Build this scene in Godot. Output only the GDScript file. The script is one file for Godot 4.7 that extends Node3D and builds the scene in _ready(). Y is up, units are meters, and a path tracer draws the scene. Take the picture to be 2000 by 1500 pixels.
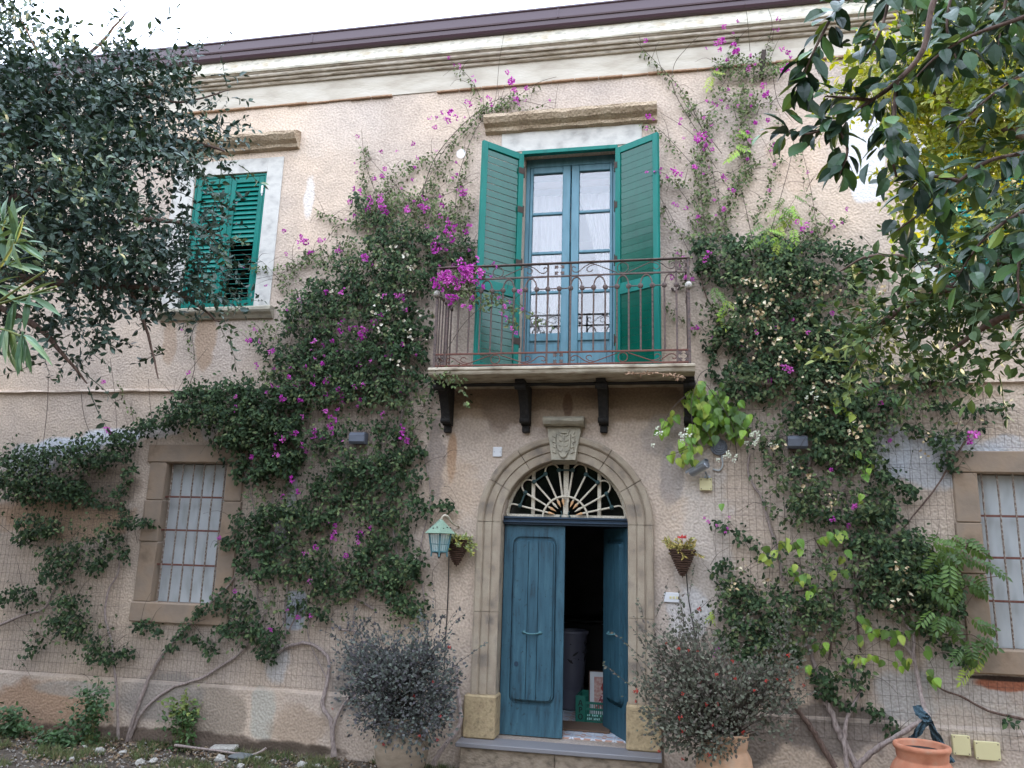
extends Node3D
# An old villa front with a balcony, climbing plants and trees. Units are metres; the wall face lies in z = 0, the door is centred on x = 0, y = 0 is the ground at the wall.

var rng := RandomNumberGenerator.new()
var M := {}

func _ready():
	rng.seed = 20
	var cam := Camera3D.new()
	cam.name = "camera"
	cam.position = Vector3(0.96, 2.0, 7.6)
	cam.rotation_degrees = Vector3(12.113, 11.265, 1.725)
	cam.fov = 52.64
	cam.near = 0.05
	cam.far = 600.0
	add_child(cam)
	var we := WorldEnvironment.new()
	we.name = "world_environment"
	var env := Environment.new()
	env.background_mode = Environment.BG_SKY
	var sky := Sky.new()
	var sm := ProceduralSkyMaterial.new()
	sm.sky_top_color = Color(0.86, 0.91, 1.0)
	sm.sky_horizon_color = Color(1.0, 0.99, 0.97)
	sm.sky_curve = 0.12
	sm.sky_energy_multiplier = 1.5
	sm.ground_bottom_color = Color(0.16, 0.15, 0.13)
	sm.ground_horizon_color = Color(0.3, 0.29, 0.27)
	sm.sun_angle_max = 3.0
	sky.sky_material = sm
	env.sky = sky
	env.tonemap_mode = Environment.TONE_MAPPER_LINEAR
	env.tonemap_exposure = 2.2
	env.sdfgi_enabled = true
	env.ssao_enabled = true
	env.ssil_enabled = true
	we.environment = env
	add_child(we)
	var sun := DirectionalLight3D.new()
	sun.name = "sun"
	sun.light_energy = 1.6
	sun.light_color = Color(1.0, 0.9, 0.72)
	sun.light_angular_distance = 0.5
	sun.shadow_enabled = true
	add_child(sun)
	sun.look_at_from_position(Vector3(8.7, 2.8, -3.6), Vector3.ZERO)
	make_materials()
	build_ground()
	build_house()
	build_balcony()
	build_entrance()
	build_interior()
	build_trellis()
	build_fixtures()
	build_pots()
	build_vines()
	build_trees()
	build_ground_detail()

# ---------------------------------------------------------------- helpers
func rf(a: float, b: float) -> float:
	return rng.randf_range(a, b)

func S() -> SurfaceTool:
	var st := SurfaceTool.new()
	st.begin(Mesh.PRIMITIVE_TRIANGLES)
	return st

func thing(called: String, label: String, category: String, group := "", at := Vector3.ZERO) -> Node3D:
	var o := Node3D.new()
	o.name = called
	o.position = at
	add_child(o, true)
	tag(o, label, category, group)
	return o

func tag(o: Node, label: String, category: String, group := "", kind := "") -> void:
	if label:
		o.set_meta("label", label)
	if category:
		o.set_meta("category", category)
	if group:
		o.set_meta("group", group)
	if kind:
		o.set_meta("kind", kind)

func put(called: String, mesh: Mesh, mat: Material, parent: Node = null, xf := Transform3D()) -> MeshInstance3D:
	var o := MeshInstance3D.new()
	o.name = called
	o.mesh = mesh
	o.material_override = mat
	o.transform = xf
	if parent == null:
		parent = self
	parent.add_child(o, true)
	return o

func obj(called: String, st: SurfaceTool, mat: Material, parent: Node = null, xf := Transform3D()) -> MeshInstance3D:
	return put(called, st.commit(), mat, parent, xf)

func many(called: String, mesh: Mesh, mat: Material, xs: Array, cols: Array, parent: Node = null) -> MultiMeshInstance3D:
	var mm := MultiMesh.new()
	mm.transform_format = MultiMesh.TRANSFORM_3D
	mm.use_colors = cols.size() > 0
	mm.mesh = mesh
	mm.instance_count = xs.size()
	for i in xs.size():
		mm.set_instance_transform(i, xs[i])
		if cols.size() > 0:
			mm.set_instance_color(i, cols[i])
	var o := MultiMeshInstance3D.new()
	o.name = called
	o.multimesh = mm
	o.material_override = mat
	o.set_meta("kind", "stuff")
	if parent == null:
		parent = self
	parent.add_child(o, true)
	return o

func tri(st: SurfaceTool, a: Vector3, b: Vector3, c: Vector3, n: Vector3) -> void:
	if (b - a).cross(c - a).dot(n) > 0.0:
		var t := b
		b = c
		c = t
	st.set_normal(n)
	st.add_vertex(a)
	st.set_normal(n)
	st.add_vertex(b)
	st.set_normal(n)
	st.add_vertex(c)

func tri3(st: SurfaceTool, a: Vector3, b: Vector3, c: Vector3, na: Vector3, nb: Vector3, nc: Vector3) -> void:
	var flip := (b - a).cross(c - a).dot(na + nb + nc) > 0.0
	st.set_normal(na)
	st.add_vertex(a)
	if flip:
		st.set_normal(nc)
		st.add_vertex(c)
		st.set_normal(nb)
		st.add_vertex(b)
	else:
		st.set_normal(nb)
		st.add_vertex(b)
		st.set_normal(nc)
		st.add_vertex(c)

func quad(st: SurfaceTool, a: Vector3, b: Vector3, c: Vector3, d: Vector3, n: Vector3) -> void:
	tri(st, a, b, c, n)
	tri(st, a, c, d, n)

func face(st: SurfaceTool, a: Vector3, b: Vector3, c: Vector3, d: Vector3, towards: Vector3) -> void:
	var n := (c - a).cross(d - b)
	if n.length() < 1e-9:
		return
	n = n.normalized()
	if n.dot(towards) < 0.0:
		n = -n
	quad(st, a, b, c, d, n)

func bpt(c: Vector3, h: Vector3, s: Vector3, a: int, b: float) -> Vector3:
	var k := h - Vector3(b, b, b)
	k[a] = h[a]
	return c + s * k

func box(st: SurfaceTool, lo: Vector3, hi: Vector3, bev := 0.0, xf := Transform3D()) -> void:
	var c := (lo + hi) / 2.0
	var h := ((hi - lo) / 2.0).abs()
	var b: float = minf(bev, minf(h.x, minf(h.y, h.z)) * 0.8)
	for a in 3:
		var u := (a + 1) % 3
		var v := (a + 2) % 3
		for sa in [-1.0, 1.0]:
			var q := []
			for k in [[-1, -1], [1, -1], [1, 1], [-1, 1]]:
				var s := Vector3.ZERO
				s[a] = sa
				s[u] = k[0]
				s[v] = k[1]
				q.append(xf * bpt(c, h, s, a, b))
			var n := Vector3.ZERO
			n[a] = sa
			quad(st, q[0], q[1], q[2], q[3], (xf.basis * n).normalized())
			if b > 0.0:
				for sb in [-1.0, 1.0]:
					var s1 := Vector3.ZERO
					s1[a] = sa
					s1[u] = sb
					s1[v] = -1
					var s2 := s1
					s2[v] = 1
					var m := Vector3.ZERO
					m[a] = sa
					m[u] = sb
					quad(st, xf * bpt(c, h, s1, a, b), xf * bpt(c, h, s2, a, b), xf * bpt(c, h, s2, u, b), xf * bpt(c, h, s1, u, b), (xf.basis * m).normalized())
	if b > 0.0:
		for i in 8:
			var s := Vector3(1 if i & 1 else -1, 1 if i & 2 else -1, 1 if i & 4 else -1)
			tri(st, xf * bpt(c, h, s, 0, b), xf * bpt(c, h, s, 1, b), xf * bpt(c, h, s, 2, b), (xf.basis * s).normalized())

func tube(st: SurfaceTool, pts: Array, radii: Array, sides := 6) -> void:
	var n := pts.size()
	if n < 2:
		return
	var t0: Vector3 = (pts[1] - pts[0]).normalized()
	var up := Vector3.UP if absf(t0.y) < 0.9 else Vector3.RIGHT
	var u := t0.cross(up).normalized()
	var rings := []
	var norms := []
	for i in n:
		var t: Vector3 = (pts[mini(i + 1, n - 1)] - pts[maxi(i - 1, 0)])
		if t.length() < 1e-7:
			t = t0
		t = t.normalized()
		u = (u - t * u.dot(t)).normalized()
		var v := t.cross(u)
		var r: float = radii[mini(i, radii.size() - 1)]
		var ring := []
		var nn := []
		for k in sides:
			var a := TAU * k / sides
			var d := u * cos(a) + v * sin(a)
			ring.append(pts[i] + d * r)
			nn.append(d)
		rings.append(ring)
		norms.append(nn)
	for i in n - 1:
		for k in sides:
			var k2 := (k + 1) % sides
			tri3(st, rings[i][k], rings[i + 1][k], rings[i + 1][k2], norms[i][k], norms[i + 1][k], norms[i + 1][k2])
			tri3(st, rings[i][k], rings[i + 1][k2], rings[i][k2], norms[i][k], norms[i + 1][k2], norms[i][k2])
	for e in [0, n - 1]:
		var tn: Vector3 = (pts[0] - pts[1]).normalized() if e == 0 else (pts[n - 1] - pts[n - 2]).normalized()
		for k in range(1, sides - 1):
			tri(st, rings[e][0], rings[e][k], rings[e][k + 1], tn)

func smooth_path(pts: Array, per := 4) -> Array:
	# Catmull-Rom through the points
	var out := []
	var n := pts.size()
	for i in n - 1:
		var p0: Vector3 = pts[maxi(i - 1, 0)]
		var p1: Vector3 = pts[i]
		var p2: Vector3 = pts[i + 1]
		var p3: Vector3 = pts[mini(i + 2, n - 1)]
		for k in per:
			var t := float(k) / per
			out.append(p1.cubic_interpolate(p2, p0, p3, t))
	out.append(pts[n - 1])
	return out

func lathe(st: SurfaceTool, prof: Array, segs := 24, xf := Transform3D(), smooth := true) -> void:
	var n := prof.size()
	var nr := []
	for i in n:
		var d: Vector2 = prof[mini(i + 1, n - 1)] - prof[maxi(i - 1, 0)]
		nr.append(Vector2(d.y, -d.x).normalized())
	for i in n - 1:
		var e: Vector2 = prof[i + 1] - prof[i]
		var fl := Vector2(e.y, -e.x).normalized()
		var na: Vector2 = nr[i] if smooth else fl
		var nb: Vector2 = nr[i + 1] if smooth else fl
		for k in segs:
			var a := TAU * k / segs
			var b := TAU * (k + 1) / segs
			var da := Vector3(cos(a), 0, sin(a))
			var db := Vector3(cos(b), 0, sin(b))
			var y := Vector3.UP
			var p := [da * prof[i].x + y * prof[i].y, da * prof[i + 1].x + y * prof[i + 1].y, db * prof[i + 1].x + y * prof[i + 1].y, db * prof[i].x + y * prof[i].y]
			var q := [da * na.x + y * na.y, da * nb.x + y * nb.y, db * nb.x + y * nb.y, db * na.x + y * na.y]
			for j in 4:
				p[j] = xf * (p[j] as Vector3)
				q[j] = (xf.basis * (q[j] as Vector3)).normalized()
			tri3(st, p[0], p[1], p[2], q[0], q[1], q[2])
			tri3(st, p[0], p[2], p[3], q[0], q[2], q[3])

func prism(st: SurfaceTool, poly: Array, z0: float, z1: float, xf := Transform3D(), inset := 0.0) -> void:
	# a flat outline in x, y given depth from z0 to z1 (z1 is the front); inset draws the front edge in
	var pk := PackedVector2Array(poly)
	var ix := Geometry2D.triangulate_polygon(pk)
	var c := Vector2.ZERO
	for p in poly:
		c += p / poly.size()
	var fr := []
	for p in poly:
		fr.append(p + (c - p).normalized() * inset)
	for i in range(0, ix.size(), 3):
		tri(st, xf * v3(fr[ix[i]], z1), xf * v3(fr[ix[i + 1]], z1), xf * v3(fr[ix[i + 2]], z1), (xf.basis * Vector3(0, 0, signf(z1 - z0))).normalized())
		tri(st, xf * v3(poly[ix[i]], z0), xf * v3(poly[ix[i + 1]], z0), xf * v3(poly[ix[i + 2]], z0), (xf.basis * Vector3(0, 0, -signf(z1 - z0))).normalized())
	var cw := Geometry2D.is_polygon_clockwise(pk)
	for i in poly.size():
		var a: Vector2 = poly[i]
		var j := (i + 1) % poly.size()
		var b: Vector2 = poly[j]
		var d := (b - a)
		var o2 := Vector2(d.y, -d.x) if not cw else Vector2(-d.y, d.x)
		face(st, xf * v3(a, z0), xf * v3(b, z0), xf * v3(fr[j], z1), xf * v3(fr[i], z1), xf.basis * Vector3(o2.x, o2.y, 0))

func v3(p: Vector2, z: float) -> Vector3:
	return Vector3(p.x, p.y, z)

func sweep_x(st: SurfaceTool, prof: Array, x0: float, x1: float, step := 0.5, jit := 0.0) -> void:
	# a moulding: profile points are (z, y), from top to bottom, drawn along x
	var n := maxi(1, int(ceil((x1 - x0) / step)))
	var cols := []
	for i in n + 1:
		var col := []
		for p in prof:
			col.append(Vector3(lerpf(x0, x1, float(i) / n), p.y + rf(-jit, jit), p.x + rf(-jit, jit) * (1.0 if p.x > 0.004 else 0.0)))
		cols.append(col)
	for i in n:
		for k in prof.size() - 1:
			var d: Vector2 = prof[k + 1] - prof[k]
			face(st, cols[i][k], cols[i + 1][k], cols[i + 1][k + 1], cols[i][k + 1], Vector3(0, d.x, -d.y))
	for e in [0, n]:
		var pl := []
		for p in prof:
			pl.append(p)
		var ix := Geometry2D.triangulate_polygon(PackedVector2Array(pl))
		for i in range(0, ix.size(), 3):
			tri(st, cols[e][ix[i]], cols[e][ix[i + 1]], cols[e][ix[i + 2]], Vector3(-1 if e == 0 else 1, 0, 0))

func look_basis(tip: Vector3, n: Vector3, s := 1.0) -> Basis:
	var y := tip.normalized()
	var z := n - y * n.dot(y)
	if z.length() < 1e-4:
		z = Vector3(y.y, -y.x, 0.1)
		z = z - y * z.dot(y)
	z = z.normalized()
	return Basis(y.cross(z) * s, y * s, z * s)

func gauss() -> float:
	return rng.randfn(0.0, 1.0)

# a leaf from its stalk at the origin along +y, its face towards +z; station widths given as shares of the width
func leaf(st: SurfaceTool, xf: Transform3D, l: float, w: float, prof: Array, fold := 0.25, curl := 0.15) -> void:
	var n := prof.size()
	var mid := []
	var lf := []
	var rt := []
	for i in n:
		var t: float = prof[i][0]
		var hw: float = prof[i][1] * w * 0.5
		var z := -curl * l * t * t
		mid.append(xf * Vector3(0, t * l, z))
		lf.append(xf * Vector3(-hw, t * l, z + hw * fold))
		rt.append(xf * Vector3(hw, t * l, z + hw * fold))
	for i in n - 1:
		for sd in [lf, rt]:
			var nn: Vector3 = (sd[i + 1] - mid[i]).cross(mid[i + 1] - mid[i]) if prof[i + 1][1] > 0.0 else (sd[i] - mid[i]).cross(mid[i + 1] - mid[i])
			nn = nn.normalized()
			if nn.dot(xf.basis.z) < 0.0:
				nn = -nn
			if prof[i + 1][1] > 0.0:
				tri(st, mid[i], sd[i + 1], mid[i + 1], nn)
			if prof[i][1] > 0.0:
				tri(st, mid[i], sd[i], sd[i + 1], nn)

const OVAL := [[0.0, 0.0], [0.3, 0.9], [0.62, 0.85], [1.0, 0.0]]
const HEART := [[-0.06, 0.35], [0.08, 0.9], [0.3, 1.0], [0.62, 0.7], [1.0, 0.0]]
const LANCE := [[0.0, 0.12], [0.25, 0.8], [0.55, 1.0], [0.8, 0.6], [1.0, 0.0]]
const FINE := [[0.0, 0.0], [0.12, 0.5], [0.35, 0.95], [0.6, 1.0], [0.82, 0.6], [0.94, 0.22], [1.0, 0.0]]

func leaf_mesh(l: float, w: float, prof: Array, fold := 0.25, curl := 0.15) -> ArrayMesh:
	var st := S()
	leaf(st, Transform3D(), l, w, prof, fold, curl)
	return st.commit()

# a short twig along +y with leaves set alternately
func sprig_mesh(sd: int, n: int, length: float, l: float, w: float, prof := OVAL) -> ArrayMesh:
	rng.seed = sd
	var st := S()
	var pts := []
	for i in 4:
		pts.append(Vector3(gauss() * 0.03 * length, length * i / 3.0, gauss() * 0.03 * length - 0.12 * length * pow(i / 3.0, 2)))
	tube(st, pts, [0.004, 0.003, 0.002, 0.0012], 3)
	for i in n:
		var t := 0.12 + 0.88 * float(i) / (n - 1)
		var p: Vector3 = (pts[0] as Vector3).lerp(pts[3], t)
		var a := i * 2.4 + rf(-0.5, 0.5)
		var out := Vector3(cos(a), 0.0, sin(a))
		var tip := (out * rf(0.7, 1.1) + Vector3(0, rf(0.2, 0.9), 0) + Vector3(gauss(), gauss(), gauss()) * 0.2) if i < n - 1 else Vector3(gauss() * 0.2, 1, gauss() * 0.2)
		var nn := Vector3(gauss() * 0.4, 0.6, 1.0 + gauss() * 0.4)
		leaf(st, Transform3D(look_basis(tip, nn, rf(0.75, 1.1)), p), l, w, prof, rf(0.1, 0.4), rf(0.0, 0.35))
	return st.commit()

func shade(cs: Array, v := 0.25) -> Color:
	var a: Color = cs[rng.randi() % cs.size()]
	var b: Color = cs[rng.randi() % cs.size()]
	var c := a.lerp(b, rng.randf())
	var k := 1.0 + rf(-v, v)
	return Color(c.r * k, c.g * k, c.b * k)

# ---------------------------------------------------------------- materials
func noise(sd: int, freq: float, oct := 4, type := FastNoiseLite.TYPE_SIMPLEX_SMOOTH) -> FastNoiseLite:
	var n := FastNoiseLite.new()
	n.noise_type = type
	n.seed = sd
	n.frequency = freq
	n.fractal_octaves = oct
	if oct < 2:
		n.fractal_type = FastNoiseLite.FRACTAL_NONE
	return n

func ntex(sd: int, freq: float, cols: Array, oct := 4, size := 512, type := FastNoiseLite.TYPE_SIMPLEX_SMOOTH) -> NoiseTexture2D:
	var t := NoiseTexture2D.new()
	t.noise = noise(sd, freq, oct, type)
	t.width = size
	t.height = size
	t.seamless = true
	var g := Gradient.new()
	var off := PackedFloat32Array()
	var cc := PackedColorArray()
	for i in cols.size():
		off.append(float(i) / (cols.size() - 1))
		cc.append(cols[i])
	g.offsets = off
	g.colors = cc
	t.color_ramp = g
	return t

func flat(called: String, c: Color, rough := 0.7, metal := 0.0) -> StandardMaterial3D:
	var m := StandardMaterial3D.new()
	m.resource_name = called
	m.albedo_color = c
	m.roughness = rough
	m.metallic = metal
	m.cull_mode = BaseMaterial3D.CULL_DISABLED
	M[called] = m
	return m

func textured(called: String, tex: Texture2D, scale: Vector3, rough := 0.8, bump: Texture2D = null, cm := 0.3, metal := 0.0) -> StandardMaterial3D:
	var m := flat(called, Color.WHITE, rough, metal)
	m.albedo_texture = tex
	m.uv1_triplanar = true
	m.uv1_world_triplanar = true
	m.uv1_scale = scale
	if bump:
		m.heightmap_enabled = true
		m.heightmap_texture = bump
		m.heightmap_scale = cm
	return m

func detail(m: StandardMaterial3D, tex: Texture2D, scale: Vector3) -> void:
	m.detail_enabled = true
	m.detail_albedo = tex
	m.detail_blend_mode = BaseMaterial3D.BLEND_MODE_MUL
	m.detail_uv_layer = BaseMaterial3D.DETAIL_UV_2
	m.uv2_triplanar = true
	m.uv2_world_triplanar = true
	m.uv2_scale = scale

func leafy(called: String, rough := 0.5, back := 0.3) -> StandardMaterial3D:
	var m := flat(called, Color.WHITE, rough)
	m.vertex_color_use_as_albedo = true
	m.metallic_specular = 0.4
	m.backlight_enabled = true
	m.backlight = Color(back * 0.9, back, back * 0.35)
	return m

func leaf_solid(called: String, c: Color, rough := 0.5, back := 0.3) -> StandardMaterial3D:
	var m := flat(called, c, rough)
	m.metallic_specular = 0.4
	m.backlight_enabled = true
	m.backlight = Color(back * 0.9, back, back * 0.35)
	return m

func g3(v: float) -> Color:
	return Color(v, v, v)

func make_materials():
	var fine := ntex(5, 0.05, [g3(0.0), g3(1.0)], 4)
	var mott := ntex(6, 0.012, [g3(0.72), g3(1.0), g3(0.86)], 4)
	var speck := ntex(7, 0.12, [g3(0.6), g3(1.0), g3(1.0), g3(0.85)], 2)
	make_wall_material()
	var stone := ntex(11, 0.008, [Color(0.42, 0.385, 0.35), Color(0.59, 0.53, 0.455), Color(0.64, 0.585, 0.505), Color(0.53, 0.48, 0.43)], 5)
	textured("stone", stone, Vector3(0.7, 0.7, 0.7), 0.9, fine, 0.25)
	detail(M.stone, speck, Vector3(2.2, 2.2, 2.2))
	var pale_stone := ntex(12, 0.01, [Color(0.60, 0.52, 0.40), Color(0.68, 0.60, 0.46), Color(0.64, 0.56, 0.43)], 4)
	textured("base_stone", pale_stone, Vector3(0.9, 0.9, 0.9), 0.9, fine, 0.3)
	detail(M.base_stone, mott, Vector3(2, 2, 2))
	var grey_stone := ntex(13, 0.015, [Color(0.48, 0.46, 0.41), Color(0.60, 0.57, 0.50), Color(0.66, 0.62, 0.54)], 5)
	textured("grey_stone", grey_stone, Vector3(1.2, 1.2, 1.2), 0.92, fine, 0.4)
	var sill := ntex(14, 0.01, [Color(0.46, 0.39, 0.32), Color(0.57, 0.49, 0.41), Color(0.54, 0.475, 0.41), Color(0.50, 0.44, 0.38)], 5)
	textured("brown_stone", sill, Vector3(0.45, 0.45, 0.45), 0.92, fine, 0.25)
	var white := ntex(15, 0.008, [Color(0.60, 0.585, 0.56), Color(0.71, 0.695, 0.665), Color(0.75, 0.735, 0.70), Color(0.66, 0.645, 0.62)], 5)
	textured("white_plaster", white, Vector3(0.8, 1.1, 0.8), 0.9, fine, 0.12)
	var corn := ntex(16, 0.007, [Color(0.70, 0.62, 0.50), Color(0.81, 0.78, 0.71), Color(0.85, 0.83, 0.77), Color(0.78, 0.73, 0.64)], 5)
	textured("cornice_plaster", corn, Vector3(0.6, 1.3, 1.3), 0.92, fine, 0.35)
	detail(M.cornice_plaster, ntex(17, 0.02, [g3(0.78), g3(1.0), g3(0.96)], 5), Vector3(0.6, 1.6, 1.6))
	textured("weathered_plaster", ntex(116, 0.012, [Color(0.48, 0.43, 0.37), Color(0.68, 0.63, 0.56), Color(0.76, 0.72, 0.66), Color(0.60, 0.55, 0.48)], 5), Vector3(0.35, 1.5, 1.5), 0.95, fine, 0.35)
	detail(M.weathered_plaster, ntex(117, 0.02, [g3(0.62), g3(1.0), g3(0.9)], 5), Vector3(0.5, 4, 4))
	textured("frieze_plaster", ntex(18, 0.008, [Color(0.62, 0.58, 0.52), Color(0.70, 0.665, 0.605), Color(0.74, 0.71, 0.655)], 5), Vector3(0.4, 1.2, 1.2), 0.92, fine, 0.2)
	textured("brick", ntex(19, 0.02, [Color(0.50, 0.40, 0.32), Color(0.60, 0.48, 0.38), Color(0.70, 0.60, 0.50)], 4), Vector3(1.5, 4, 4), 0.92, fine, 0.3)
	textured("hood_plaster", ntex(118, 0.01, [Color(0.58, 0.50, 0.41), Color(0.69, 0.61, 0.51), Color(0.73, 0.66, 0.57)], 4), Vector3(0.6, 0.6, 0.6), 0.95, ntex(119, 0.09, [g3(0), g3(1)], 2), 1.6)
	detail(M.hood_plaster, ntex(120, 0.1, [g3(0.72), g3(1.0), g3(0.95)], 2), Vector3(1.1, 1.1, 1.1))
	flat("gutter", Color(0.27, 0.19, 0.215), 0.4)
	flat("roof_tile", Color(0.5, 0.3, 0.22), 0.85)
	textured("green_paint", ntex(20, 0.01, [Color(0.0, 0.255, 0.205), Color(0.005, 0.30, 0.24), Color(0.012, 0.325, 0.262)], 4), Vector3(1.5, 0.4, 1.5), 0.16)
	textured("teal_paint", ntex(21, 0.01, [Color(0.02, 0.36, 0.325), Color(0.035, 0.41, 0.365), Color(0.05, 0.43, 0.385)], 4), Vector3(1.5, 0.4, 1.5), 0.35)
	M.green_paint.metallic_specular = 0.42
	M.teal_paint.metallic_specular = 0.3
	textured("window_paint", ntex(22, 0.012, [Color(0.26, 0.42, 0.47), Color(0.31, 0.47, 0.52), Color(0.34, 0.50, 0.55)], 4), Vector3(2, 0.5, 2), 0.5)
	var door_c := ntex(23, 0.012, [Color(0.09, 0.19, 0.23), Color(0.155, 0.30, 0.355), Color(0.185, 0.335, 0.39), Color(0.24, 0.385, 0.43)], 6)
	textured("door_paint", door_c, Vector3(2.4, 0.3, 2.4), 0.6, ntex(24, 0.03, [g3(0), g3(1)], 5), 0.12)
	detail(M.door_paint, ntex(25, 0.03, [g3(0.4), g3(0.95), g3(1.0), g3(1.0), g3(1.0), g3(0.98)], 5), Vector3(1.6, 1.0, 1.6))
	flat("dark_blue_paint", Color(0.10, 0.19, 0.26), 0.5)
	flat("glass", Color(1.0, 1.0, 1.0, 0.0), 0.0)
	M.glass.refraction_enabled = true
	M.glass.refraction_scale = 0.075
	flat("lantern_glass", Color(0.8, 0.95, 0.95, 0.35), 0.15)
	M.lantern_glass.transparency = BaseMaterial3D.TRANSPARENCY_ALPHA
	var rust := ntex(26, 0.03, [Color(0.16, 0.13, 0.12), Color(0.30, 0.25, 0.23), Color(0.38, 0.31, 0.28), Color(0.36, 0.24, 0.19)], 5)
	textured("old_iron", rust, Vector3(2, 2, 2), 0.75)
	textured("rusty_iron", ntex(27, 0.03, [Color(0.22, 0.13, 0.11), Color(0.42, 0.25, 0.20), Color(0.36, 0.26, 0.23)], 5), Vector3(2, 2, 2), 0.85)
	textured("bar_iron", ntex(28, 0.05, [Color(0.24, 0.15, 0.10), Color(0.34, 0.24, 0.18), Color(0.62, 0.60, 0.56), Color(0.70, 0.69, 0.66)], 4), Vector3(3, 1.2, 3), 0.8)
	flat("wire", Color(0.22, 0.17, 0.14), 0.8)
	flat("black_cable", Color(0.05, 0.05, 0.05), 0.6)
	textured("bracket_stone", ntex(29, 0.02, [Color(0.06, 0.055, 0.05), Color(0.12, 0.11, 0.10), Color(0.20, 0.18, 0.16)], 5), Vector3(2, 2, 2), 0.9, fine, 0.5)
	textured("slab_stone", ntex(30, 0.01, [Color(0.34, 0.29, 0.24), Color(0.60, 0.55, 0.47), Color(0.72, 0.68, 0.60), Color(0.56, 0.48, 0.40)], 5), Vector3(0.6, 2, 1), 0.9, fine, 0.3)
	textured("ironwork_white", ntex(31, 0.03, [Color(0.62, 0.57, 0.48), Color(0.78, 0.74, 0.66), Color(0.82, 0.79, 0.72)], 4), Vector3(3, 3, 3), 0.7)
	flat("ironwork_green", Color(0.16, 0.26, 0.26), 0.6)
	flat("ironwork_gold", Color(0.78, 0.60, 0.42), 0.6)
	flat("dark_glass", Color(0.02, 0.022, 0.03), 0.08)
	flat("panel_sheet", Color(0.72, 0.74, 0.75), 0.6)
	textured("window_sheet", ntex(32, 0.01, [Color(0.60, 0.61, 0.60), Color(0.70, 0.715, 0.72), Color(0.74, 0.75, 0.75)], 3), Vector3(1.2, 0.4, 1), 0.55)
	textured("granite", ntex(33, 0.3, [Color(0.30, 0.29, 0.29), Color(0.50, 0.49, 0.49), Color(0.44, 0.43, 0.44), Color(0.62, 0.61, 0.61)], 2), Vector3(4, 4, 4), 0.55)
	textured("riser_stone", ntex(34, 0.015, [Color(0.36, 0.32, 0.27), Color(0.54, 0.48, 0.41), Color(0.60, 0.55, 0.48)], 5), Vector3(1, 1.5, 1), 0.92, fine, 0.4)
	textured("inner_wall", ntex(35, 0.01, [Color(0.42, 0.42, 0.45), Color(0.50, 0.50, 0.53)], 3), Vector3(0.5, 0.5, 0.5), 0.9)
	flat("stand_glaze", Color(0.33, 0.33, 0.37), 0.4)
	flat("dark_wood", Color(0.07, 0.055, 0.05), 0.6)
	flat("brown_wood", Color(0.36, 0.24, 0.17), 0.6)
	flat("doormat", Color(0.36, 0.28, 0.22), 0.98)
	var cur := flat("curtain", Color(0.74, 0.725, 0.72), 0.95)
	cur.backlight_enabled = true
	cur.backlight = Color(0.4, 0.4, 0.4)
	flat("white_plastic", Color(0.82, 0.82, 0.82), 0.4)
	flat("beige_plastic", Color(0.80, 0.76, 0.58), 0.55)
	flat("grey_plastic", Color(0.40, 0.42, 0.46), 0.5)
	flat("lens", Color(0.10, 0.10, 0.12), 0.1)
	flat("silver", Color(0.62, 0.64, 0.67), 0.3, 0.7)
	textured("verdigris", ntex(36, 0.04, [Color(0.24, 0.28, 0.22), Color(0.42, 0.52, 0.45), Color(0.50, 0.58, 0.49), Color(0.55, 0.60, 0.48)], 4), Vector3(4, 4, 4), 0.75)
	textured("verdigris_blue", ntex(37, 0.04, [Color(0.20, 0.32, 0.34), Color(0.30, 0.46, 0.48), Color(0.36, 0.52, 0.53)], 4), Vector3(4, 4, 4), 0.7)
	textured("wicker", ntex(38, 0.08, [Color(0.12, 0.08, 0.06), Color(0.30, 0.21, 0.16), Color(0.38, 0.29, 0.22)], 3), Vector3(2, 8, 2), 0.95)
	textured("terracotta", ntex(39, 0.01, [Color(0.52, 0.33, 0.24), Color(0.66, 0.42, 0.31), Color(0.70, 0.47, 0.36), Color(0.66, 0.54, 0.45)], 5), Vector3(1.5, 1.5, 1.5), 0.9, fine, 0.12)
	textured("pale_terracotta", ntex(40, 0.01, [Color(0.60, 0.48, 0.38), Color(0.72, 0.57, 0.45), Color(0.70, 0.62, 0.54)], 5), Vector3(1.2, 2.5, 1.2), 0.9, fine, 0.12)
	textured("grey_clay", ntex(41, 0.01, [Color(0.40, 0.35, 0.29), Color(0.52, 0.46, 0.39), Color(0.56, 0.51, 0.44)], 5), Vector3(1.2, 2, 1.2), 0.92, fine, 0.15)
	flat("soil", Color(0.14, 0.11, 0.09), 1.0)
	textured("teal_cloth", ntex(42, 0.06, [Color(0.10, 0.14, 0.16), Color(0.22, 0.31, 0.35), Color(0.36, 0.44, 0.48)], 5), Vector3(3, 3, 3), 0.95, fine, 0.3)
	textured("bark_pale", ntex(43, 0.03, [Color(0.36, 0.31, 0.29), Color(0.58, 0.52, 0.49), Color(0.66, 0.61, 0.58)], 5), Vector3(3, 1, 3), 0.95, fine, 0.4)
	textured("bark_brown", ntex(44, 0.03, [Color(0.22, 0.17, 0.14), Color(0.38, 0.30, 0.26), Color(0.48, 0.41, 0.37)], 5), Vector3(3, 1, 3), 0.95, fine, 0.4)
	flat("twig", Color(0.27, 0.23, 0.19), 0.9)
	flat("twig_dark", Color(0.16, 0.12, 0.10), 0.9)
	flat("twig_green", Color(0.42, 0.45, 0.24), 0.8)
	leafy("vine_leaf", 0.62, 0.22)
	M.vine_leaf.metallic_specular = 0.22
	leafy("tree_leaf", 0.38, 0.35)
	leafy("fresh_leaf", 0.55, 0.4)
	M.fresh_leaf.metallic_specular = 0.28
	leafy("sunlit_leaf", 0.5, 0.35)
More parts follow.
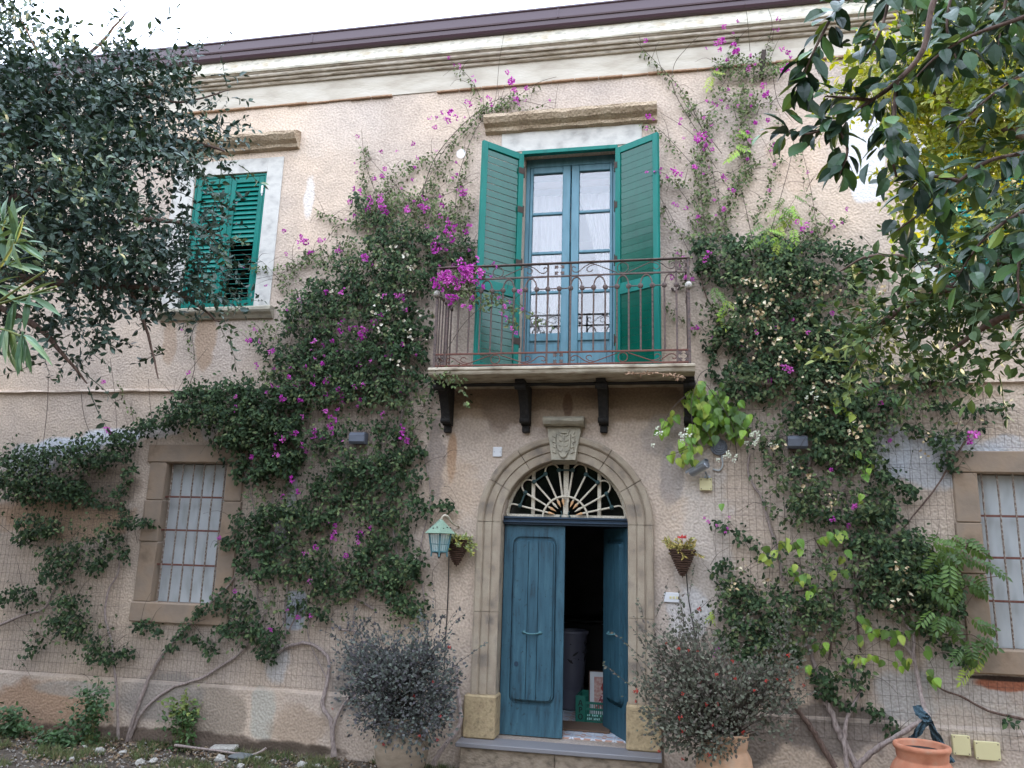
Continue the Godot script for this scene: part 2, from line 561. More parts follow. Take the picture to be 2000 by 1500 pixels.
	M.sunlit_leaf.backlight = Color(0.9, 0.9, 0.25)  # yellow backlight raised so these leaves look sunlit
	leafy("shrub_leaf", 0.7, 0.15)
	M.shrub_leaf.metallic_specular = 0.15
	leafy("weed_leaf", 0.5, 0.3)
	leafy("dry_leaf", 0.85, 0.2)
	leafy("pebble", 0.95, 0.0)
	M.pebble.backlight_enabled = false
	var mags := [Color(0.72, 0.26, 0.66), Color(0.80, 0.40, 0.72), Color(0.68, 0.20, 0.62)]
	for i in 3:
		leaf_solid("magenta_%d" % i, mags[i], 0.6, 0.4)
		M["magenta_%d" % i].backlight = Color(0.4, 0.12, 0.35)
	leaf_solid("white_petal", Color(0.86, 0.86, 0.80), 0.7, 0.4)
	leaf_solid("red_petal", Color(0.66, 0.16, 0.17), 0.7, 0.3)
	for e in [["lime_0", Color(0.46, 0.58, 0.20)], ["lime_1", Color(0.36, 0.50, 0.20)], ["lime_2", Color(0.58, 0.64, 0.28)], ["green_0", Color(0.22, 0.32, 0.14)], ["green_1", Color(0.30, 0.40, 0.17)], ["yellow_0", Color(0.68, 0.58, 0.16)], ["orange_0", Color(0.66, 0.40, 0.14)]]:
		leaf_solid(e[0], e[1], 0.5, 0.4)
	for e in [["tree_0", Color(0.17, 0.27, 0.18)], ["tree_1", Color(0.21, 0.33, 0.20)], ["tree_2", Color(0.14, 0.23, 0.17)], ["tree_3", Color(0.27, 0.40, 0.21)], ["tree_4", Color(0.46, 0.54, 0.20)]]:
		leaf_solid(e[0], e[1], 0.36, 0.3)
		M[e[0]].metallic_specular = 0.28
	for e in [["oleander_0", Color(0.36, 0.46, 0.34)], ["oleander_1", Color(0.28, 0.40, 0.29)], ["oleander_2", Color(0.42, 0.50, 0.36)]]:
		leaf_solid(e[0], e[1], 0.4, 0.25)
	flat("grass_blade", Color.WHITE, 0.7)
	M.grass_blade.vertex_color_use_as_albedo = true
	var gr := ntex(45, 0.008, [Color(0.20, 0.165, 0.13), Color(0.33, 0.285, 0.235), Color(0.40, 0.355, 0.31), Color(0.27, 0.245, 0.18)], 5)
	textured("ground", gr, Vector3(0.5, 0.5, 0.5), 0.97, fine, 1.2)
	detail(M.ground, ntex(46, 0.06, [g3(0.5), g3(1.0), g3(0.8)], 4), Vector3(1.7, 1.7, 1.7))
	textured("limestone", ntex(47, 0.02, [Color(0.48, 0.45, 0.41), Color(0.68, 0.66, 0.62), Color(0.74, 0.72, 0.69)], 5), Vector3(3, 3, 3), 0.95, fine, 0.5)
	textured("slate_stone", ntex(48, 0.02, [Color(0.34, 0.35, 0.35), Color(0.46, 0.47, 0.46)], 4), Vector3(2, 2, 2), 0.9, fine, 0.3)
	flat("green_crate", Color(0.02, 0.36, 0.30), 0.45)
	flat("crate_letter", Color(0.02, 0.10, 0.09), 0.6)
	flat("crate_letter_white", Color(0.65, 0.85, 0.82), 0.6)
	flat("bowl_green", Color(0.10, 0.30, 0.16), 0.4)

func make_wall_material():
	var w := 1600
	var h := 1000
	var n1 := noise(101, 0.004, 5).get_image(w, h).get_data()
	var n2 := noise(102, 0.03, 4).get_image(w, h).get_data()
	var n3 := noise(103, 0.28, 2).get_image(w, h).get_data()
	var px := PackedByteArray()
	px.resize(w * h * 3)
	var fr := PackedFloat32Array()
	fr.resize(w * h * 3)
	for i in w * h:
		var a := n1[i] / 255.0 - 0.5
		var b := n2[i] / 255.0 - 0.5
		var c := n3[i] / 255.0 - 0.5
		var k := 1.0 + 0.16 * a + 0.10 * b + 0.24 * c
		fr[i * 3] = 0.712 * k
		fr[i * 3 + 1] = (0.645 - 0.02 * a) * k
		fr[i * 3 + 2] = (0.582 - 0.05 * a) * k
	# stains, repairs, paint remains, and soot with shade painted under the balcony: x, y in metres, half sizes, colour, strength, raggedness
	for s in STAINS_AND_SHADE:
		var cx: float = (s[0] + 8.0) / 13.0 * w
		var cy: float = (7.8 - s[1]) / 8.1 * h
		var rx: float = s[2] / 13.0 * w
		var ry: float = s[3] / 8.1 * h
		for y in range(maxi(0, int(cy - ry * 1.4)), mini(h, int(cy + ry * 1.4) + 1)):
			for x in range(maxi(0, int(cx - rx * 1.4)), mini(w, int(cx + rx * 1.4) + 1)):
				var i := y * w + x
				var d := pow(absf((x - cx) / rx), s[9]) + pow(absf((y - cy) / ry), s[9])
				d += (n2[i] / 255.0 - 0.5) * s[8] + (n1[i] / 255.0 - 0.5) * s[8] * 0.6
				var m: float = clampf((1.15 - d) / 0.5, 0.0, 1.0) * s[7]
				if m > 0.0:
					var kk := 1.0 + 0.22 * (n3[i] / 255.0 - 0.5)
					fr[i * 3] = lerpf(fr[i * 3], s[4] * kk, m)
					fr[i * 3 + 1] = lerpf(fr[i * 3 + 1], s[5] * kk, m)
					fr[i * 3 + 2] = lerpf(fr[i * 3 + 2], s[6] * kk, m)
	for i in w * h * 3:
		px[i] = clampi(int(fr[i] * 255.0), 0, 255)
	var tex := ImageTexture.create_from_image(Image.create_from_data(w, h, false, Image.FORMAT_RGB8, px))
	var hb := PackedByteArray()
	hb.resize(w * h)
	for i in w * h:
		hb[i] = clampi(int(n3[i] * 0.9 + n2[i] * 0.1), 0, 255)
	var ht := ImageTexture.create_from_image(Image.create_from_data(w, h, false, Image.FORMAT_L8, hb))
	var m := flat("wall_plaster", Color.WHITE, 0.95)
	m.albedo_texture = tex
	m.uv1_triplanar = true
	m.uv1_world_triplanar = true
	m.uv1_scale = Vector3(1.0 / 13.0, 1.0 / 8.1, 1.0 / 13.0)
	m.uv1_offset = Vector3(8.0 / 13.0, -7.8 / 8.1, 0.0)
	m.heightmap_enabled = true
	m.heightmap_texture = ht
	m.heightmap_scale = 1.0
	m.metallic_specular = 0.3

# ---------------------------------------------------------------- house
var house: Node3D

# openings: x0, x1, y0, y1 (and an arched head for the door)
const HOLES := [[-0.62, 0.62, 0.29, 2.27, 1], [-0.5, 0.5, 3.69, 6.25, 0], [-4.36, -3.63, 1.36, 2.83, 0], [3.69, 4.42, 1.30, 2.80, 0], [-4.45, -3.53, 4.58, 6.22, 0], [3.53, 4.45, 4.58, 6.22, 0]]

func hole_top(hh: Array, x: float) -> float:
	if hh[4] == 1:
		return 2.27 + sqrt(maxf(0.0, 0.62 * 0.62 - x * x))
	return hh[3]

func build_ground():
	var st := S()
	var n := noise(61, 0.5, 4)
	var xs := []
	var zs := []
	for i in 121:
		xs.append(-9.0 + i * 0.14)
	for i in 73:
		zs.append(-0.5 + i * 0.14)
	var hts := []
	for z in zs:
		var row := []
		for x in xs:
			row.append(0.03 * n.get_noise_2d(x * 2.0, z * 2.0) + 0.05 * n.get_noise_2d(x * 0.4, z * 0.4) - 0.01)
		hts.append(row)
	for j in zs.size() - 1:
		for i in xs.size() - 1:
			var a := Vector3(xs[i], hts[j][i], zs[j])
			var b := Vector3(xs[i + 1], hts[j][i + 1], zs[j])
			var c := Vector3(xs[i + 1], hts[j + 1][i + 1], zs[j + 1])
			var d := Vector3(xs[i], hts[j + 1][i], zs[j + 1])
			face(st, a, b, c, d, Vector3.UP)
	var x0: float = xs[0]
	var x1: float = xs[-1]
	var z0: float = zs[0]
	var z1: float = zs[-1]
	var y := -0.03
	var far := 220.0
	face(st, Vector3(-far, y, -far), Vector3(far, y, -far), Vector3(far, y, z0 + 0.02), Vector3(-far, y, z0 + 0.02), Vector3.UP)
	face(st, Vector3(-far, y, z1 - 0.02), Vector3(far, y, z1 - 0.02), Vector3(far, y, far), Vector3(-far, y, far), Vector3.UP)
	face(st, Vector3(-far, y, z0), Vector3(x0 + 0.02, y, z0), Vector3(x0 + 0.02, y, z1), Vector3(-far, y, z1), Vector3.UP)
	face(st, Vector3(x1 - 0.02, y, z0), Vector3(far, y, z0), Vector3(far, y, z1), Vector3(x1 - 0.02, y, z1), Vector3.UP)
	var g := obj("ground", st, M.ground)
	g.set_meta("kind", "structure")
	g.set_meta("label", "bare earth and gravel in front of the villa")

func wall_mesh() -> SurfaceTool:
	var st := S()
	var x0 := -10.5
	var x1 := 5.8
	var yb := -0.1
	var yt := 7.70
	var th := 0.5
	var cuts := [x0, x1]
	for hh in HOLES:
		cuts.append(hh[0])
		cuts.append(hh[1])
	for i in range(1, 24):
		cuts.append(-0.62 + 1.24 * i / 24.0)
	cuts.sort()
	for i in cuts.size() - 1:
		var a: float = cuts[i]
		var b: float = cuts[i + 1]
		if b - a < 1e-5:
			continue
		var m := (a + b) / 2.0
		var gaps := []
		for hh in HOLES:
			if m > hh[0] and m < hh[1]:
				gaps.append(hh)
		gaps.sort_custom(func(p, q): return p[2] < q[2])
		var la := yb
		var lb := yb
		for hh in gaps:
			panel(st, a, b, la, lb, hh[2], hh[2], th)
			var ta := hole_top(hh, a)
			var tb := hole_top(hh, b)
			face(st, Vector3(a, hh[2], 0), Vector3(b, hh[2], 0), Vector3(b, hh[2], -th), Vector3(a, hh[2], -th), Vector3.UP)
			face(st, Vector3(a, ta, 0), Vector3(b, tb, 0), Vector3(b, tb, -th), Vector3(a, ta, -th), Vector3.DOWN)
			la = ta
			lb = tb
		panel(st, a, b, la, lb, yt, yt, th)
	for hh in HOLES:
		for e in [0, 1]:
			var x: float = hh[e]
			face(st, Vector3(x, hh[2], 0), Vector3(x, hh[3], 0), Vector3(x, hh[3], -th), Vector3(x, hh[2], -th), Vector3(1 if e == 0 else -1, 0, 0))
	return st

func panel(st: SurfaceTool, a: float, b: float, ya: float, yb: float, ta: float, tb: float, th: float) -> void:
	face(st, Vector3(a, ya, 0), Vector3(b, yb, 0), Vector3(b, tb, 0), Vector3(a, ta, 0), Vector3.BACK)
	face(st, Vector3(a, ya, -th), Vector3(b, yb, -th), Vector3(b, tb, -th), Vector3(a, ta, -th), Vector3.FORWARD)

func build_house():
	house = thing("villa", "old two storey villa with rough beige plaster, arched blue door and iron balcony", "house")
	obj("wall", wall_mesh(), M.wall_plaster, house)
	var st := S()
	box(st, Vector3(-10.5, -0.1, -8.0), Vector3(-10.0, 7.70, -0.5))
	box(st, Vector3(5.3, -0.1, -8.0), Vector3(5.8, 7.70, -0.5))
	box(st, Vector3(-10.0, -0.1, -8.0), Vector3(5.3, 7.70, -7.5))
	obj("wall", st, M.wall_plaster, house)
	st = S()
	prism(st, [Vector2(0.17, 7.76), Vector2(0.17, 7.82), Vector2(-4.0, 9.1), Vector2(-8.4, 7.82), Vector2(-8.4, 7.76), Vector2(-4.0, 9.0)], -6.1, 10.8, Transform3D(Basis(Vector3(0, 0, 1), Vector3(0, 1, 0), Vector3(-1, 0, 0)), Vector3.ZERO))
	obj("roof", st, M.roof_tile, house)
	st = S()
	box(st, Vector3(-10.0, 7.40, -7.5), Vector3(5.3, 7.50, -0.52))
	obj("ceiling", st, M.inner_wall, house)
	# skirting of coarser plaster at the foot of the wall
	for e in [[-10.5, -0.93, 0.58], [0.93, 5.8, 0.66]]:
		st = S()
		sweep_x(st, [Vector2(0.002, e[2] + 0.012), Vector2(0.018, e[2] + 0.004), Vector2(0.030, e[2] - 0.015), Vector2(0.034, -0.1), Vector2(0.002, -0.1)], e[0], e[1], 0.22, 0.005)
		obj("plinth", st, M.wall_plaster, house)
	# thin ledge between the storeys
	for e in [[-10.5, -1.75], [1.5, 5.8]]:
		st = S()
		sweep_x(st, [Vector2(0.002, 3.655), Vector2(0.03, 3.645), Vector2(0.036, 3.625), Vector2(0.002, 3.612)], e[0], e[1], 0.16, 0.006)
		obj("ledge", st, M.wall_plaster, house)
	# cornice
	st = S()
	sweep_x(st, [Vector2(0.002, 7.333), Vector2(0.012, 7.333), Vector2(0.012, 7.075), Vector2(0.002, 7.075)], -10.5, 5.8, 0.4, 0.002)
	obj("frieze", st, M.frieze_plaster, house)
	st = S()
	sweep_x(st, [Vector2(0.002, 7.70), Vector2(0.15, 7.70), Vector2(0.153, 7.478), Vector2(0.145, 7.46), Vector2(0.002, 7.46)], -10.5, 5.8, 0.3, 0.003)
	obj("cornice", st, M.cornice_plaster, house)
	st = S()
	sweep_x(st, [Vector2(0.003, 7.459), Vector2(0.134, 7.459), Vector2(0.122, 7.448), Vector2(0.112, 7.444), Vector2(0.114, 7.420), Vector2(0.104, 7.408), Vector2(0.086, 7.412), Vector2(0.078, 7.407), Vector2(0.080, 7.384), Vector2(0.070, 7.372), Vector2(0.052, 7.376), Vector2(0.045, 7.370), Vector2(0.047, 7.350), Vector2(0.038, 7.338), Vector2(0.020, 7.336), Vector2(0.003, 7.334)], -10.5, 5.8, 0.3, 0.0025)
	obj("cornice_moulding", st, M.weathered_plaster, house)
	# course of thin bricks under the frieze, with one gap
	var course := Node3D.new()
	course.name = "brick_course"
	house.add_child(course)
	var bricks := []
	for v in 4:
		st = S()
		box(st, Vector3(-0.1295 + v * 0.001, -0.009 - 0.001 * v, 0.0), Vector3(0.1295 - v * 0.001, 0.010, 0.026 + 0.004 * v), 0.004)
		bricks.append(st.commit())
	var bx := -10.3
	while bx < 5.7:
		if bx < -2.05 or bx > -1.55:
			put("brick", bricks[rng.randi() % 4], M.brick, course, Transform3D(Basis(Vector3(0, 0, 1), rf(-0.02, 0.02)), Vector3(bx, 7.062 + rf(-0.003, 0.003), 0.0)))
		bx += 0.262
	# gutter
	st = S()
	sweep_x(st, [Vector2(0.17, 7.835), Vector2(0.248, 7.832), Vector2(0.252, 7.812), Vector2(0.238, 7.80), Vector2(0.236, 7.705), Vector2(0.231, 7.690), Vector2(0.218, 7.684), Vector2(0.212, 7.640), Vector2(0.196, 7.615), Vector2(0.17, 7.607), Vector2(0.152, 7.612), Vector2(0.152, 7.835)], -10.8, 6.1, 3.0)
	obj("gutter", st, M.gutter, house)
	for x in [-6.0, -3.0, -0.12, 2.9, 5.6]:
		st = S()
		box(st, Vector3(x - 0.012, 7.695, 0.21), Vector3(x + 0.012, 7.815, 0.2425), 0.003)
		obj("gutter_joint", st, M.gutter, house)
	# plaster hoods over the upper windows
	for c in [0.0, -4.02, 4.0]:
		st = S()
		var w0 := 0.93 if c == 0.0 else 0.87
		sweep_x(st, [Vector2(0.0, 6.70), Vector2(0.10, 6.675), Vector2(0.165, 6.64), Vector2(0.17, 6.60), Vector2(0.13, 6.555), Vector2(0.07, 6.525), Vector2(0.06, 6.49), Vector2(0.0, 6.475)], c - w0, c + w0, 0.13, 0.008)
		obj("window_hood", st, M.hood_plaster, house)
	# white painted bands round the upper windows
	st = S()
	box(st, Vector3(-0.75, 6.252, 0.0), Vector3(0.77, 6.48, 0.012), 0.004)
	obj("window_band", st, M.white_plaster, house)
	for c in [-3.99, 3.99]:
		st = S()
		var wl := 0.28 if c < 0.0 else 0.20
		var wr := 0.20 if c < 0.0 else 0.28
		box(st, Vector3(c - 0.46 - wl, 4.57, 0.0), Vector3(c - 0.462, 6.40, 0.012), 0.004)
		box(st, Vector3(c + 0.462, 4.57, 0.0), Vector3(c + 0.46 + wr, 6.40, 0.012), 0.004)
		box(st, Vector3(c - 0.462, 6.222, 0.0), Vector3(c + 0.462, 6.40, 0.0125), 0.004)
		obj("window_band", st, M.white_plaster, house)
		st = S()
		sweep_x(st, [Vector2(-0.1, 4.575), Vector2(0.085, 4.565), Vector2(0.10, 4.55), Vector2(0.10, 4.52), Vector2(0.085, 4.50), Vector2(0.06, 4.475), Vector2(0.03, 4.44), Vector2(-0.1, 4.435)], c - 0.68, c + 0.72, 0.35, 0.003)
		obj("window_sill", st, M.grey_stone, house)
		closed_shutters(c)
	french_window()
	open_shutter(-1, deg_to_rad(45.0))
	open_shutter(1, deg_to_rad(32.0))
	barred_window(-3.995, 1.36, 2.83, -1)
	barred_window(4.055, 1.30, 2.80, 1)

func part(called: String) -> Node3D:
	var o := Node3D.new()
	o.name = called
	house.add_child(o, true)
	return o

func closed_shutters(c: float):
	var p := part("closed_shutter")
	p.position = Vector3(c, 0, -0.03)
	var w := 0.455
	var y0 := 4.585
	var y1 := 6.215
	var st := S()
	box(st, Vector3(-0.458, y0, -0.035), Vector3(-0.43, y1, 0.022), 0.003)
	box(st, Vector3(0.43, y0, -0.035), Vector3(0.458, y1, 0.022), 0.003)
	box(st, Vector3(-0.43, y1 - 0.028, -0.035), Vector3(0.43, y1, 0.022), 0.003)
	obj("shutter_frame", st, M.teal_paint, p)
	for s in [-1.0, 1.0]:
		st = S()
		var a := 0.012 if s > 0 else -0.427
		var b := 0.427 if s > 0 else -0.012
		box(st, Vector3(a, y0 + 0.01, -0.02), Vector3(a + 0.062, y1 - 0.032, 0.02), 0.004)
		box(st, Vector3(b - 0.062, y0 + 0.01, -0.02), Vector3(b, y1 - 0.032, 0.02), 0.004)
		box(st, Vector3(a + 0.062, y1 - 0.1, -0.02), Vector3(b - 0.062, y1 - 0.032, 0.018), 0.004)
		box(st, Vector3(a + 0.062, y0 + 0.01, -0.02), Vector3(b - 0.062, y0 + 0.09, 0.018), 0.004)
		obj("shutter_leaf", st, M.teal_paint, p)
		var n := 25
		var sh := S()
		box(sh, Vector3(a + 0.063, -0.029, -0.003), Vector3(b - 0.063, 0.029, 0.003), 0.0015)
		var mesh := sh.commit()
		for i in n:
			var y := lerpf(y0 + 0.115, y1 - 0.125, float(i) / (n - 1))
			var tilt := -0.42
			if s > 0 and i < 12:
				tilt = -1.15
			put("slat", mesh, M.teal_paint, p, Transform3D(Basis(Vector3.RIGHT, tilt + rf(-0.03, 0.03)), Vector3(0, y, 0)))
	st = S()
	box(st, Vector3(-0.012, y0 + 0.01, -0.015), Vector3(0.012, y1 - 0.03, 0.03), 0.006)
	obj("cover_strip", st, M.teal_paint, p)
	st = S()
	box(st, Vector3(0.405, y1 - 0.26, 0.021), Vector3(0.43, y1 - 0.16, 0.04), 0.004)
	box(st, Vector3(0.412, y1 - 0.285, 0.021), Vector3(0.424, y1 - 0.26, 0.034), 0.003)
	obj("hinge", st, M.white_plastic, p)
	st = S()
	box(st, Vector3(-0.45, y0, -0.40), Vector3(0.45, y1, -0.36))
	obj("inner_blind", st, M.dark_wood, p)

func open_shutter(s: int, ang: float):
	var p := part("open_shutter")
	var w := 0.52
	# the leaf lies along +x from its hinge, its face towards +z when shut against the wall
	var dir := Vector3(s * cos(ang), 0, sin(ang))
	var nrm := Vector3(-s * sin(ang), 0, cos(ang))
	p.transform = Transform3D(Basis(dir, Vector3.UP, dir.cross(Vector3.UP)), Vector3(s * 0.50, 0, 0.02))
	var y0 := 3.74
	var y1 := 6.20
	var st := S()
	var fw := 0.062
	box(st, Vector3(0.0, y0, -0.02), Vector3(fw, y1, 0.02), 0.004)
	box(st, Vector3(w - fw, y0, -0.02), Vector3(w, y1, 0.02), 0.004)
	box(st, Vector3(fw, y1 - 0.075, -0.02), Vector3(w - fw, y1, 0.02), 0.004)
	box(st, Vector3(fw, 4.56, -0.02), Vector3(w - fw, 4.68, 0.02), 0.004)
	box(st, Vector3(fw, y0, -0.02), Vector3(w - fw, y0 + 0.07, 0.02), 0.004)
	obj("shutter_frame", st, M.teal_paint, p)
	var sh := S()
	box(sh, Vector3(fw + 0.001, -0.0365, -0.004), Vector3(w - fw - 0.001, 0.0365, 0.004), 0.0015)
	var mesh := sh.commit()
	for r in [[y0 + 0.07, 4.56], [4.68, y1 - 0.075]]:
		var n := int(round((r[1] - r[0]) / 0.0765))
		for i in n:
			var y: float = r[0] + (i + 0.5) * (r[1] - r[0]) / n
			put("slat", mesh, M.green_paint, p, Transform3D(Basis(Vector3.RIGHT, rf(-0.012, 0.012) + 0.06), Vector3(0, y, 0)))
	for y in [4.1, 4.95, 5.55, 6.0]:
		st = S()
		tube(st, [Vector3(-0.012, y - 0.06, 0), Vector3(-0.012, y + 0.06, 0)], [0.013], 8)
		box(st, Vector3(-0.01, y - 0.035, -0.024), Vector3(0.07, y + 0.035, -0.0201), 0.002)
		box(st, Vector3(-0.01, y - 0.035, 0.0201), Vector3(0.03, y + 0.035, 0.024), 0.002)
		obj("hinge", st, M.wire, p)

func french_window():
	var p := part("french_window")
	p.position = Vector3(0.0, 0, -0.2)
	var st := S()
	# painted lining at the head, standing just proud of the wall
	box(st, Vector3(-0.515, 6.205, 0.165), Vector3(0.515, 6.25, 0.228), 0.004)
	obj("head_board", st, M.teal_paint, p)
	st = S()
	box(st, Vector3(-0.4995, 3.692, -0.06), Vector3(-0.455, 6.249, 0.02), 0.004)
	box(st, Vector3(0.455, 3.692, -0.06), Vector3(0.4995, 6.249, 0.02), 0.004)
	box(st, Vector3(-0.455, 6.15, -0.06), Vector3(0.455, 6.249, 0.02), 0.004)
	obj("window_frame", st, M.window_paint, p)
	var rows := [4.25, 4.70, 5.145, 5.60, 6.06]
	for s in [-1.0, 1.0]:
		var a := 0.006 if s > 0 else -0.452
		var b := 0.452 if s > 0 else -0.006
		var pa := a + (0.086 if s > 0 else 0.032)
		var pb := b - (0.032 if s > 0 else 0.086)
		st = S()
		box(st, Vector3(a, 3.70, -0.03), Vector3(pa, 6.148, 0.022), 0.006)
		box(st, Vector3(pb, 3.70, -0.03), Vector3(b, 6.148, 0.022), 0.006)
		box(st, Vector3(pa, 6.075, -0.03), Vector3(pb, 6.148, 0.02), 0.006)
		box(st, Vector3(pa, 4.16, -0.03), Vector3(pb, 4.245, 0.02), 0.006)
		box(st, Vector3(pa, 3.70, -0.03), Vector3(pb, 3.80, 0.02), 0.006)
		obj("casement", st, M.window_paint, p)
		st = S()
		box(st, Vector3(pa - 0.002, 3.80, -0.016), Vector3(pb + 0.002, 4.16, -0.002), 0.003)
		box(st, Vector3(pa + 0.03, 3.84, -0.002), Vector3(pb - 0.03, 4.12, 0.010), 0.008)
		obj("kick_panel", st, M.window_paint, p)
		for i in 3:
			st = S()
			box(st, Vector3(pa, rows[i + 1] - 0.016, -0.02), Vector3(pb, rows[i + 1] + 0.016, 0.014), 0.006)
			obj("glazing_bar", st, M.window_paint, p)
		for i in 4:
			st = S()
			box(st, Vector3(pa + 0.0005, rows[i] - 0.003, -0.012), Vector3(pb - 0.0005, rows[i + 1] + 0.003, -0.007), 0.0, Transform3D(Basis(Vector3.UP, rf(-0.004, 0.004)), Vector3.ZERO))
			obj("pane", st, M.glass, p)
	st = S()
	box(st, Vector3(-0.45, 5.97, -0.16), Vector3(0.45, 6.045, -0.13), 0.004)
	obj("curtain_rail", st, M.brown_wood, p)

func barred_window(c: float, y0: float, y1: float, side: int):
	var p := part("barred_window")
	p.position = Vector3(c, 0, 0)
	var hw := 0.365
	var jw := 0.20
	var st := S()
	box(st, Vector3(-hw - 0.235, y1 + 0.002, 0.0), Vector3(hw + 0.18, y1 + 0.195, 0.028), 0.008)
	obj("lintel_stone", st, M.brown_stone, p)
	var ys := [y0 + 0.002, y0 + 0.62, y0 + 1.06, y1]
	for s in [-1.0, 1.0]:
		for i in 3:
			st = S()
			var w := jw + (0.012 if i == 1 else 0.0)
			var a: float = hw - 0.004 if s > 0 else -hw + 0.004 - w
			box(st, Vector3(a, ys[i] + 0.004, -0.24), Vector3(a + w, ys[i + 1] - 0.002, 0.022 + rf(0, 0.006)), 0.007)
			# reveal stones butt against the wall opening and stand just inside it
			obj("jamb_stone", st, M.brown_stone, p)
	st = S()
	box(st, Vector3(-hw - 0.20, y0 - 0.20, -0.26), Vector3(hw + 0.2, y0 + 0.003, 0.055), 0.012)
	obj("window_sill", st, M.brown_stone, p)
	# pale metal sheets closing the window behind the bars
	var n := 2
	for i in n:
		st = S()
		var a := lerpf(-hw + 0.004, hw - 0.004, float(i) / n)
		var b := lerpf(-hw + 0.004, hw - 0.004, float(i + 1) / n)
		box(st, Vector3(a, y0 + 0.006, -0.125 - 0.003 * (i % 2)), Vector3(b - 0.001, y1 - 0.01, -0.10 - 0.003 * (i % 2)), 0.0005)
		obj("sheet", st, M.window_sheet, p)
	for y in [y0 + (y1 - y0) * 0.265, y0 + (y1 - y0) * 0.51, y0 + (y1 - y0) * 0.75]:
		st = S()
		box(st, Vector3(-hw - 0.03, y - 0.010, -0.036), Vector3(hw + 0.03, y + 0.010, -0.024), 0.002)
		obj("cross_bar", st, M.rusty_iron, p)
	for i in 6:
		st = S()
		var x := lerpf(-hw + 0.055, hw - 0.045, i / 5.0)
		var pts := []
		for k in 7:
			pts.append(Vector3(x + rf(-0.002, 0.002), lerpf(y0 - 0.003, y1 + 0.004, k / 6.0), -0.03 + rf(-0.001, 0.001)))
		tube(st, pts, [0.0085], 6)
		obj("bar", st, M.bar_iron, p)

# ---------------------------------------------------------------- balcony
func build_balcony():
	var st := S()
	sweep_x(st, [Vector2(-0.05, 3.69), Vector2(0.655, 3.69), Vector2(0.665, 3.682), Vector2(0.665, 3.664), Vector2(0.652, 3.656), Vector2(0.648, 3.640), Vector2(0.640, 3.625), Vector2(0.63, 3.617), Vector2(-0.05, 3.612)], -1.245, 1.245, 0.25, 0.0015)
	obj("balcony_slab", st, M.slab_stone, house)
	for x in [-1.2, -0.39, 0.385, 1.2]:
		var b := part("balcony_bracket")
		b.position = Vector3(x, 0, 0)
		st = S()
		# side outline drawn in (z, y)
		var pl := [Vector2(0.0, 3.61), Vector2(0.46, 3.61), Vector2(0.46, 3.585), Vector2(0.40, 3.57), Vector2(0.33, 3.545), Vector2(0.27, 3.50), Vector2(0.22, 3.44), Vector2(0.175, 3.37), Vector2(0.15, 3.31), Vector2(0.145, 3.27), Vector2(0.125, 3.245), Vector2(0.09, 3.24), Vector2(0.075, 3.225), Vector2(0.0, 3.225)]
		var turn := Transform3D(Basis(Vector3(0, 0, 1), Vector3(0, 1, 0), Vector3(-1, 0, 0)), Vector3.ZERO)
		prism(st, pl, -0.045, 0.045, turn)
		obj("console", st, M.bracket_stone, b)
		st = S()
		box(st, Vector3(-0.035, 3.155, 0.0), Vector3(0.035, 3.222, 0.07), 0.006)
		obj("foot", st, M.bracket_stone, b)
		st = S()
		tube(st, [Vector3(-0.055, 3.555, 0.40), Vector3(0.055, 3.555, 0.40)], [0.035], 10)
		tube(st, [Vector3(-0.05, 3.265, 0.125), Vector3(0.05, 3.265, 0.125)], [0.028], 10)
		obj("volute", st, M.bracket_stone, b)
	st = S()
	for z in [0.30, 0.36]:
		var pts := []
		for i in 13:
			pts.append(Vector3(lerpf(-1.2, 1.2, i / 12.0), 3.585 + rf(-0.004, 0.004), z))
		tube(st, pts, [0.011], 6)
	obj("conduit", st, M.black_cable, house)
	# railing
	var r := part("balcony_railing")
	var zf := 0.62
	var xl := -1.2
	var xr := 1.2
	var yb := 3.712
	rail_side(r, Vector3(xl, 0, zf), Vector3(xr, 0, zf), 22, true)
	rail_side(r, Vector3(xl, 0, zf), Vector3(xl, 0, 0.0), 6, false)
	rail_side(r, Vector3(xr, 0, zf), Vector3(xr, 0, 0.0), 6, false)
	for x in [xl, xr]:
		st = S()
		box(st, Vector3(x - 0.013, 3.69, zf - 0.013), Vector3(x + 0.013, 4.71, zf + 0.013), 0.003)
		obj("corner_post", st, M.old_iron, r)
		st = S()
		sphere(st, Vector3(x, 4.435, zf + 0.022), 0.034)
		obj("knob", st, M.limestone, r)

func sphere(st: SurfaceTool, c: Vector3, rad: float, sx := 1.0, sy := 1.0, sz := 1.0, segs := 10) -> void:
	var pr := []
	for i in 7:
		var a := -PI / 2 + PI * i / 6.0
		pr.append(Vector2(maxf(0.0001, rad * cos(a)), rad * sin(a)))
	lathe(st, pr, segs, Transform3D(Basis.from_scale(Vector3(sx, sy, sz)), c))

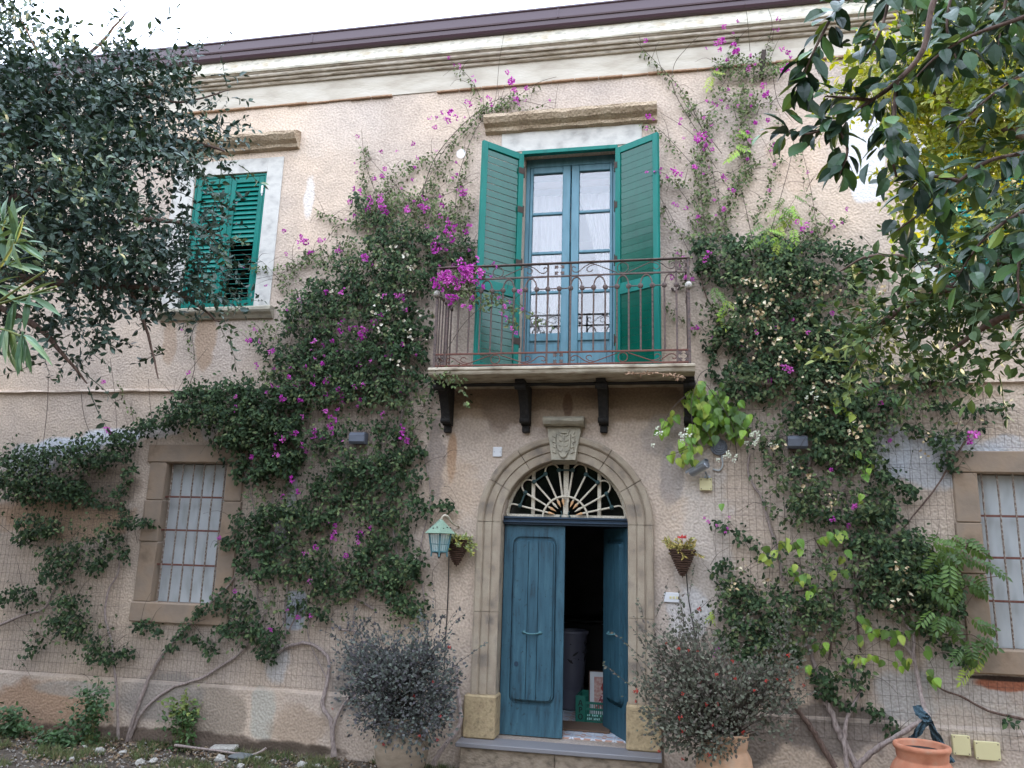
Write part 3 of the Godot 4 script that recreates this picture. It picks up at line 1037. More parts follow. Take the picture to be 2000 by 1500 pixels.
func rail_side(r: Node3D, a: Vector3, b: Vector3, n: int, front: bool):
	var dir := (b - a).normalized()
	var xf := Transform3D(Basis(dir, Vector3.UP, dir.cross(Vector3.UP)), a)
	var ln := a.distance_to(b)
	var st := S()
	box(st, Vector3(-0.016, 4.70, -0.02), Vector3(ln + 0.016, 4.714, 0.02), 0.004, xf)
	obj("handrail", st, M.old_iron, r)
	for e in [[4.575, "old_iron"], [3.826, "rusty_iron"], [3.712, "rusty_iron"]]:
		st = S()
		box(st, Vector3(0.0, e[0] - 0.008, -0.008), Vector3(ln, e[0] + 0.008, 0.008), 0.002, xf)
		obj("rail", st, M[e[1]], r)
	for i in range(0 if front else 1, n + (1 if front else 0)):
		var x := ln * i / n
		if front and (i == 0 or i == n):
			continue
		st = S()
		var top := 4.575 if (front and (i == 10 or i == 12 or i == 1 or i == n - 1)) else 4.452
		if top > 4.5:
			box(st, Vector3(x - 0.009, 3.712, -0.008), Vector3(x + 0.009, 4.70, 0.008), 0.002, xf)
		else:
			tube(st, [xf * Vector3(x, 3.82, 0), xf * Vector3(x, 4.45, 0)], [0.0085], 8)
		obj("baluster", st, M.old_iron, r)
		st = S()
		lathe(st, [Vector2(0.0005, 0.016), Vector2(0.008, 0.018), Vector2(0.012, 0.012), Vector2(0.020, 0.014), Vector2(0.026, 0.006), Vector2(0.026, -0.006), Vector2(0.018, -0.014), Vector2(0.0005, -0.016)], 8, xf * Transform3D(Basis(Vector3.RIGHT, PI / 2), Vector3(x, 4.452, 0)))
		obj("rosette", st, M.old_iron, r)
	# hoops and links between the balusters
	for i in range(1, n - 1):
		var x0 := ln * i / n
		var x1 := ln * (i + 1) / n
		st = S()
		if i % 2 == 0 and not (front and i == 10):
			var pts := []
			for k in 11:
				var t := PI * k / 10.0
				pts.append(xf * Vector3((x0 + x1) / 2 - cos(t) * (x1 - x0) / 2, 4.455 + sin(t) * 0.105, 0))
			tube(st, pts, [0.0075], 6)
			obj("hoop", st, M.old_iron, r)
		else:
			tube(st, [xf * Vector3(x0, 4.452, 0), xf * Vector3(x1, 4.452, 0)], [0.006], 6)
			obj("link", st, M.old_iron, r)
	# scrolled bands under the handrail and above the foot rail
	if front:
		for half in [0, 1]:
			var s0 := ln * (1.0 / n if half == 0 else 12.0 / n)
			var s1 := ln * (10.0 / n if half == 0 else 21.0 / n)
			for band in [[4.638, 0.056], [3.769, 0.047]]:
				var up := 1.0 if band[0] > 4.0 else -1.0
				scroll_band(r, xf, (s0 + s1) / 2, (s1 - s0) / 2, band[0], band[1], up, M.old_iron if up > 0 else M.rusty_iron)
		for x in [ln * 0.5 / n, ln * 11.0 / n, ln * (n - 0.5) / n]:
			for y in [4.638, 3.769]:
				ornament(r, xf, x, y, 0.046)
	else:
		for y in [4.638, 3.769]:
			scroll_band(r, xf, ln * 0.5, ln * 0.42, y, 0.047, 1.0, M.old_iron)

func scroll_band(r: Node3D, xf: Transform3D, cx: float, hw: float, cy: float, hh: float, up: float, mat: Material):
	var st := S()
	var pts := []
	for k in 17:
		var a := TAU * k / 16.0
		pts.append(xf * Vector3(cx + cos(a) * hh * 0.92, cy + sin(a) * hh * 0.92, 0))
	tube(st, pts, [0.005], 5)
	obj("ring", st, mat, r)
	for s in [-1.0, 1.0]:
		st = S()
		pts = []
		var path := [Vector2(0.10, -0.85), Vector2(0.35, 0.1), Vector2(0.52, 0.75), Vector2(0.62, 0.95), Vector2(0.74, 0.4), Vector2(0.84, -0.35), Vector2(0.93, -0.45), Vector2(0.985, 0.1), Vector2(0.95, 0.55), Vector2(0.905, 0.3)]
		for q in path:
			pts.append(xf * Vector3(cx + s * hw * q.x, cy + up * hh * q.y, 0))
		tube(st, smooth_path(pts, 3), [0.005], 5)
		pts = []
		for q in [Vector2(0.52, 0.78), Vector2(0.63, 0.55), Vector2(0.69, 0.05), Vector2(0.66, -0.45), Vector2(0.60, -0.45), Vector2(0.585, -0.1)]:
			pts.append(xf * Vector3(cx + s * hw * q.x, cy + up * hh * q.y, 0))
		tube(st, smooth_path(pts, 3), [0.0045], 5)
		obj("scroll", st, mat, r)

func ornament(r: Node3D, xf: Transform3D, x: float, y: float, h: float):
	# a square of four leaf shapes that leave a star-shaped opening
	var st := S()
	for q in [[1, 1], [1, -1], [-1, 1], [-1, -1]]:
		var pts := []
		for p in [Vector2(0.95, 0.95), Vector2(0.95, 0.25), Vector2(0.62, 0.42), Vector2(0.55, 0.12), Vector2(0.40, 0.32), Vector2(0.32, 0.40), Vector2(0.12, 0.55), Vector2(0.42, 0.62), Vector2(0.25, 0.95)]:
			pts.append(Vector2(x + p.x * q[0] * h * 1.05, y + p.y * q[1] * h * 1.05))
		prism(st, pts, -0.004, 0.006, xf)
	obj("leaf_ornament", st, M.old_iron, r)

# ---------------------------------------------------------------- entrance
func arch_piece(st: SurfaceTool, prof: Array, pts: Array) -> void:
	# prof: (distance from the opening's edge, z); pts: [foot point on the edge, direction outwards]
	var rows := []
	for e in pts:
		var row := []
		for p in prof:
			var q: Vector2 = e[0] + e[1] * p.x
			row.append(Vector3(q.x, q.y, p.y))
		rows.append(row)
	for i in rows.size() - 1:
		for k in prof.size() - 1:
			var d: Vector2 = prof[k + 1] - prof[k]
			var o: Vector2 = pts[i][1]
			face(st, rows[i][k], rows[i + 1][k], rows[i + 1][k + 1], rows[i][k + 1], Vector3(-d.y * o.x, -d.y * o.y, d.x))
	var ix := Geometry2D.triangulate_polygon(PackedVector2Array(prof))
	for e in [0, rows.size() - 1]:
		for i in range(0, ix.size(), 3):
			var n: Vector3 = (rows[e][ix[i + 1]] - rows[e][ix[i]]).cross(rows[e][ix[i + 2]] - rows[e][ix[i]]).normalized()
			tri(st, rows[e][ix[i]], rows[e][ix[i + 1]], rows[e][ix[i + 2]], n)

func build_entrance():
	var sur := part("door_surround")
	var prof := [Vector2(-0.004, -0.16), Vector2(-0.004, 0.024), Vector2(0.004, 0.032), Vector2(0.072, 0.034), Vector2(0.076, 0.026), Vector2(0.082, 0.026), Vector2(0.088, 0.042), Vector2(0.150, 0.046), Vector2(0.154, 0.036), Vector2(0.162, 0.036), Vector2(0.168, 0.058), Vector2(0.180, 0.070), Vector2(0.215, 0.074), Vector2(0.232, 0.066), Vector2(0.236, 0.0), Vector2(0.10, 0.0)]
	for s in [-1.0, 1.0]:
		for seg in [[0.4, 29.5], [30.0, 56.5], [57.0, 79.5]]:
			var pts := []
			for i in 9:
				var a := deg_to_rad(lerpf(seg[0], seg[1], i / 8.0))
				var d := Vector2(s * cos(a), sin(a))
				pts.append([Vector2(0, 2.27) + d * 0.62, d])
			var st := S()
			arch_piece(st, prof, pts)
			obj("arch_stone", st, M.stone, sur)
		for seg in [[0.674, 1.42], [1.424, 2.27]]:
			var st := S()
			arch_piece(st, prof, [[Vector2(s * 0.62, seg[0]), Vector2(s, 0)], [Vector2(s * 0.62, seg[1]), Vector2(s, 0)]])
			obj("jamb_stone", st, M.stone, sur)
		var bs := S()
		var a := 0.60 if s > 0 else -0.905
		box(bs, Vector3(a, 0.291, -0.15), Vector3(a + 0.305, 0.672, 0.095), 0.014)
		obj("base_stone", bs, M.base_stone, sur)
	# keystone with a carved shield
	var kx := Transform3D(Basis(Vector3.RIGHT, -0.12), Vector3(0, 2.86, 0.05))
	var st := S()
	prism(st, [Vector2(-0.122, 0.0), Vector2(0.122, 0.0), Vector2(0.14, 0.12), Vector2(0.165, 0.26), Vector2(0.175, 0.345), Vector2(-0.175, 0.345), Vector2(-0.165, 0.26), Vector2(-0.14, 0.12)], -0.09, 0.075, kx, 0.01)
	obj("keystone", st, M.grey_stone, sur)
	st = S()
	prism(st, [Vector2(-0.07, 0.265), Vector2(0.07, 0.265), Vector2(0.072, 0.14), Vector2(0.05, 0.075), Vector2(0.0, 0.045), Vector2(-0.05, 0.075), Vector2(-0.072, 0.14)], 0.074, 0.088, kx, 0.008)
	for s in [-1.0, 1.0]:
		for i in 4:
			var y := 0.27 - i * 0.052
			var x: float = s * (0.075 + 0.006 * sin(i * 2.0))
			prism(st, [Vector2(x, y), Vector2(x + s * 0.035, y + 0.012), Vector2(x + s * 0.022, y - 0.012), Vector2(x + s * 0.038, y - 0.03), Vector2(x, y - 0.048)], 0.074, 0.087 + 0.003 * (i % 2), kx, 0.003)
			prism(st, [Vector2(s * 0.012, y - 0.012), Vector2(s * 0.045, y + 0.006), Vector2(s * 0.05, y - 0.016), Vector2(s * 0.014, y - 0.034)], 0.087, 0.098, kx, 0.003)
	box(st, Vector3(-0.006, 0.07, 0.087), Vector3(0.006, 0.26, 0.099), 0.003, kx)
	prism(st, [Vector2(-0.06, 0.30), Vector2(-0.03, 0.285), Vector2(0.03, 0.285), Vector2(0.06, 0.30), Vector2(0.04, 0.272), Vector2(-0.04, 0.272)], 0.074, 0.09, kx, 0.003)
	prism(st, [Vector2(-0.055, 0.085), Vector2(0.055, 0.085), Vector2(0.03, 0.03), Vector2(0.0, 0.018), Vector2(-0.03, 0.03)], 0.086, 0.10, kx, 0.01)
	obj("carved_shield", st, M.grey_stone, sur)
	st = S()
	sweep_x(st, [Vector2(0.0, 3.30), Vector2(0.16, 3.295), Vector2(0.195, 3.275), Vector2(0.195, 3.25), Vector2(0.17, 3.225), Vector2(0.14, 3.212), Vector2(0.0, 3.21)], -0.2, 0.2, 0.08, 0.005)
	obj("cap_stone", st, M.grey_stone, sur)
	# fanlight
	var fan := part("fanlight")
	fan.position = Vector3(0, 2.27, -0.10)
	st = S()
	var pl := []
	for i in 25:
		var a := PI * i / 24.0
		pl.append(Vector2(cos(a) * 0.615, sin(a) * 0.615 + 0.03))
	prism(st, pl, -0.075, -0.065)
	obj("pane", st, M.dark_glass, fan)
	st = S()
	for i in 24:
		var a := PI * i / 24.0
		var b := PI * (i + 1) / 24.0
		var q := []
		for e in [[a, 0.615], [b, 0.615], [b, 0.575], [a, 0.575]]:
			q.append(Vector2(cos(e[0]) * e[1], sin(e[0]) * e[1] + 0.03))
		prism(st, q, -0.06, -0.035)
	box(st, Vector3(-0.61, 0.055, -0.06), Vector3(0.61, 0.092, -0.032), 0.004)
	for x in [-0.33, 0.33]:
		box(st, Vector3(x - 0.018, 0.092, -0.058), Vector3(x + 0.018, 0.52, -0.034), 0.004)
	box(st, Vector3(-0.026, 0.092, -0.058), Vector3(0.026, 0.60, -0.030), 0.004)
	obj("fan_frame", st, M.ironwork_white, fan)
	var c0 := Vector2(0, 0.07)
	var angs := []
	for i in 10:
		angs.append(deg_to_rad(12.5 + i * 155.0 / 9.0))
	for i in 10:
		var d := Vector2(cos(angs[i]), sin(angs[i]))
		st = S()
		var r1 := 0.455
		tube(st, [v3(c0 + d * 0.16, 0.0), v3(c0 + d * r1, 0.0)], [0.0105], 6)
		obj("spoke", st, M.ironwork_white, fan)
		st = S()
		tube(st, [v3(c0 + d * 0.175, 0.0), v3(c0 + d * 0.16, 0.0), v3(c0 + d * 0.14, 0.0), v3(c0 + d * 0.105, 0.0)], [0.010, 0.016, 0.011, 0.001], 6)
		obj("spear_tip", st, M.ironwork_gold if i % 3 != 1 else M.ironwork_white, fan)
		st = S()
		sphere(st, v3(c0 + d * (r1 + 0.01), 0.004), 0.024, 1, 1, 0.7)
		obj("boss", st, M.ironwork_green, fan)
	for i in range(0, 9):
		var a: float = angs[i]
		var b: float = angs[i + 1]
		var pa := c0 + Vector2(cos(a), sin(a)) * 0.465
		var pb := c0 + Vector2(cos(b), sin(b)) * 0.465
		var m := (pa + pb) / 2.0
		var o := (m - c0).normalized()
		st = S()
		if i % 2 == 0:
			tube(st, [v3(pa, 0.004), v3(pb, 0.004)], [0.009], 6)
			obj("tie", st, M.ironwork_green, fan)
		else:
			var pts := []
			for k in 11:
				var t := PI * k / 10.0
				pts.append(v3(m + (pa - m) * cos(t) + o * sin(t) * 0.085, 0.0))
			tube(st, pts, [0.009], 6)
			obj("hoop", st, M.ironwork_white, fan)
	for s in [-1.0, 1.0]:
		st = S()
		var d := Vector2(s * cos(angs[0]), sin(angs[0]))
		var pa := c0 + d * 0.465
		tube(st, smooth_path([v3(pa, 0), v3(Vector2(s * 0.54, 0.185), 0), v3(Vector2(s * 0.585, 0.12), 0), v3(Vector2(s * 0.57, 0.07), 0), v3(Vector2(s * 0.50, 0.05), 0)], 4), [0.009], 6)
		obj("hoop", st, M.ironwork_white, fan)
		st = S()
		tube(st, smooth_path([Vector3(s * 0.035, 0.045, 0.01), Vector3(s * 0.045, 0.075, 0.012), Vector3(s * 0.03, 0.10, 0.012), Vector3(s * 0.042, 0.125, 0.01)], 3), [0.012, 0.018, 0.01, 0.012, 0.006], 6)
		obj("scroll", st, M.ironwork_green, fan)
	st = S()
	var pts := []
	for k in 17:
		var t := PI * k / 16.0
		pts.append(v3(Vector2(cos(t), sin(t)) * 0.225 + Vector2(0, 0.045), 0.012))
	tube(st, pts, [0.011], 6)
	obj("half_ring", st, M.ironwork_white, fan)
	# transom
	st = S()
	sweep_x(st, [Vector2(-0.22, 2.335), Vector2(-0.06, 2.335), Vector2(-0.06, 2.318), Vector2(-0.085, 2.312), Vector2(-0.085, 2.298), Vector2(-0.07, 2.292), Vector2(-0.07, 2.278), Vector2(-0.095, 2.272), Vector2(-0.095, 2.258), Vector2(-0.12, 2.255), Vector2(-0.22, 2.255)], -0.618, 0.618, 1.3)
	obj("transom", st, M.dark_blue_paint, house)
	st = S()
	for s in [-1.0, 1.0]:
		box(st, Vector3(s * 0.618 - 0.012, 0.292, -0.24), Vector3(s * 0.618 + 0.012, 2.255, -0.165), 0.003)
	obj("door_frame", st, M.dark_blue_paint, house)
	# door leaves
	var lf := part("door_leaf")
	lf.position = Vector3(-0.606, 0.30, -0.145)
	door_leaf(lf, 1.0)
	var rt := part("door_leaf")
	rt.transform = Transform3D(Basis(Vector3.UP, deg_to_rad(-64.0)), Vector3(0.606, 0.30, -0.145))
	door_leaf(rt, -1.0)
	# step
	st = S()
	box(st, Vector3(-0.925, 0.25, -0.17), Vector3(0.915, 0.29, 0.27), 0.006)
	obj("doorstep", st, M.granite, house)
	var rs := part("doorstep_riser")
	var cuts := [-0.89, -0.02, 0.885]
	for i in 2:
		st = S()
		box(st, Vector3(cuts[i] + 0.002, -0.1, 0.0), Vector3(cuts[i + 1] - 0.002, 0.249, 0.235 + 0.004 * i), 0.008)
		obj("stone_block", st, M.riser_stone, rs)

func round_rect(x0: float, y0: float, x1: float, y1: float, r: float) -> Array:
	var o := []
	for c in [[x1 - r, y0 + r, -90], [x1 - r, y1 - r, 0], [x0 + r, y1 - r, 90], [x0 + r, y0 + r, 180]]:
		for k in 5:
			var a := deg_to_rad(c[2] + k * 22.5)
			o.append(Vector2(c[0] + cos(a) * r, c[1] + sin(a) * r))
	return o

func door_leaf(p: Node3D, s: float):
	# the leaf runs from its hinge at x = 0 towards s
	var w := 0.602
	var h := 1.95
	var x0 := 0.0 if s > 0 else -w
	var cut := [0.0, 0.118, 0.30, 0.475, w]
	var st := S()
	# four upright boards with open joints
	box(st, Vector3(x0, 0, -0.028), Vector3(x0 + w, h, -0.012), 0.003)
	obj("back_board", st, M.door_paint, p)
	# framing boards round a sunk opening with rounded corners
	st = S()
	var hole := round_rect(x0 + 0.088, 0.278, x0 + w - 0.078, 1.842, 0.075)
	var cs4 := [Vector2(x0 + w, 0.0), Vector2(x0 + w, h), Vector2(x0, h), Vector2(x0, 0.0)]
	for i in 20:
		var a2: Vector2 = hole[i]
		var b2: Vector2 = hole[(i + 1) % 20]
		var ca: Vector2 = cs4[i / 5]
		var cb: Vector2 = cs4[((i + 1) % 20) / 5]
		tri(st, v3(a2, 0.010), v3(b2, 0.010), v3(ca, 0.010), Vector3.BACK)
		if ca != cb:
			tri(st, v3(b2, 0.010), v3(ca, 0.010), v3(cb, 0.010), Vector3.BACK)
			face(st, v3(ca, 0.010), v3(cb, 0.010), v3(cb, -0.0118), v3(ca, -0.0118), v3((ca + cb) / 2.0 - Vector2(x0 + w / 2, h / 2), 0))
		face(st, v3(a2, 0.010), v3(b2, 0.010), v3(b2, -0.0118), v3(a2, -0.0118), v3(Vector2(x0 + w / 2, h / 2) - a2, 0))
	obj("framing_board", st, M.door_paint, p)
	# raised and fielded panel of three planks with rounded corners
	var px0 := x0 + 0.115
	var px1 := x0 + w - 0.105
	st = S()
	prism(st, round_rect(px0 - 0.016, 0.305, px1 + 0.016, 1.815, 0.06), -0.0115, 0.018, Transform3D(), 0.007)
	obj("panel_moulding", st, M.door_paint, p)
	var e := [px0, px0 + 0.135, px0 + 0.235, px1]
	for i in 3:
		st = S()
		var a: float = e[i] + 0.0025
		var b: float = e[i + 1] - 0.0025
		var pl := []
		if i == 0:
			for q in round_rect(a, 0.32, b + 0.1, 1.80, 0.045):
				pl.append(Vector2(minf(q.x, b), q.y))
		elif i == 2:
			for q in round_rect(a - 0.1, 0.32, b, 1.80, 0.045):
				pl.append(Vector2(maxf(q.x, a), q.y))
		else:
			pl = [Vector2(a, 0.32), Vector2(b, 0.32), Vector2(b, 1.80), Vector2(a, 1.80)]
		var clean := []
		for q in pl:
			if clean.is_empty() or (clean[-1] as Vector2).distance_to(q) > 1e-4:
				clean.append(q)
		prism(st, clean, 0.012, 0.040 + 0.001 * i, Transform3D(), 0.006)
		obj("plank", st, M.door_paint, p)
	# pull handle
	st = S()
	var hx := x0 + w * 0.5
	var hy := 0.935
	tube(st, smooth_path([Vector3(hx - 0.07, hy, 0.042), Vector3(hx - 0.055, hy - 0.004, 0.068), Vector3(hx, hy - 0.010, 0.076), Vector3(hx + 0.055, hy - 0.004, 0.068), Vector3(hx + 0.07, hy, 0.042)], 3), [0.008], 6)
	for q in [-0.078, 0.078]:
		sphere(st, Vector3(hx + q, hy, 0.043), 0.018, 1.3, 0.9, 0.4)
	obj("handle", st, M.verdigris_blue, p)
	if s > 0:
		st = S()
		prism(st, round_rect(x0 + 0.135, 0.62, x0 + 0.175, 0.665, 0.018), 0.038, 0.045)
		obj("lock_plate", st, M.dark_blue_paint, p)

# ---------------------------------------------------------------- interior
func build_interior():
	# rooms behind the door and behind the balcony window, closed on all sides
	for e in [[0.20, 3.44, "room"], [3.60, 7.05, "room"]]:
		var y0: float = e[0]
		var y1: float = e[1]
		var st := S()
		box(st, Vector3(-2.6, y0, -4.6), Vector3(2.6, y1, -4.5))
		box(st, Vector3(-2.6, y0, -4.5), Vector3(-2.5, y1, -0.503))
		box(st, Vector3(2.5, y0, -4.5), Vector3(2.6, y1, -0.503))
		obj("inner_wall", st, M.inner_wall, house)
		st = S()
		box(st, Vector3(-2.6, y1, -4.6), Vector3(2.6, y1 + 0.1, -0.503))
		obj("ceiling", st, M.inner_wall, house)
		st = S()
		box(st, Vector3(-2.6, y0 - 0.1, -4.6), Vector3(2.6, y0 + 0.085, -0.503))
		obj("floor", st, M.riser_stone, house)
	# floor tiles of the hall
	var img := Image.create(128, 128, false, Image.FORMAT_RGB8)
	for y in 128:
		for x in 128:
			var u := (x - 63.5) / 64.0
			var v := (y - 63.5) / 64.0
			var r := sqrt(u * u + v * v)
			var a := atan2(v, u)
			var c := Color(0.76, 0.78, 0.80)
			if r < 0.55 + 0.28 * cos(a * 4.0) and r > 0.18:
				c = Color(0.66, 0.52, 0.46)
			if absf(absf(u) + absf(v) - 1.18) < 0.09:
				c = Color(0.55, 0.60, 0.68)
			img.set_pixel(x, y, c)
	var tm := flat("floor_tile", Color.WHITE, 0.35)
	tm.albedo_texture = ImageTexture.create_from_image(img)
	tm.uv1_triplanar = true
	tm.uv1_scale = Vector3(5, 5, 5)
	tm.uv1_offset = Vector3(0.5, 0.5, 0.5)
	var fl := part("tiled_floor")
	var st := S()
	box(st, Vector3(-0.099, -0.02, -0.099), Vector3(0.099, 0.0, 0.099), 0.002)
	var tile := st.commit()
	for j in 11:
		for i in 7:
			put("tile", tile, tm, fl, Transform3D(Basis(), Vector3(-0.62 + i * 0.2, 0.31 if j > 0 else 0.309, -0.275 - j * 0.2)))
	st = S()
	box(st, Vector3(-0.7, 0.2, -2.6), Vector3(0.8, 0.292, -0.172))
	obj("floor_bed", st, M.riser_stone, house)
	# doormat
	st = S()
	box(st, Vector3(-0.42, 0.311, -0.80), Vector3(0.42, 0.328, -0.42), 0.005)
	tag(obj("doormat", st, M.doormat), "plain brown doormat on the tiles inside the open door", "doormat")
	# green crate with cut-out sides
	var c := thing("crate", "green plastic fruit crate behind the open door leaf", "crate", "", Vector3(0.32, 0.312, -1.02))
	c.rotation.y = -0.05
	st = S()
	box(st, Vector3(-0.26, 0.0, -0.18), Vector3(0.26, 0.012, 0.18))
	obj("base", st, M.green_crate, c)
	for e in [[0.18, 1], [-0.18, -1]]:
		st = S()
		var z: float = e[0]
		box(st, Vector3(-0.27, 0.0, z - 0.008), Vector3(-0.165, 0.255, z + 0.008), 0.003)
		box(st, Vector3(0.165, 0.0, z - 0.008), Vector3(0.27, 0.255, z + 0.008), 0.003)
		for y in [0.0, 0.065, 0.12, 0.18]:
			box(st, Vector3(-0.165, y, z - 0.007), Vector3(0.165, y + 0.022, z + 0.007), 0.002)
		for i in 15:
			var x := lerpf(-0.155, 0.155, i / 14.0)
			box(st, Vector3(x - 0.004, 0.02, z - 0.005), Vector3(x + 0.004, 0.185, z + 0.005))
		obj("long_side", st, M.green_crate, c)
	for x in [-0.262, 0.262]:
		st = S()
		box(st, Vector3(x - 0.008, 0.0, -0.172), Vector3(x + 0.008, 0.255, 0.172), 0.003)
		obj("end", st, M.green_crate, c)
	var i := 0
	for ch in ["A", "P", "O"]:
		letter(c, ch, 0.055, Vector3(-0.218, 0.185 - i * 0.066, 0.1885), M.crate_letter)
		i += 1
	# two lines of small white print, worn past reading
	st = S()
	for k in 2:
		for q in 9:
			if (q * 7 + k * 3) % 5 == 4:
				continue
			box(st, Vector3(-0.145 + q * 0.0165, 0.066 - 0.034 * k, 0.1872), Vector3(-0.145 + q * 0.0165 + 0.008, 0.083 - 0.034 * k + 0.003 * (q % 2), 0.1885))
	obj("worn_print", st, M.crate_letter_white, c)
	# framed print standing in the crate
	var p := thing("framed_print", "white mounted print of a red disc standing in the green crate", "picture", "", Vector3(0.335, 0.33, -1.10))
	p.rotation = Vector3(-0.12, -0.04, 0.02)
	st = S()
	box(st, Vector3(-0.17, 0.0, -0.012), Vector3(0.17, 0.44, 0.0), 0.003)
	obj("mount", st, M.white_plastic, p)
	st = S()
	box(st, Vector3(-0.18, -0.01, -0.014), Vector3(-0.17, 0.45, 0.008), 0.002)
	box(st, Vector3(0.17, -0.01, -0.014), Vector3(0.18, 0.45, 0.008), 0.002)
	box(st, Vector3(-0.17, 0.44, -0.014), Vector3(0.17, 0.45, 0.008), 0.002)
	obj("frame", st, M.brown_wood, p)
	var pi := Image.create(96, 128, false, Image.FORMAT_RGB8)
	var nn := noise(71, 0.06, 3)
	for y in 128:
		for x in 96:
			var n := nn.get_noise_2d(x, y)
			var col := Color(0.80, 0.68, 0.62).lerp(Color(0.72, 0.50, 0.47), clampf(n + 0.4, 0, 1))
			if Vector2(x - 50, y - 38).length() < 22.0 + n * 3.0:
				col = Color(0.60, 0.16, 0.12)
			elif y > 44 + n * 8.0 and absf(x - 52.0 + n * 6.0) < 14.0 + (y - 44) * 0.45:
				col = Color(0.58, 0.24, 0.26).lerp(Color(0.84, 0.72, 0.70), clampf(n * 3.0 - 0.1, 0, 1))
			pi.set_pixel(x, y, col)
	var pm := flat("print", Color.WHITE, 0.6)
	pm.albedo_texture = ImageTexture.create_from_image(pi)
	st = S()
	for q in [[Vector3(-0.125, 0.06, 0.0015), Vector2(0, 1)], [Vector3(0.125, 0.39, 0.0015), Vector2(1, 0)], [Vector3(0.125, 0.06, 0.0015), Vector2(1, 1)], [Vector3(-0.125, 0.06, 0.0015), Vector2(0, 1)], [Vector3(-0.125, 0.39, 0.0015), Vector2(0, 0)], [Vector3(0.125, 0.39, 0.0015), Vector2(1, 0)]]:
		st.set_normal(Vector3.BACK)
		st.set_uv(q[1])
		st.add_vertex(q[0])
	obj("print", st, pm, p)
	# tall pale pot with a painted plant
	var u := thing("umbrella_stand", "tall pale ceramic stand with dark leaf decoration in the hall", "umbrella stand", "", Vector3(-0.10, 0.312, -1.55))
	st = S()
	lathe(st, [Vector2(0.001, 0.0), Vector2(0.15, 0.0), Vector2(0.165, 0.02), Vector2(0.15, 0.30), Vector2(0.155, 0.32), Vector2(0.165, 0.34), Vector2(0.19, 0.78), Vector2(0.205, 0.80), Vector2(0.205, 0.825), Vector2(0.19, 0.83), Vector2(0.175, 0.81), Vector2(0.15, 0.05), Vector2(0.001, 0.05)], 28)
	obj("body", st, M.stand_glaze, u)
	st = S()
	for k in 16:
		var a := 0.9 + rf(-0.55, 0.55)
		var y := rf(0.48, 0.72)
		var d := Vector3(cos(a), 0, sin(a))
		leaf(st, Transform3D(look_basis(Vector3(-d.z * gauss(), 0.6 + 0.3 * gauss(), d.x * gauss() * 0.6), d), d * (0.178 + (y - 0.5) * 0.055) + Vector3(0, y, 0)), 0.09, 0.025, OVAL, 0.0, 0.0)
	obj("painted_leaves", st, M.dark_wood, u)
	# table with a bowl
	var t := thing("table", "dark table against the back wall of the hall", "table", "", Vector3(0.25, 0.312, -3.2))
	st = S()
	box(st, Vector3(-0.9, 0.80, -0.3), Vector3(0.9, 0.84, 0.3), 0.008)
	obj("table_top", st, M.dark_wood, t)
	for q in [[-0.8, -0.24], [0.8, -0.24], [-0.8, 0.24], [0.8, 0.24]]:
		st = S()
		box(st, Vector3(q[0] - 0.03, 0, q[1] - 0.03), Vector3(q[0] + 0.03, 0.80, q[1] + 0.03), 0.006)
		obj("leg", st, M.dark_wood, t)
	st = S()
	box(st, Vector3(-0.82, 0.05, 0.21), Vector3(0.82, 0.78, 0.228))
	obj("front_panel", st, M.dark_wood, t)
	st = S()
	lathe(st, [Vector2(0.001, 0.0), Vector2(0.07, 0.0), Vector2(0.08, 0.015), Vector2(0.13, 0.08), Vector2(0.15, 0.16), Vector2(0.158, 0.17), Vector2(0.146, 0.165), Vector2(0.12, 0.085), Vector2(0.001, 0.03)], 24, Transform3D(Basis(), Vector3(0.28, 1.153, -3.1)))
	tag(obj("bowl", st, M.bowl_green), "green bowl on the dark table in the hall", "bowl")
	# curtains of the balcony window, drawn aside
	for s in [-1.0, 1.0]:
		curtain(s)

func letter(parent: Node, text: String, h: float, at: Vector3, mat: Material):
	var tm := TextMesh.new()
	var f := SystemFont.new()
	f.font_names = PackedStringArray(["Droid Sans"])
	f.font_weight = 700
	tm.font = f
	tm.text = text
	tm.font_size = 64
	tm.pixel_size = h / 46.0
	tm.depth = 0.003
	put("letter", tm, mat, parent, Transform3D(Basis(), at))

func curtain(s: float):
	var st := S()
	var rows := []
	var nx := 46
	var ny := 26
	for j in ny + 1:
		var t := float(j) / ny
		var y := lerpf(5.97, 3.80, t)
		var gap := 0.06 + 0.38 * pow(clampf((t - 0.05) / 0.8, 0, 1), 0.75)
		if s < 0:
			gap = 0.03 + 0.30 * pow(clampf((t - 0.22) / 0.7, 0, 1), 1.3)
		var row := []
		for i in nx + 1:
			var u := float(i) / nx
			var x := s * lerpf(gap, 0.47, u)
			var z := -0.52 + 0.022 * sin(u * 34.0 + 0.8 * sin(t * 3.0)) * (0.5 + 0.5 * t) + 0.01 * sin(u * 11.0 + t * 2.0)
			row.append(Vector3(x, y, z))
		rows.append(row)
	for j in ny:
		for i in nx:
			face(st, rows[j][i], rows[j][i + 1], rows[j + 1][i + 1], rows[j + 1][i], Vector3.BACK)
	var c := obj("curtain", st, M.curtain)
	tag(c, "white curtain behind the hinge-side panes of the %s casement of the balcony window" % ("left" if s < 0 else "right"), "curtain", "white curtains of the balcony window")

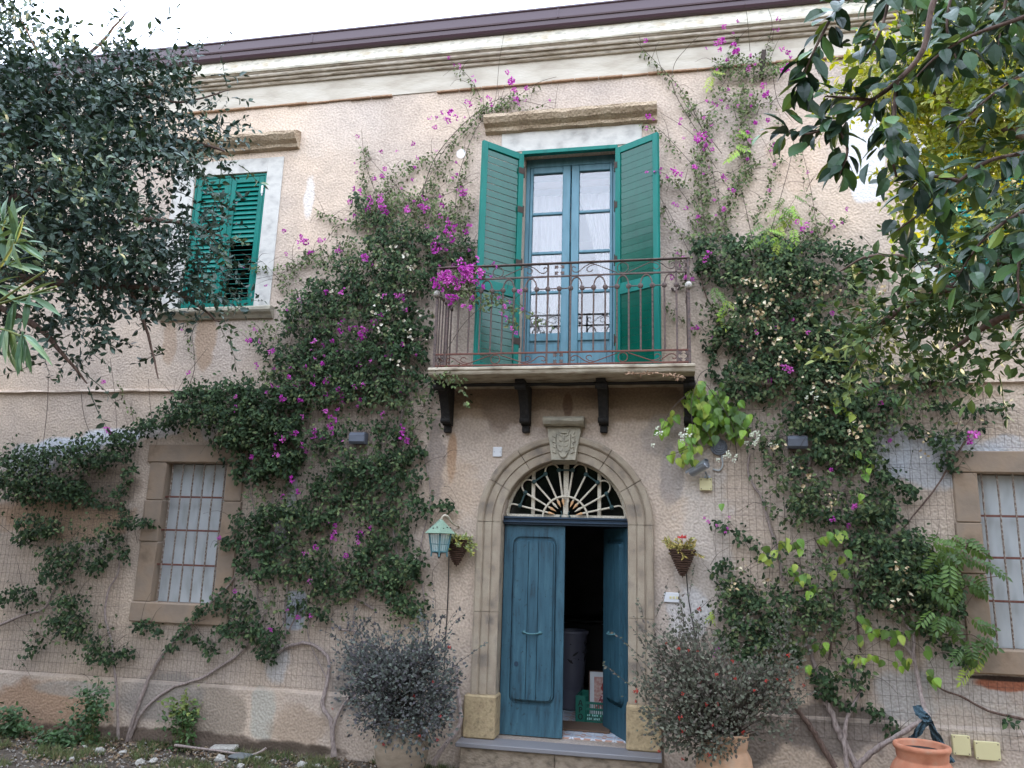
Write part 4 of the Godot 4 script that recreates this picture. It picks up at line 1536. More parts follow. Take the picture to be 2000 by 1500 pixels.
# ---------------------------------------------------------------- wire trellis
func build_trellis():
	var panels := [
		["grey wire mesh on the wall from the frame edge to the first barred window", -7.6, -4.66, 0.60, 2.98, 0.05, 0.10],
		["grey wire mesh on the wall between the first barred window and the lantern", -3.40, -1.55, 0.62, 3.55, 0.055, 0.115],
		["strip of wire mesh under the sill of the vine-framed barred window", -4.64, -3.42, 0.60, 1.13, 0.05, 0.10],
		["wire mesh on the wall behind the lime green creeper and pale stems", 1.42, 3.47, 0.50, 3.58, 0.062, 0.125],
		["wire mesh on the plaster above the lintel of the barred window half cut off", 3.50, 4.9, 3.03, 3.36, 0.062, 0.11],
		["wire mesh below the sill of the barred window half cut off", 3.50, 5.0, 0.50, 1.04, 0.062, 0.125]]
	for e in panels:
		var t := thing("wire_trellis", e[0], "wire trellis", "wire mesh panels on the house wall", Vector3(e[1], e[3], 0.035))
		var w: float = e[2] - e[1]
		var h: float = e[4] - e[3]
		for k in 2:
			var meshes := []
			for v in 3:
				var st := S()
				var pts := []
				var ln := h if k == 0 else w
				var n := int(ln / 0.25) + 2
				for i in n:
					var q := ln * i / (n - 1)
					var j := rf(-0.006, 0.006) if i > 0 and i < n - 1 else 0.0
					pts.append(Vector3(j, q, rf(-0.004, 0.006)) if k == 0 else Vector3(q, j, rf(-0.002, 0.008)))
				tube(st, pts, [0.0014], 3)
				meshes.append(st.commit())
			var step: float = e[5] if k == 0 else e[6]
			var m := int((w if k == 0 else h) / step) + 1
			for i in m:
				put("wire", meshes[rng.randi() % 3], M.wire, t, Transform3D(Basis(), Vector3(i * step + rf(-0.004, 0.004), 0, 0) if k == 0 else Vector3(0, i * step + rf(-0.006, 0.006), 0.002)))

# ---------------------------------------------------------------- fixtures
func build_fixtures():
	var st: SurfaceTool
	for e in [[Vector3(-2.13, 3.085, 0.0), 0.0, "grey wall floodlight among the vine between barred window and balcony"], [Vector3(2.17, 3.075, 0.0), 0.15, "grey wall floodlight under the vine above the security camera's side"]]:
		var f := thing("floodlight", e[2], "floodlight", "grey floodlights on the wall", e[0])
		st = S()
		var side := [Vector2(0.05, -0.055), Vector2(0.13, -0.06), Vector2(0.155, -0.035), Vector2(0.155, 0.03), Vector2(0.13, 0.06), Vector2(0.05, 0.06)]
		prism(st, side, -0.085, 0.085, Transform3D(Basis(Vector3(0, 0, 1), Vector3(0, 1, 0), Vector3(-1, 0, 0)), Vector3.ZERO))
		obj("housing", st, M.grey_plastic, f)
		st = S()
		box(st, Vector3(-0.07, -0.064, 0.055), Vector3(0.07, -0.058, 0.125), 0.002)
		obj("lens", st, M.lens, f)
		st = S()
		box(st, Vector3(-0.03, -0.04, 0.0), Vector3(0.03, 0.04, 0.052), 0.004)
		obj("wall_bracket", st, M.grey_plastic, f)
		f.rotation.x = e[1]
	var b := thing("blanking_plate", "small square white plate on the plaster beside the arch", "wall plate", "", Vector3(-0.68, 2.965, 0.0))
	st = S()
	box(st, Vector3(-0.047, -0.05, 0.0), Vector3(0.047, 0.05, 0.018), 0.005)
	obj("cover", st, M.white_plastic, b)
	for x in [-0.03, 0.03]:
		st = S()
		sphere(st, Vector3(x, 0, 0.018), 0.005, 1, 1, 0.5, 8)
		obj("screw", st, M.silver, b)
	# camera on the wall
	var c := thing("security_camera", "silver security camera pointing sideways above a beige box", "security camera", "", Vector3(1.36, 2.80, 0.0))
	var bar := Transform3D(Basis.from_euler(Vector3(0.25, -0.55, 0.42)), Vector3(-0.08, 0.0, 0.15))
	st = S()
	lathe(st, [Vector2(0.001, -0.10), Vector2(0.036, -0.10), Vector2(0.04, -0.09), Vector2(0.04, 0.085), Vector2(0.03, 0.10), Vector2(0.001, 0.10)], 18, bar * Transform3D(Basis(Vector3(0, 0, 1), PI / 2), Vector3.ZERO))
	obj("body", st, M.silver, c)
	st = S()
	var arc := []
	for k in 9:
		var a := PI * (0.1 + 0.8 * k / 8.0)
		arc.append(Vector2(cos(a) * 0.047, sin(a) * 0.047 + 0.004))
	for k in 9:
		var a := PI * (0.9 - 0.8 * k / 8.0)
		arc.append(Vector2(cos(a) * 0.043, sin(a) * 0.043 + 0.004))
	prism(st, arc, -0.11, 0.125, bar * Transform3D(Basis(Vector3.UP, -PI / 2), Vector3.ZERO))
	obj("sun_hood", st, M.silver, c)
	st = S()
	lathe(st, [Vector2(0.001, 0.102), Vector2(0.028, 0.101)], 16, bar * Transform3D(Basis(Vector3(0, 0, 1), PI / 2), Vector3.ZERO))
	obj("lens", st, M.lens, c)
	st = S()
	tube(st, [Vector3(-0.02, -0.03, 0.13), Vector3(0.0, -0.075, 0.09), Vector3(0.0, -0.075, 0.02)], [0.010], 8)
	lathe(st, [Vector2(0.001, 0.0), Vector2(0.03, 0.0), Vector2(0.03, 0.018), Vector2(0.001, 0.02)], 14, Transform3D(Basis(Vector3.RIGHT, PI / 2), Vector3(0, -0.075, 0.0)))
	obj("arm", st, M.silver, c)
	for e in [[Vector3(1.345, 2.665, 0), 0.055, 0.055, "beige junction box right under the security camera"], [Vector3(3.36, 0.53, 0.03), 0.065, 0.075, "narrow beige junction box half behind the terracotta pot with the teal cloth"], [Vector3(3.555, 0.50, 0.03), 0.092, 0.068, "wide beige junction box low on the wall under the barred window"]]:
		var j := thing("junction_box", e[3], "junction box", "beige junction boxes", e[0])
		st = S()
		box(st, Vector3(-e[1], -e[2], 0), Vector3(e[1], e[2], 0.04), 0.006)
		box(st, Vector3(-e[1] - 0.003, -e[2] - 0.003, 0.0402), Vector3(e[1] + 0.003, e[2] + 0.003, 0.05), 0.004)
		obj("cover", st, M.beige_plastic, j)
		for q in [[-1, -1], [1, -1], [-1, 1], [1, 1]]:
			st = S()
			sphere(st, Vector3(q[0] * (e[1] - 0.012), q[1] * (e[2] - 0.012), 0.05), 0.006, 1, 1, 0.4, 8)
			obj("screw", st, M.riser_stone, j)
	var s := thing("alarm_siren", "round grey ribbed siren half hidden by the lime green creeper", "siren", "", Vector3(1.475, 3.02, 0.0))
	st = S()
	lathe(st, [Vector2(0.001, 0.055), Vector2(0.015, 0.055), Vector2(0.02, 0.048), Vector2(0.035, 0.052), Vector2(0.04, 0.042), Vector2(0.055, 0.046), Vector2(0.06, 0.036), Vector2(0.075, 0.036), Vector2(0.08, 0.02), Vector2(0.075, 0.0)], 24, Transform3D(Basis(Vector3.RIGHT, PI / 2), Vector3.ZERO), false)
	obj("housing", st, M.grey_plastic, s)
	st = S()
	tube(st, smooth_path([Vector3(0.02, -0.07, 0.012), Vector3(0.03, -0.16, 0.02), Vector3(0.0, -0.22, 0.02), Vector3(-0.06, -0.21, 0.014)], 4), [0.008], 6)
	obj("cable", st, M.window_sheet, s)
	var it := thing("intercom", "white intercom plate beside the arch, overgrown by a few leaves", "intercom", "", Vector3(1.015, 1.62, 0.0))
	st = S()
	box(st, Vector3(-0.07, -0.045, 0.0), Vector3(0.07, 0.045, 0.022), 0.006)
	obj("plate", st, M.white_plastic, it)
	st = S()
	for k in 3:
		box(st, Vector3(-0.02 + k * 0.03, -0.012, 0.0225), Vector3(0.0 + k * 0.03, 0.012, 0.027), 0.003)
	obj("button", st, M.beige_plastic, it)
	# latch plate and stopper patch beside the balcony door
	var lp := thing("shutter_catch", "small black shutter catch on a grey patch beside the balcony window", "shutter catch", "", Vector3(1.10, 4.60, 0.0))
	st = S()
	tube(st, smooth_path([Vector3(-0.04, 0.03, 0.01), Vector3(-0.02, -0.01, 0.03), Vector3(0.02, 0.01, 0.03), Vector3(0.035, 0.05, 0.02)], 3), [0.011, 0.014, 0.008], 6)
	tube(st, [Vector3(0, 0, 0.0), Vector3(0, 0, 0.03)], [0.012], 6)
	obj("hook", st, M.wire, lp)
	# iron bracket high on the wall, in the upper flowers
	st = S()
	box(st, Vector3(-0.022, -0.18, 0.0), Vector3(0.022, 0.16, 0.05), 0.005, Transform3D(Basis(Vector3(0, 0, 1), -0.12), Vector3(2.02, 7.05, 0.0)))
	tag(obj("iron_strap", st, M.wire), "dark iron strap under the cornice amid the topmost flowers", "iron strap")
	# lantern
	var l := thing("lantern", "six sided mint green metal lantern hanging left of the arch", "lantern", "", Vector3(-1.14, 1.94, 0.34))
	st = S()
	var roof := []
	for k in 6:
		var a := TAU * k / 6.0 + 0.25
		roof.append(Vector3(cos(a) * 0.165, 0.20, sin(a) * 0.165))
	for k in 6:
		face(st, roof[k], roof[(k + 1) % 6], Vector3(0.012, 0.335, 0), Vector3(-0.012, 0.335, 0), Vector3(roof[k].x, 0.15, roof[k].z))
		face(st, roof[k], roof[(k + 1) % 6], (roof[(k + 1) % 6] as Vector3) * Vector3(0.6, 0.98, 0.6), (roof[k] as Vector3) * Vector3(0.6, 0.98, 0.6), Vector3.DOWN)
	obj("roof", st, M.verdigris, l)
	st = S()
	for k in 6:
		for v in 2:
			var a := TAU * (k + 0.3 + 0.4 * v) / 6.0 + 0.25
			sphere(st, Vector3(cos(a) * 0.098, 0.257 - 0.01 * v, sin(a) * 0.098), 0.008, 1, 0.7, 1, 6)
	obj("vent_hole", st, M.black_cable, l)
	var ring := []
	for k in 6:
		var a := TAU * k / 6.0 + 0.25
		ring.append(Vector3(cos(a), 0, sin(a)))
	for k in 6:
		st = S()
		tube(st, [ring[k] * 0.118 + Vector3(0, 0.197, 0), ring[k] * 0.082 + Vector3(0, 0.02, 0), ring[k] * 0.088 + Vector3(0, -0.015, 0)], [0.010, 0.009, 0.007], 4)
		obj("post", st, M.verdigris_blue, l)
		var k2 := (k + 1) % 6
		st = S()
		face(st, ring[k] * 0.115 + Vector3(0, 0.19, 0), ring[k2] * 0.115 + Vector3(0, 0.19, 0), ring[k2] * 0.08 + Vector3(0, 0.025, 0), ring[k] * 0.08 + Vector3(0, 0.025, 0), ring[k] + ring[k2])
		obj("pane", st, M.lantern_glass, l)
		st = S()
		for y in [0.10, 0.03]:
			var r: float = 0.082 + (y - 0.02) * 0.2
			tube(st, [ring[k] * r + Vector3(0, y, 0), ring[k2] * r + Vector3(0, y, 0)], [0.004 if y > 0.05 else 0.008], 4)
		for v in 3:
			var q := (v + 1) / 4.0
			tube(st, [(ring[k] as Vector3).lerp(ring[k2], q) * 0.117 + Vector3(0, 0.193, 0), (ring[k] as Vector3).lerp(ring[k2], q) * 0.082 + Vector3(0, 0.025, 0)], [0.0025], 3)
		obj("grille", st, M.verdigris_blue, l)
	st = S()
	lathe(st, [Vector2(0.001, -0.035), Vector2(0.012, -0.02), Vector2(0.02, 0.012), Vector2(0.075, 0.02), Vector2(0.001, 0.022)], 12)
	obj("finial", st, M.dark_wood, l)
	st = S()
	tube(st, smooth_path([Vector3(0.0, 0.33, 0.0), Vector3(0.03, 0.37, 0), Vector3(0.065, 0.36, -0.02), Vector3(0.085, 0.30, -0.12), Vector3(0.09, 0.28, -0.335)], 4), [0.009], 6)
	obj("arm", st, M.ironwork_white, l)
	for e in [["thin black cable running down the wall from the lantern", [Vector3(-1.13, 1.93, 0.02), Vector3(-1.125, 1.5, 0.012), Vector3(-1.13, 1.1, 0.012), Vector3(-1.12, 0.7, 0.03)]], ["thin black cable running down from the wicker cone by the intercom", [Vector3(1.15, 1.86, 0.06), Vector3(1.17, 1.6, 0.02), Vector3(1.22, 1.3, 0.015), Vector3(1.26, 1.0, 0.02), Vector3(1.27, 0.6, 0.05)]]]:
		st = S()
		tube(st, smooth_path(e[1], 4), [0.005], 5)
		tag(obj("cable", st, M.black_cable), e[0], "cable")
	# wicker cones with succulents
	wicker_cone(Vector3(-1.02, 1.86, 0.14), "wicker cone with yellow green succulents behind the lantern", 0)
	wicker_cone(Vector3(1.115, 1.83, 0.14), "wicker cone with ochre succulents and a red bloom right of the arch", 1)

func wicker_cone(at: Vector3, label: String, v: int):
	var b := thing("wicker_cone", label, "hanging planter", "wicker cones with succulents beside the arch", at)
	var st := S()
	for i in 12:
		var t := i / 11.0
		var r := 0.018 + 0.098 * pow(t, 0.8)
		var pts := []
		for k in 15:
			var a := TAU * k / 14.0
			pts.append(Vector3(cos(a) * (r + rf(-0.003, 0.003)), t * 0.22 + rf(-0.003, 0.003), sin(a) * (r + rf(-0.003, 0.003))))
		tube(st, pts, [0.0105], 5)
	lathe(st, [Vector2(0.001, -0.03), Vector2(0.012, 0.0), Vector2(0.108, 0.21), Vector2(0.001, 0.20)], 14)
	obj("basket", st, M.wicker, b)
	st = S()
	tube(st, [Vector3(0, 0.20, -0.10), Vector3(0, 0.26, -0.138)], [0.005], 4)
	obj("hook", st, M.wire, b)
	var ms := leaf_mesh(0.045, 0.017, LANCE, 0.5, -0.1)
	var xs := []
	var cs := []
	var pal := [Color(0.30, 0.32, 0.08), Color(0.42, 0.38, 0.10), Color(0.24, 0.29, 0.10), Color(0.36, 0.40, 0.22)] if v == 0 else [Color(0.42, 0.33, 0.10), Color(0.48, 0.40, 0.16), Color(0.34, 0.34, 0.12), Color(0.36, 0.26, 0.10)]
	var stems := S()
	for k in 60 if v == 0 else 44:
		var a := rf(0, TAU)
		var base := Vector3(cos(a) * rf(0, 0.08), 0.21, sin(a) * rf(0, 0.08))
		var d := Vector3(cos(a) * rf(0.4, 1.0), rf(-0.3, 1.2), sin(a) * rf(0.2, 0.9) + 0.25).normalized()
		if v == 0:
			d += Vector3(0.25, -0.25, 0)
		var ln := rf(0.05, 0.17)
		var pts := [base, base + d * ln * 0.5 + Vector3(0, 0.015, 0), base + d * ln + Vector3(0, -0.02, 0)]
		tube(stems, pts, [0.0035], 3)
		for j in 12:
			var t := rf(0.35, 1.0)
			var p: Vector3 = (pts[0] as Vector3).lerp(pts[2], t)
			xs.append(Transform3D(look_basis(d + Vector3(gauss(), gauss(), gauss()) * 0.8, Vector3(gauss(), 0.6, 1), rf(0.6, 1.1)), p))
			cs.append(shade(pal, 0.2))
	obj("stem", stems, M.twig_green, b)
	many("succulent_leaves", ms, M.shrub_leaf, xs, cs, b)
	if v == 1:
		st = S()
		for k in 9:
			leaf(st, Transform3D(look_basis(Vector3(gauss(), gauss() * 0.3 + 0.3, gauss() * 0.5), Vector3(0, 0.6, 1)), Vector3(0.0, 0.33, 0.03)), 0.05, 0.016, OVAL)
		tube(st, [Vector3(0, 0.2, 0), Vector3(0, 0.33, 0.03)], [0.003], 3)
		obj("bloom", st, M.red_petal, b)

# ---------------------------------------------------------------- pots and shrubs
func build_pots():
	var st := S()
	var j := thing("clay_jar", "rounded grey clay jar holding the dark leaved shrub left of the step", "plant pot", "", Vector3(-1.335, -0.02, 0.55))
	lathe(st, [Vector2(0.001, 0.0), Vector2(0.14, 0.0), Vector2(0.17, 0.05), Vector2(0.225, 0.20), Vector2(0.24, 0.30), Vector2(0.22, 0.41), Vector2(0.165, 0.49), Vector2(0.15, 0.52), Vector2(0.165, 0.545), Vector2(0.175, 0.56), Vector2(0.14, 0.56), Vector2(0.13, 0.50), Vector2(0.001, 0.49)], 32)
	obj("body", st, M.grey_clay, j)
	st = S()
	lathe(st, [Vector2(0.135, 0.525), Vector2(0.001, 0.535)], 18)
	obj("soil", st, M.soil, j)
	var p := thing("terracotta_pot", "terracotta pot with straight rim under the red flowered shrub", "plant pot", "", Vector3(1.41, 0.0, 0.62))
	st = S()
	lathe(st, [Vector2(0.001, 0.0), Vector2(0.21, 0.0), Vector2(0.225, 0.03), Vector2(0.235, 0.25), Vector2(0.215, 0.42), Vector2(0.185, 0.475), Vector2(0.175, 0.485), Vector2(0.185, 0.50), Vector2(0.20, 0.60), Vector2(0.205, 0.615), Vector2(0.18, 0.62), Vector2(0.16, 0.50), Vector2(0.001, 0.5)], 32)
	obj("body", st, M.pale_terracotta, p)
	st = S()
	lathe(st, [Vector2(0.165, 0.56), Vector2(0.001, 0.575)], 18)
	obj("soil", st, M.soil, p)
	var q := thing("terracotta_pot", "wide terracotta pot with rolled rim in front of the beige boxes", "plant pot", "", Vector3(2.905, 0.0, 0.6))
	st = S()
	lathe(st, [Vector2(0.001, 0.0), Vector2(0.19, 0.0), Vector2(0.235, 0.10), Vector2(0.265, 0.25), Vector2(0.255, 0.38), Vector2(0.215, 0.465), Vector2(0.185, 0.505), Vector2(0.178, 0.512), Vector2(0.184, 0.52), Vector2(0.188, 0.565), Vector2(0.20, 0.585), Vector2(0.207, 0.60), Vector2(0.203, 0.618), Vector2(0.185, 0.625), Vector2(0.165, 0.61), Vector2(0.155, 0.52), Vector2(0.001, 0.5)], 32)
	obj("body", st, M.terracotta, q)
	st = S()
	lathe(st, [Vector2(0.162, 0.575), Vector2(0.001, 0.59)], 18)
	obj("soil", st, M.soil, q)
	shrub("dark_shrub", "dark purplish shrub growing from the clay jar left of the step", Vector3(-1.335, 0.50, 0.55), SHRUB_A, [Color(0.066, 0.074, 0.064), Color(0.090, 0.088, 0.086), Color(0.072, 0.064, 0.068), Color(0.11, 0.125, 0.10)], 7)
	shrub("red_flowered_shrub", "twiggy grey green shrub with red flowers right of the step", Vector3(1.41, 0.55, 0.62), SHRUB_B, [Color(0.090, 0.092, 0.066), Color(0.105, 0.086, 0.072), Color(0.066, 0.072, 0.050), Color(0.125, 0.130, 0.092)], 8)

func shrub(called: String, label: String, base: Vector3, blobs: Array, pal: Array, sd: int):
	var o := thing(called, label, "shrub")
	rng.seed = sd
	var lm := leaf_mesh(0.036, 0.024, OVAL, 0.2, 0.2)
	var xs := []
	var cs := []
	var st := S()
	var stem_n := 0
	for b in blobs:
		# centre, half sizes, share
		var c := Vector3(b[0], b[1], b[2])
		var h := Vector3(b[3], b[4], b[5])
		for k in int(b[6] * 26):
			var d := Vector3(gauss(), gauss(), gauss()).normalized() * pow(rng.randf(), 0.4)
			var tip := c + d * h
			var root := base + Vector3(rf(-0.08, 0.08), 0, rf(-0.08, 0.08))
			var mid := root.lerp(tip, 0.55) + Vector3(rf(-0.08, 0.08), rf(0.0, 0.12), rf(-0.05, 0.08))
			var path := smooth_path([root, mid, tip], 4)
			if k % 2 == 0 or called != "dark_shrub":
				tube(st, path, [0.006, 0.005, 0.004, 0.003, 0.0025, 0.002, 0.0015], 3)
			var out := (tip - mid).normalized()
			var n := int((26 if called == "dark_shrub" else 17) * (0.7 + rng.randf() * 0.6))
			for i in n:
				var t := pow(rng.randf(), 0.7)
				var side := Vector3(gauss(), gauss(), gauss()) * 0.075
				var pos := mid.lerp(tip, t) + side * (1.1 - 0.6 * t)
				xs.append(Transform3D(look_basis(out * 0.6 + side * 10.0 + Vector3(0, 0.2, 0), Vector3(gauss() * 0.7, 0.7 + gauss() * 0.4, 0.8), rf(0.55, 1.2)), pos))
				cs.append(shade(pal, 0.3))
	# bare shoots that stand clear of the mass
	for k in 60:
		var b = blobs[rng.randi() % blobs.size()]
		var c := Vector3(b[0], b[1], b[2])
		var d := Vector3(gauss() * 0.8, absf(gauss()) * 0.9 + 0.2, gauss() * 0.5).normalized()
		var p0 := c + d * Vector3(b[3], b[4], b[5]) * 0.8
		var p1 := p0 + d * rf(0.12, 0.34) + Vector3(0, 0.03, 0)
		tube(st, [p0, (p0 + p1) / 2 + Vector3(rf(-0.02, 0.02), 0.01, 0), p1], [0.0025, 0.002, 0.0012], 3)
		for i in 14:
			var t := rng.randf()
			var s := Vector3(gauss(), gauss(), gauss())
			xs.append(Transform3D(look_basis(d + s * 0.7, Vector3(gauss() * 0.6, 0.7, 0.8), rf(0.5, 1.0)), p0.lerp(p1, t)))
			cs.append(shade(pal, 0.3))
	var tw := obj("twigs", st, M.twig_dark if called == "dark_shrub" else M.twig, o)
	tw.set_meta("kind", "stuff")
	many("foliage", lm, M.shrub_leaf, xs, cs, o)
	var fm := flower_mesh(77, 9, 0.75)
	for k in (8 if called == "dark_shrub" else 30):
		var b = blobs[rng.randi() % blobs.size()]
		var d := Vector3(gauss(), gauss(), absf(gauss()) + 0.4).normalized()
		var pos := Vector3(b[0], b[1], b[2]) + d * Vector3(b[3], b[4], b[5]) * 1.02
		put("flower", fm, M.red_petal, o, Transform3D(Basis.from_euler(Vector3(rf(0, 6), rf(0, 6), 0)).scaled(Vector3.ONE * rf(0.010, 0.022)), pos))

func flower_mesh(sd: int, n: int, size: float) -> ArrayMesh:
	# a loose head of papery bracts of unit radius
	rng.seed = sd
	var st := S()
	for i in n:
		var d := Vector3(gauss(), gauss(), gauss()).normalized()
		var p := d * rf(0.25, 0.75)
		var b := look_basis(d + Vector3(gauss(), gauss(), gauss()) * 0.6, Vector3(gauss(), gauss(), gauss()) + d * 0.4, rf(0.7, 1.1))
		for k in 3:
			leaf(st, Transform3D(b * Basis(Vector3.UP, TAU * k / 3.0) * Basis(Vector3.RIGHT, 0.45), p), size, size * 0.8, OVAL, 0.3, -0.1)
	return st.commit()

# ---------------------------------------------------------------- climbing plants
# a run is [cover, x, y, half width, x, y, half width, ...]: a shoot over the wall, clothed with leaves to that half width
func clothe(runs: Array, leaf_len: float, clump: FastNoiseLite, thresh: float, depth: float, xs: Array, cs: Array, pal: Array, smin := 0.6, smax := 1.25, z0 := 0.025):
	for r in runs:
		var cover: float = r[0]
		var n: int = (r.size() - 1) / 3
		for s in n - 1:
			var a := Vector3(r[1 + s * 3], r[2 + s * 3], r[3 + s * 3])
			var b := Vector3(r[4 + s * 3], r[5 + s * 3], r[6 + s * 3])
			var ln := Vector2(b.x - a.x, b.y - a.y).length()
			var area := ln * (a.z + b.z)
			var cnt := int(cover * area / (leaf_len * leaf_len * 0.36)) + 1
			var nrm := Vector2(a.y - b.y, b.x - a.x).normalized()
			for i in cnt:
				var t := rng.randf()
				var c := a.lerp(b, t)
				var lat := clampf(gauss() * 0.55, -1.5, 1.5)
				var p := Vector2(c.x, c.y) + nrm * lat * c.z + Vector2(gauss(), gauss()) * c.z * 0.22
				var m := clump.get_noise_2d(p.x * 100.0, p.y * 100.0)
				if m < thresh + absf(lat) * 0.16 and rng.randf() > 0.12:
					continue
				if kept_clear(p):
					continue
				var th := depth * minf(1.0, sqrt(c.z / 0.28)) * maxf(0.12, 1.0 - lat * lat * 0.6)
				var z := z0 + th * rng.randf() + maxf(0.0, m) * th * 0.5
				var nn := Vector3(gauss() * 0.55, 0.55 + gauss() * 0.4, 1.0)
				var tip := Vector3(gauss() * 0.75, -0.55 + gauss() * 0.55, 0.25 + gauss() * 0.3)
				xs.append(Transform3D(look_basis(tip, nn, rf(smin, smax)), Vector3(p.x, p.y, z)))
				cs.append(shade(pal, 0.45))

# lamps, plates and cameras on the wall that the plants leave free
const CLEAR := [[-2.27, 2.98, -1.98, 3.19], [2.05, 2.96, 2.30, 3.14], [1.2, 2.58, 1.45, 2.92], [1.38, 2.92, 1.56, 3.12]]

func kept_clear(p: Vector2) -> bool:
	for c in CLEAR:
		if p.x > c[0] and p.x < c[2] and p.y > c[1] and p.y < c[3]:
			return true
	return false

func stems(o: Node3D, list: Array, mat: Material, called := "stem", knots := true):
	for e in list:
		# [r0, r1, x, y, z, x, y, z, ...]
		var pts := []
		for i in range(2, e.size(), 3):
			pts.append(Vector3(e[i], e[i + 1], e[i + 2]))
		var path := smooth_path(pts, 6)
		var rr := []
		for i in path.size():
			var t := float(i) / (path.size() - 1)
			rr.append(lerpf(e[0], e[1], t) * (rf(0.88, 1.14) if knots else 1.0))
			if i > 0 and knots:
				path[i] += Vector3(gauss(), gauss(), gauss()) * e[0] * 0.10
		var st := S()
		tube(st, path, rr, 8 if e[0] > 0.01 else 5)
		obj(called, st, mat, o)

func side_twigs(runs: Array, per_m: float, ln: float, st: SurfaceTool):
	for r in runs:
		var n: int = (r.size() - 1) / 3
		for s in n - 1:
			var a := Vector3(r[1 + s * 3], r[2 + s * 3], r[3 + s * 3])
			var b := Vector3(r[4 + s * 3], r[5 + s * 3], r[6 + s * 3])
			var cnt := int(Vector2(b.x - a.x, b.y - a.y).length() * per_m + 0.5)
			for i in cnt:
				var c := a.lerp(b, rng.randf())
				var p0 := Vector3(c.x + gauss() * c.z * 0.5, c.y + gauss() * c.z * 0.5, rf(0.03, 0.10))
				var ang := rf(0, TAU)
				var d := Vector3(cos(ang), sin(ang) * 0.9 + 0.2, rf(0.0, 0.45))
				var l := ln * rf(0.4, 1.3)
				var p1 := p0 + d * l * 0.5 + Vector3(0, 0.03, 0.02)
				var p2 := p0 + d * l + Vector3(rf(-0.05, 0.05), rf(-0.08, 0.03), 0)
				p2.z = maxf(p2.z, 0.02)
				tube(st, smooth_path([p0, p1, p2], 3), [0.003, 0.0028, 0.0025, 0.002, 0.0018, 0.0014], 3)

func flowers(o: Node3D, list: Array, sd: int, zmin: float, zmax: float):
	rng.seed = sd
	var ms := []
	for v in 4:
		ms.append(flower_mesh(sd + 11 + v, 7 + v * 2, 0.62))
	rng.seed = sd + 3
	for f in list:
		# x, y, radius: one head, or a spray of heads where it is large
		var n := 1 if f[2] < 0.045 else int(f[2] / 0.02)
		for i in n:
			var r: float = minf(f[2], 0.042) * rf(0.8, 1.15)
			var off := Vector3.ZERO if n == 1 else Vector3(gauss() * f[2] * 0.5, gauss() * f[2] * 0.5, gauss() * 0.02)
			var z: float = f[3] if f.size() > 3 else rf(zmin, zmax)
			put("flower_cluster", ms[rng.randi() % 4], M["magenta_%d" % (rng.randi() % 3)], o, Transform3D(Basis.from_euler(Vector3(rf(0, 6), rf(0, 6), rf(0, 6))).scaled(Vector3.ONE * r), Vector3(f[0], f[1], z) + off))

func scatter_flowers(list: Array, runs: Array, per_m2: float, sd: int, most: int):
	rng.seed = sd
	for r in runs:
		var n: int = (r.size() - 1) / 3
		for s in n - 1:
			var a := Vector3(r[1 + s * 3], r[2 + s * 3], r[3 + s * 3])
			var b := Vector3(r[4 + s * 3], r[5 + s * 3], r[6 + s * 3])
			var cnt := int(Vector2(b.x - a.x, b.y - a.y).length() * (a.z + b.z) * per_m2 + rng.randf())
			for i in cnt:
				if list.size() >= most:
					return
				var c := a.lerp(b, rng.randf())
				list.append([c.x + gauss() * c.z * 0.5, c.y + gauss() * c.z * 0.5, rf(0.012, 0.03)])

func bracts(o: Node3D, runs: Array, sd: int, cover: float, pal: Array, z0: float, z1: float):
	# dry papery bracts left on the shoots
	rng.seed = sd
	var m := leaf_mesh(0.038, 0.034, OVAL, 0.5, 0.3)
	var xs := []
	var cs := []
	for r in runs:
		var n: int = (r.size() - 1) / 3
		for s in n - 1:
			var a := Vector3(r[1 + s * 3], r[2 + s * 3], r[3 + s * 3])
			var b := Vector3(r[4 + s * 3], r[5 + s * 3], r[6 + s * 3])
			var cnt := int(cover * r[0] * Vector2(b.x - a.x, b.y - a.y).length() * (a.z + b.z) / 0.02 + rng.randf())
			for i in cnt:
				var c := a.lerp(b, rng.randf())
				var p := Vector3(c.x + gauss() * c.z * 0.5, c.y + gauss() * c.z * 0.5, rf(z0, z1))
				for k in 1 + rng.randi() % 4:
					xs.append(Transform3D(look_basis(Vector3(gauss(), -0.6 + gauss() * 0.5, gauss() * 0.5), Vector3(gauss(), gauss(), 1), rf(0.6, 1.15)), p + Vector3(gauss(), gauss(), gauss()) * 0.025))
					cs.append(shade(pal, 0.2))
	many("dry_bracts", m, M.dry_leaf, xs, cs, o)

func single_leaves(o: Node3D, runs: Array, sd: int, mesh_list: Array, mats: Array, per_m2: float, depth: float, smin: float, smax: float, most: int, wide := 0.45) -> void:
	rng.seed = sd
	var k := 0
	for r in runs:
		var n: int = (r.size() - 1) / 3
		for s in n - 1:
			var a := Vector3(r[1 + s * 3], r[2 + s * 3], r[3 + s * 3])
			var b := Vector3(r[4 + s * 3], r[5 + s * 3], r[6 + s * 3])
			var cnt := int(r[0] * Vector2(b.x - a.x, b.y - a.y).length() * (a.z + b.z) * per_m2 + rng.randf())
			for i in cnt:
				if k >= most:
					return
				k += 1
				var c := a.lerp(b, rng.randf())
				var z := 0.05 + depth * rng.randf()
				var tip := Vector3(gauss() * wide, -1.0 + absf(wide - 0.45) * rng.randf(), 0.25 + gauss() * 0.25)
				var nn := Vector3(gauss() * 0.45, 0.5 + gauss() * 0.25, 1.0)
				put("leaf", mesh_list[rng.randi() % mesh_list.size()], mats[rng.randi() % mats.size()], o, Transform3D(look_basis(tip, nn, rf(smin, smax)), Vector3(c.x + gauss() * c.z * 0.5, c.y + gauss() * c.z * 0.5, z)))

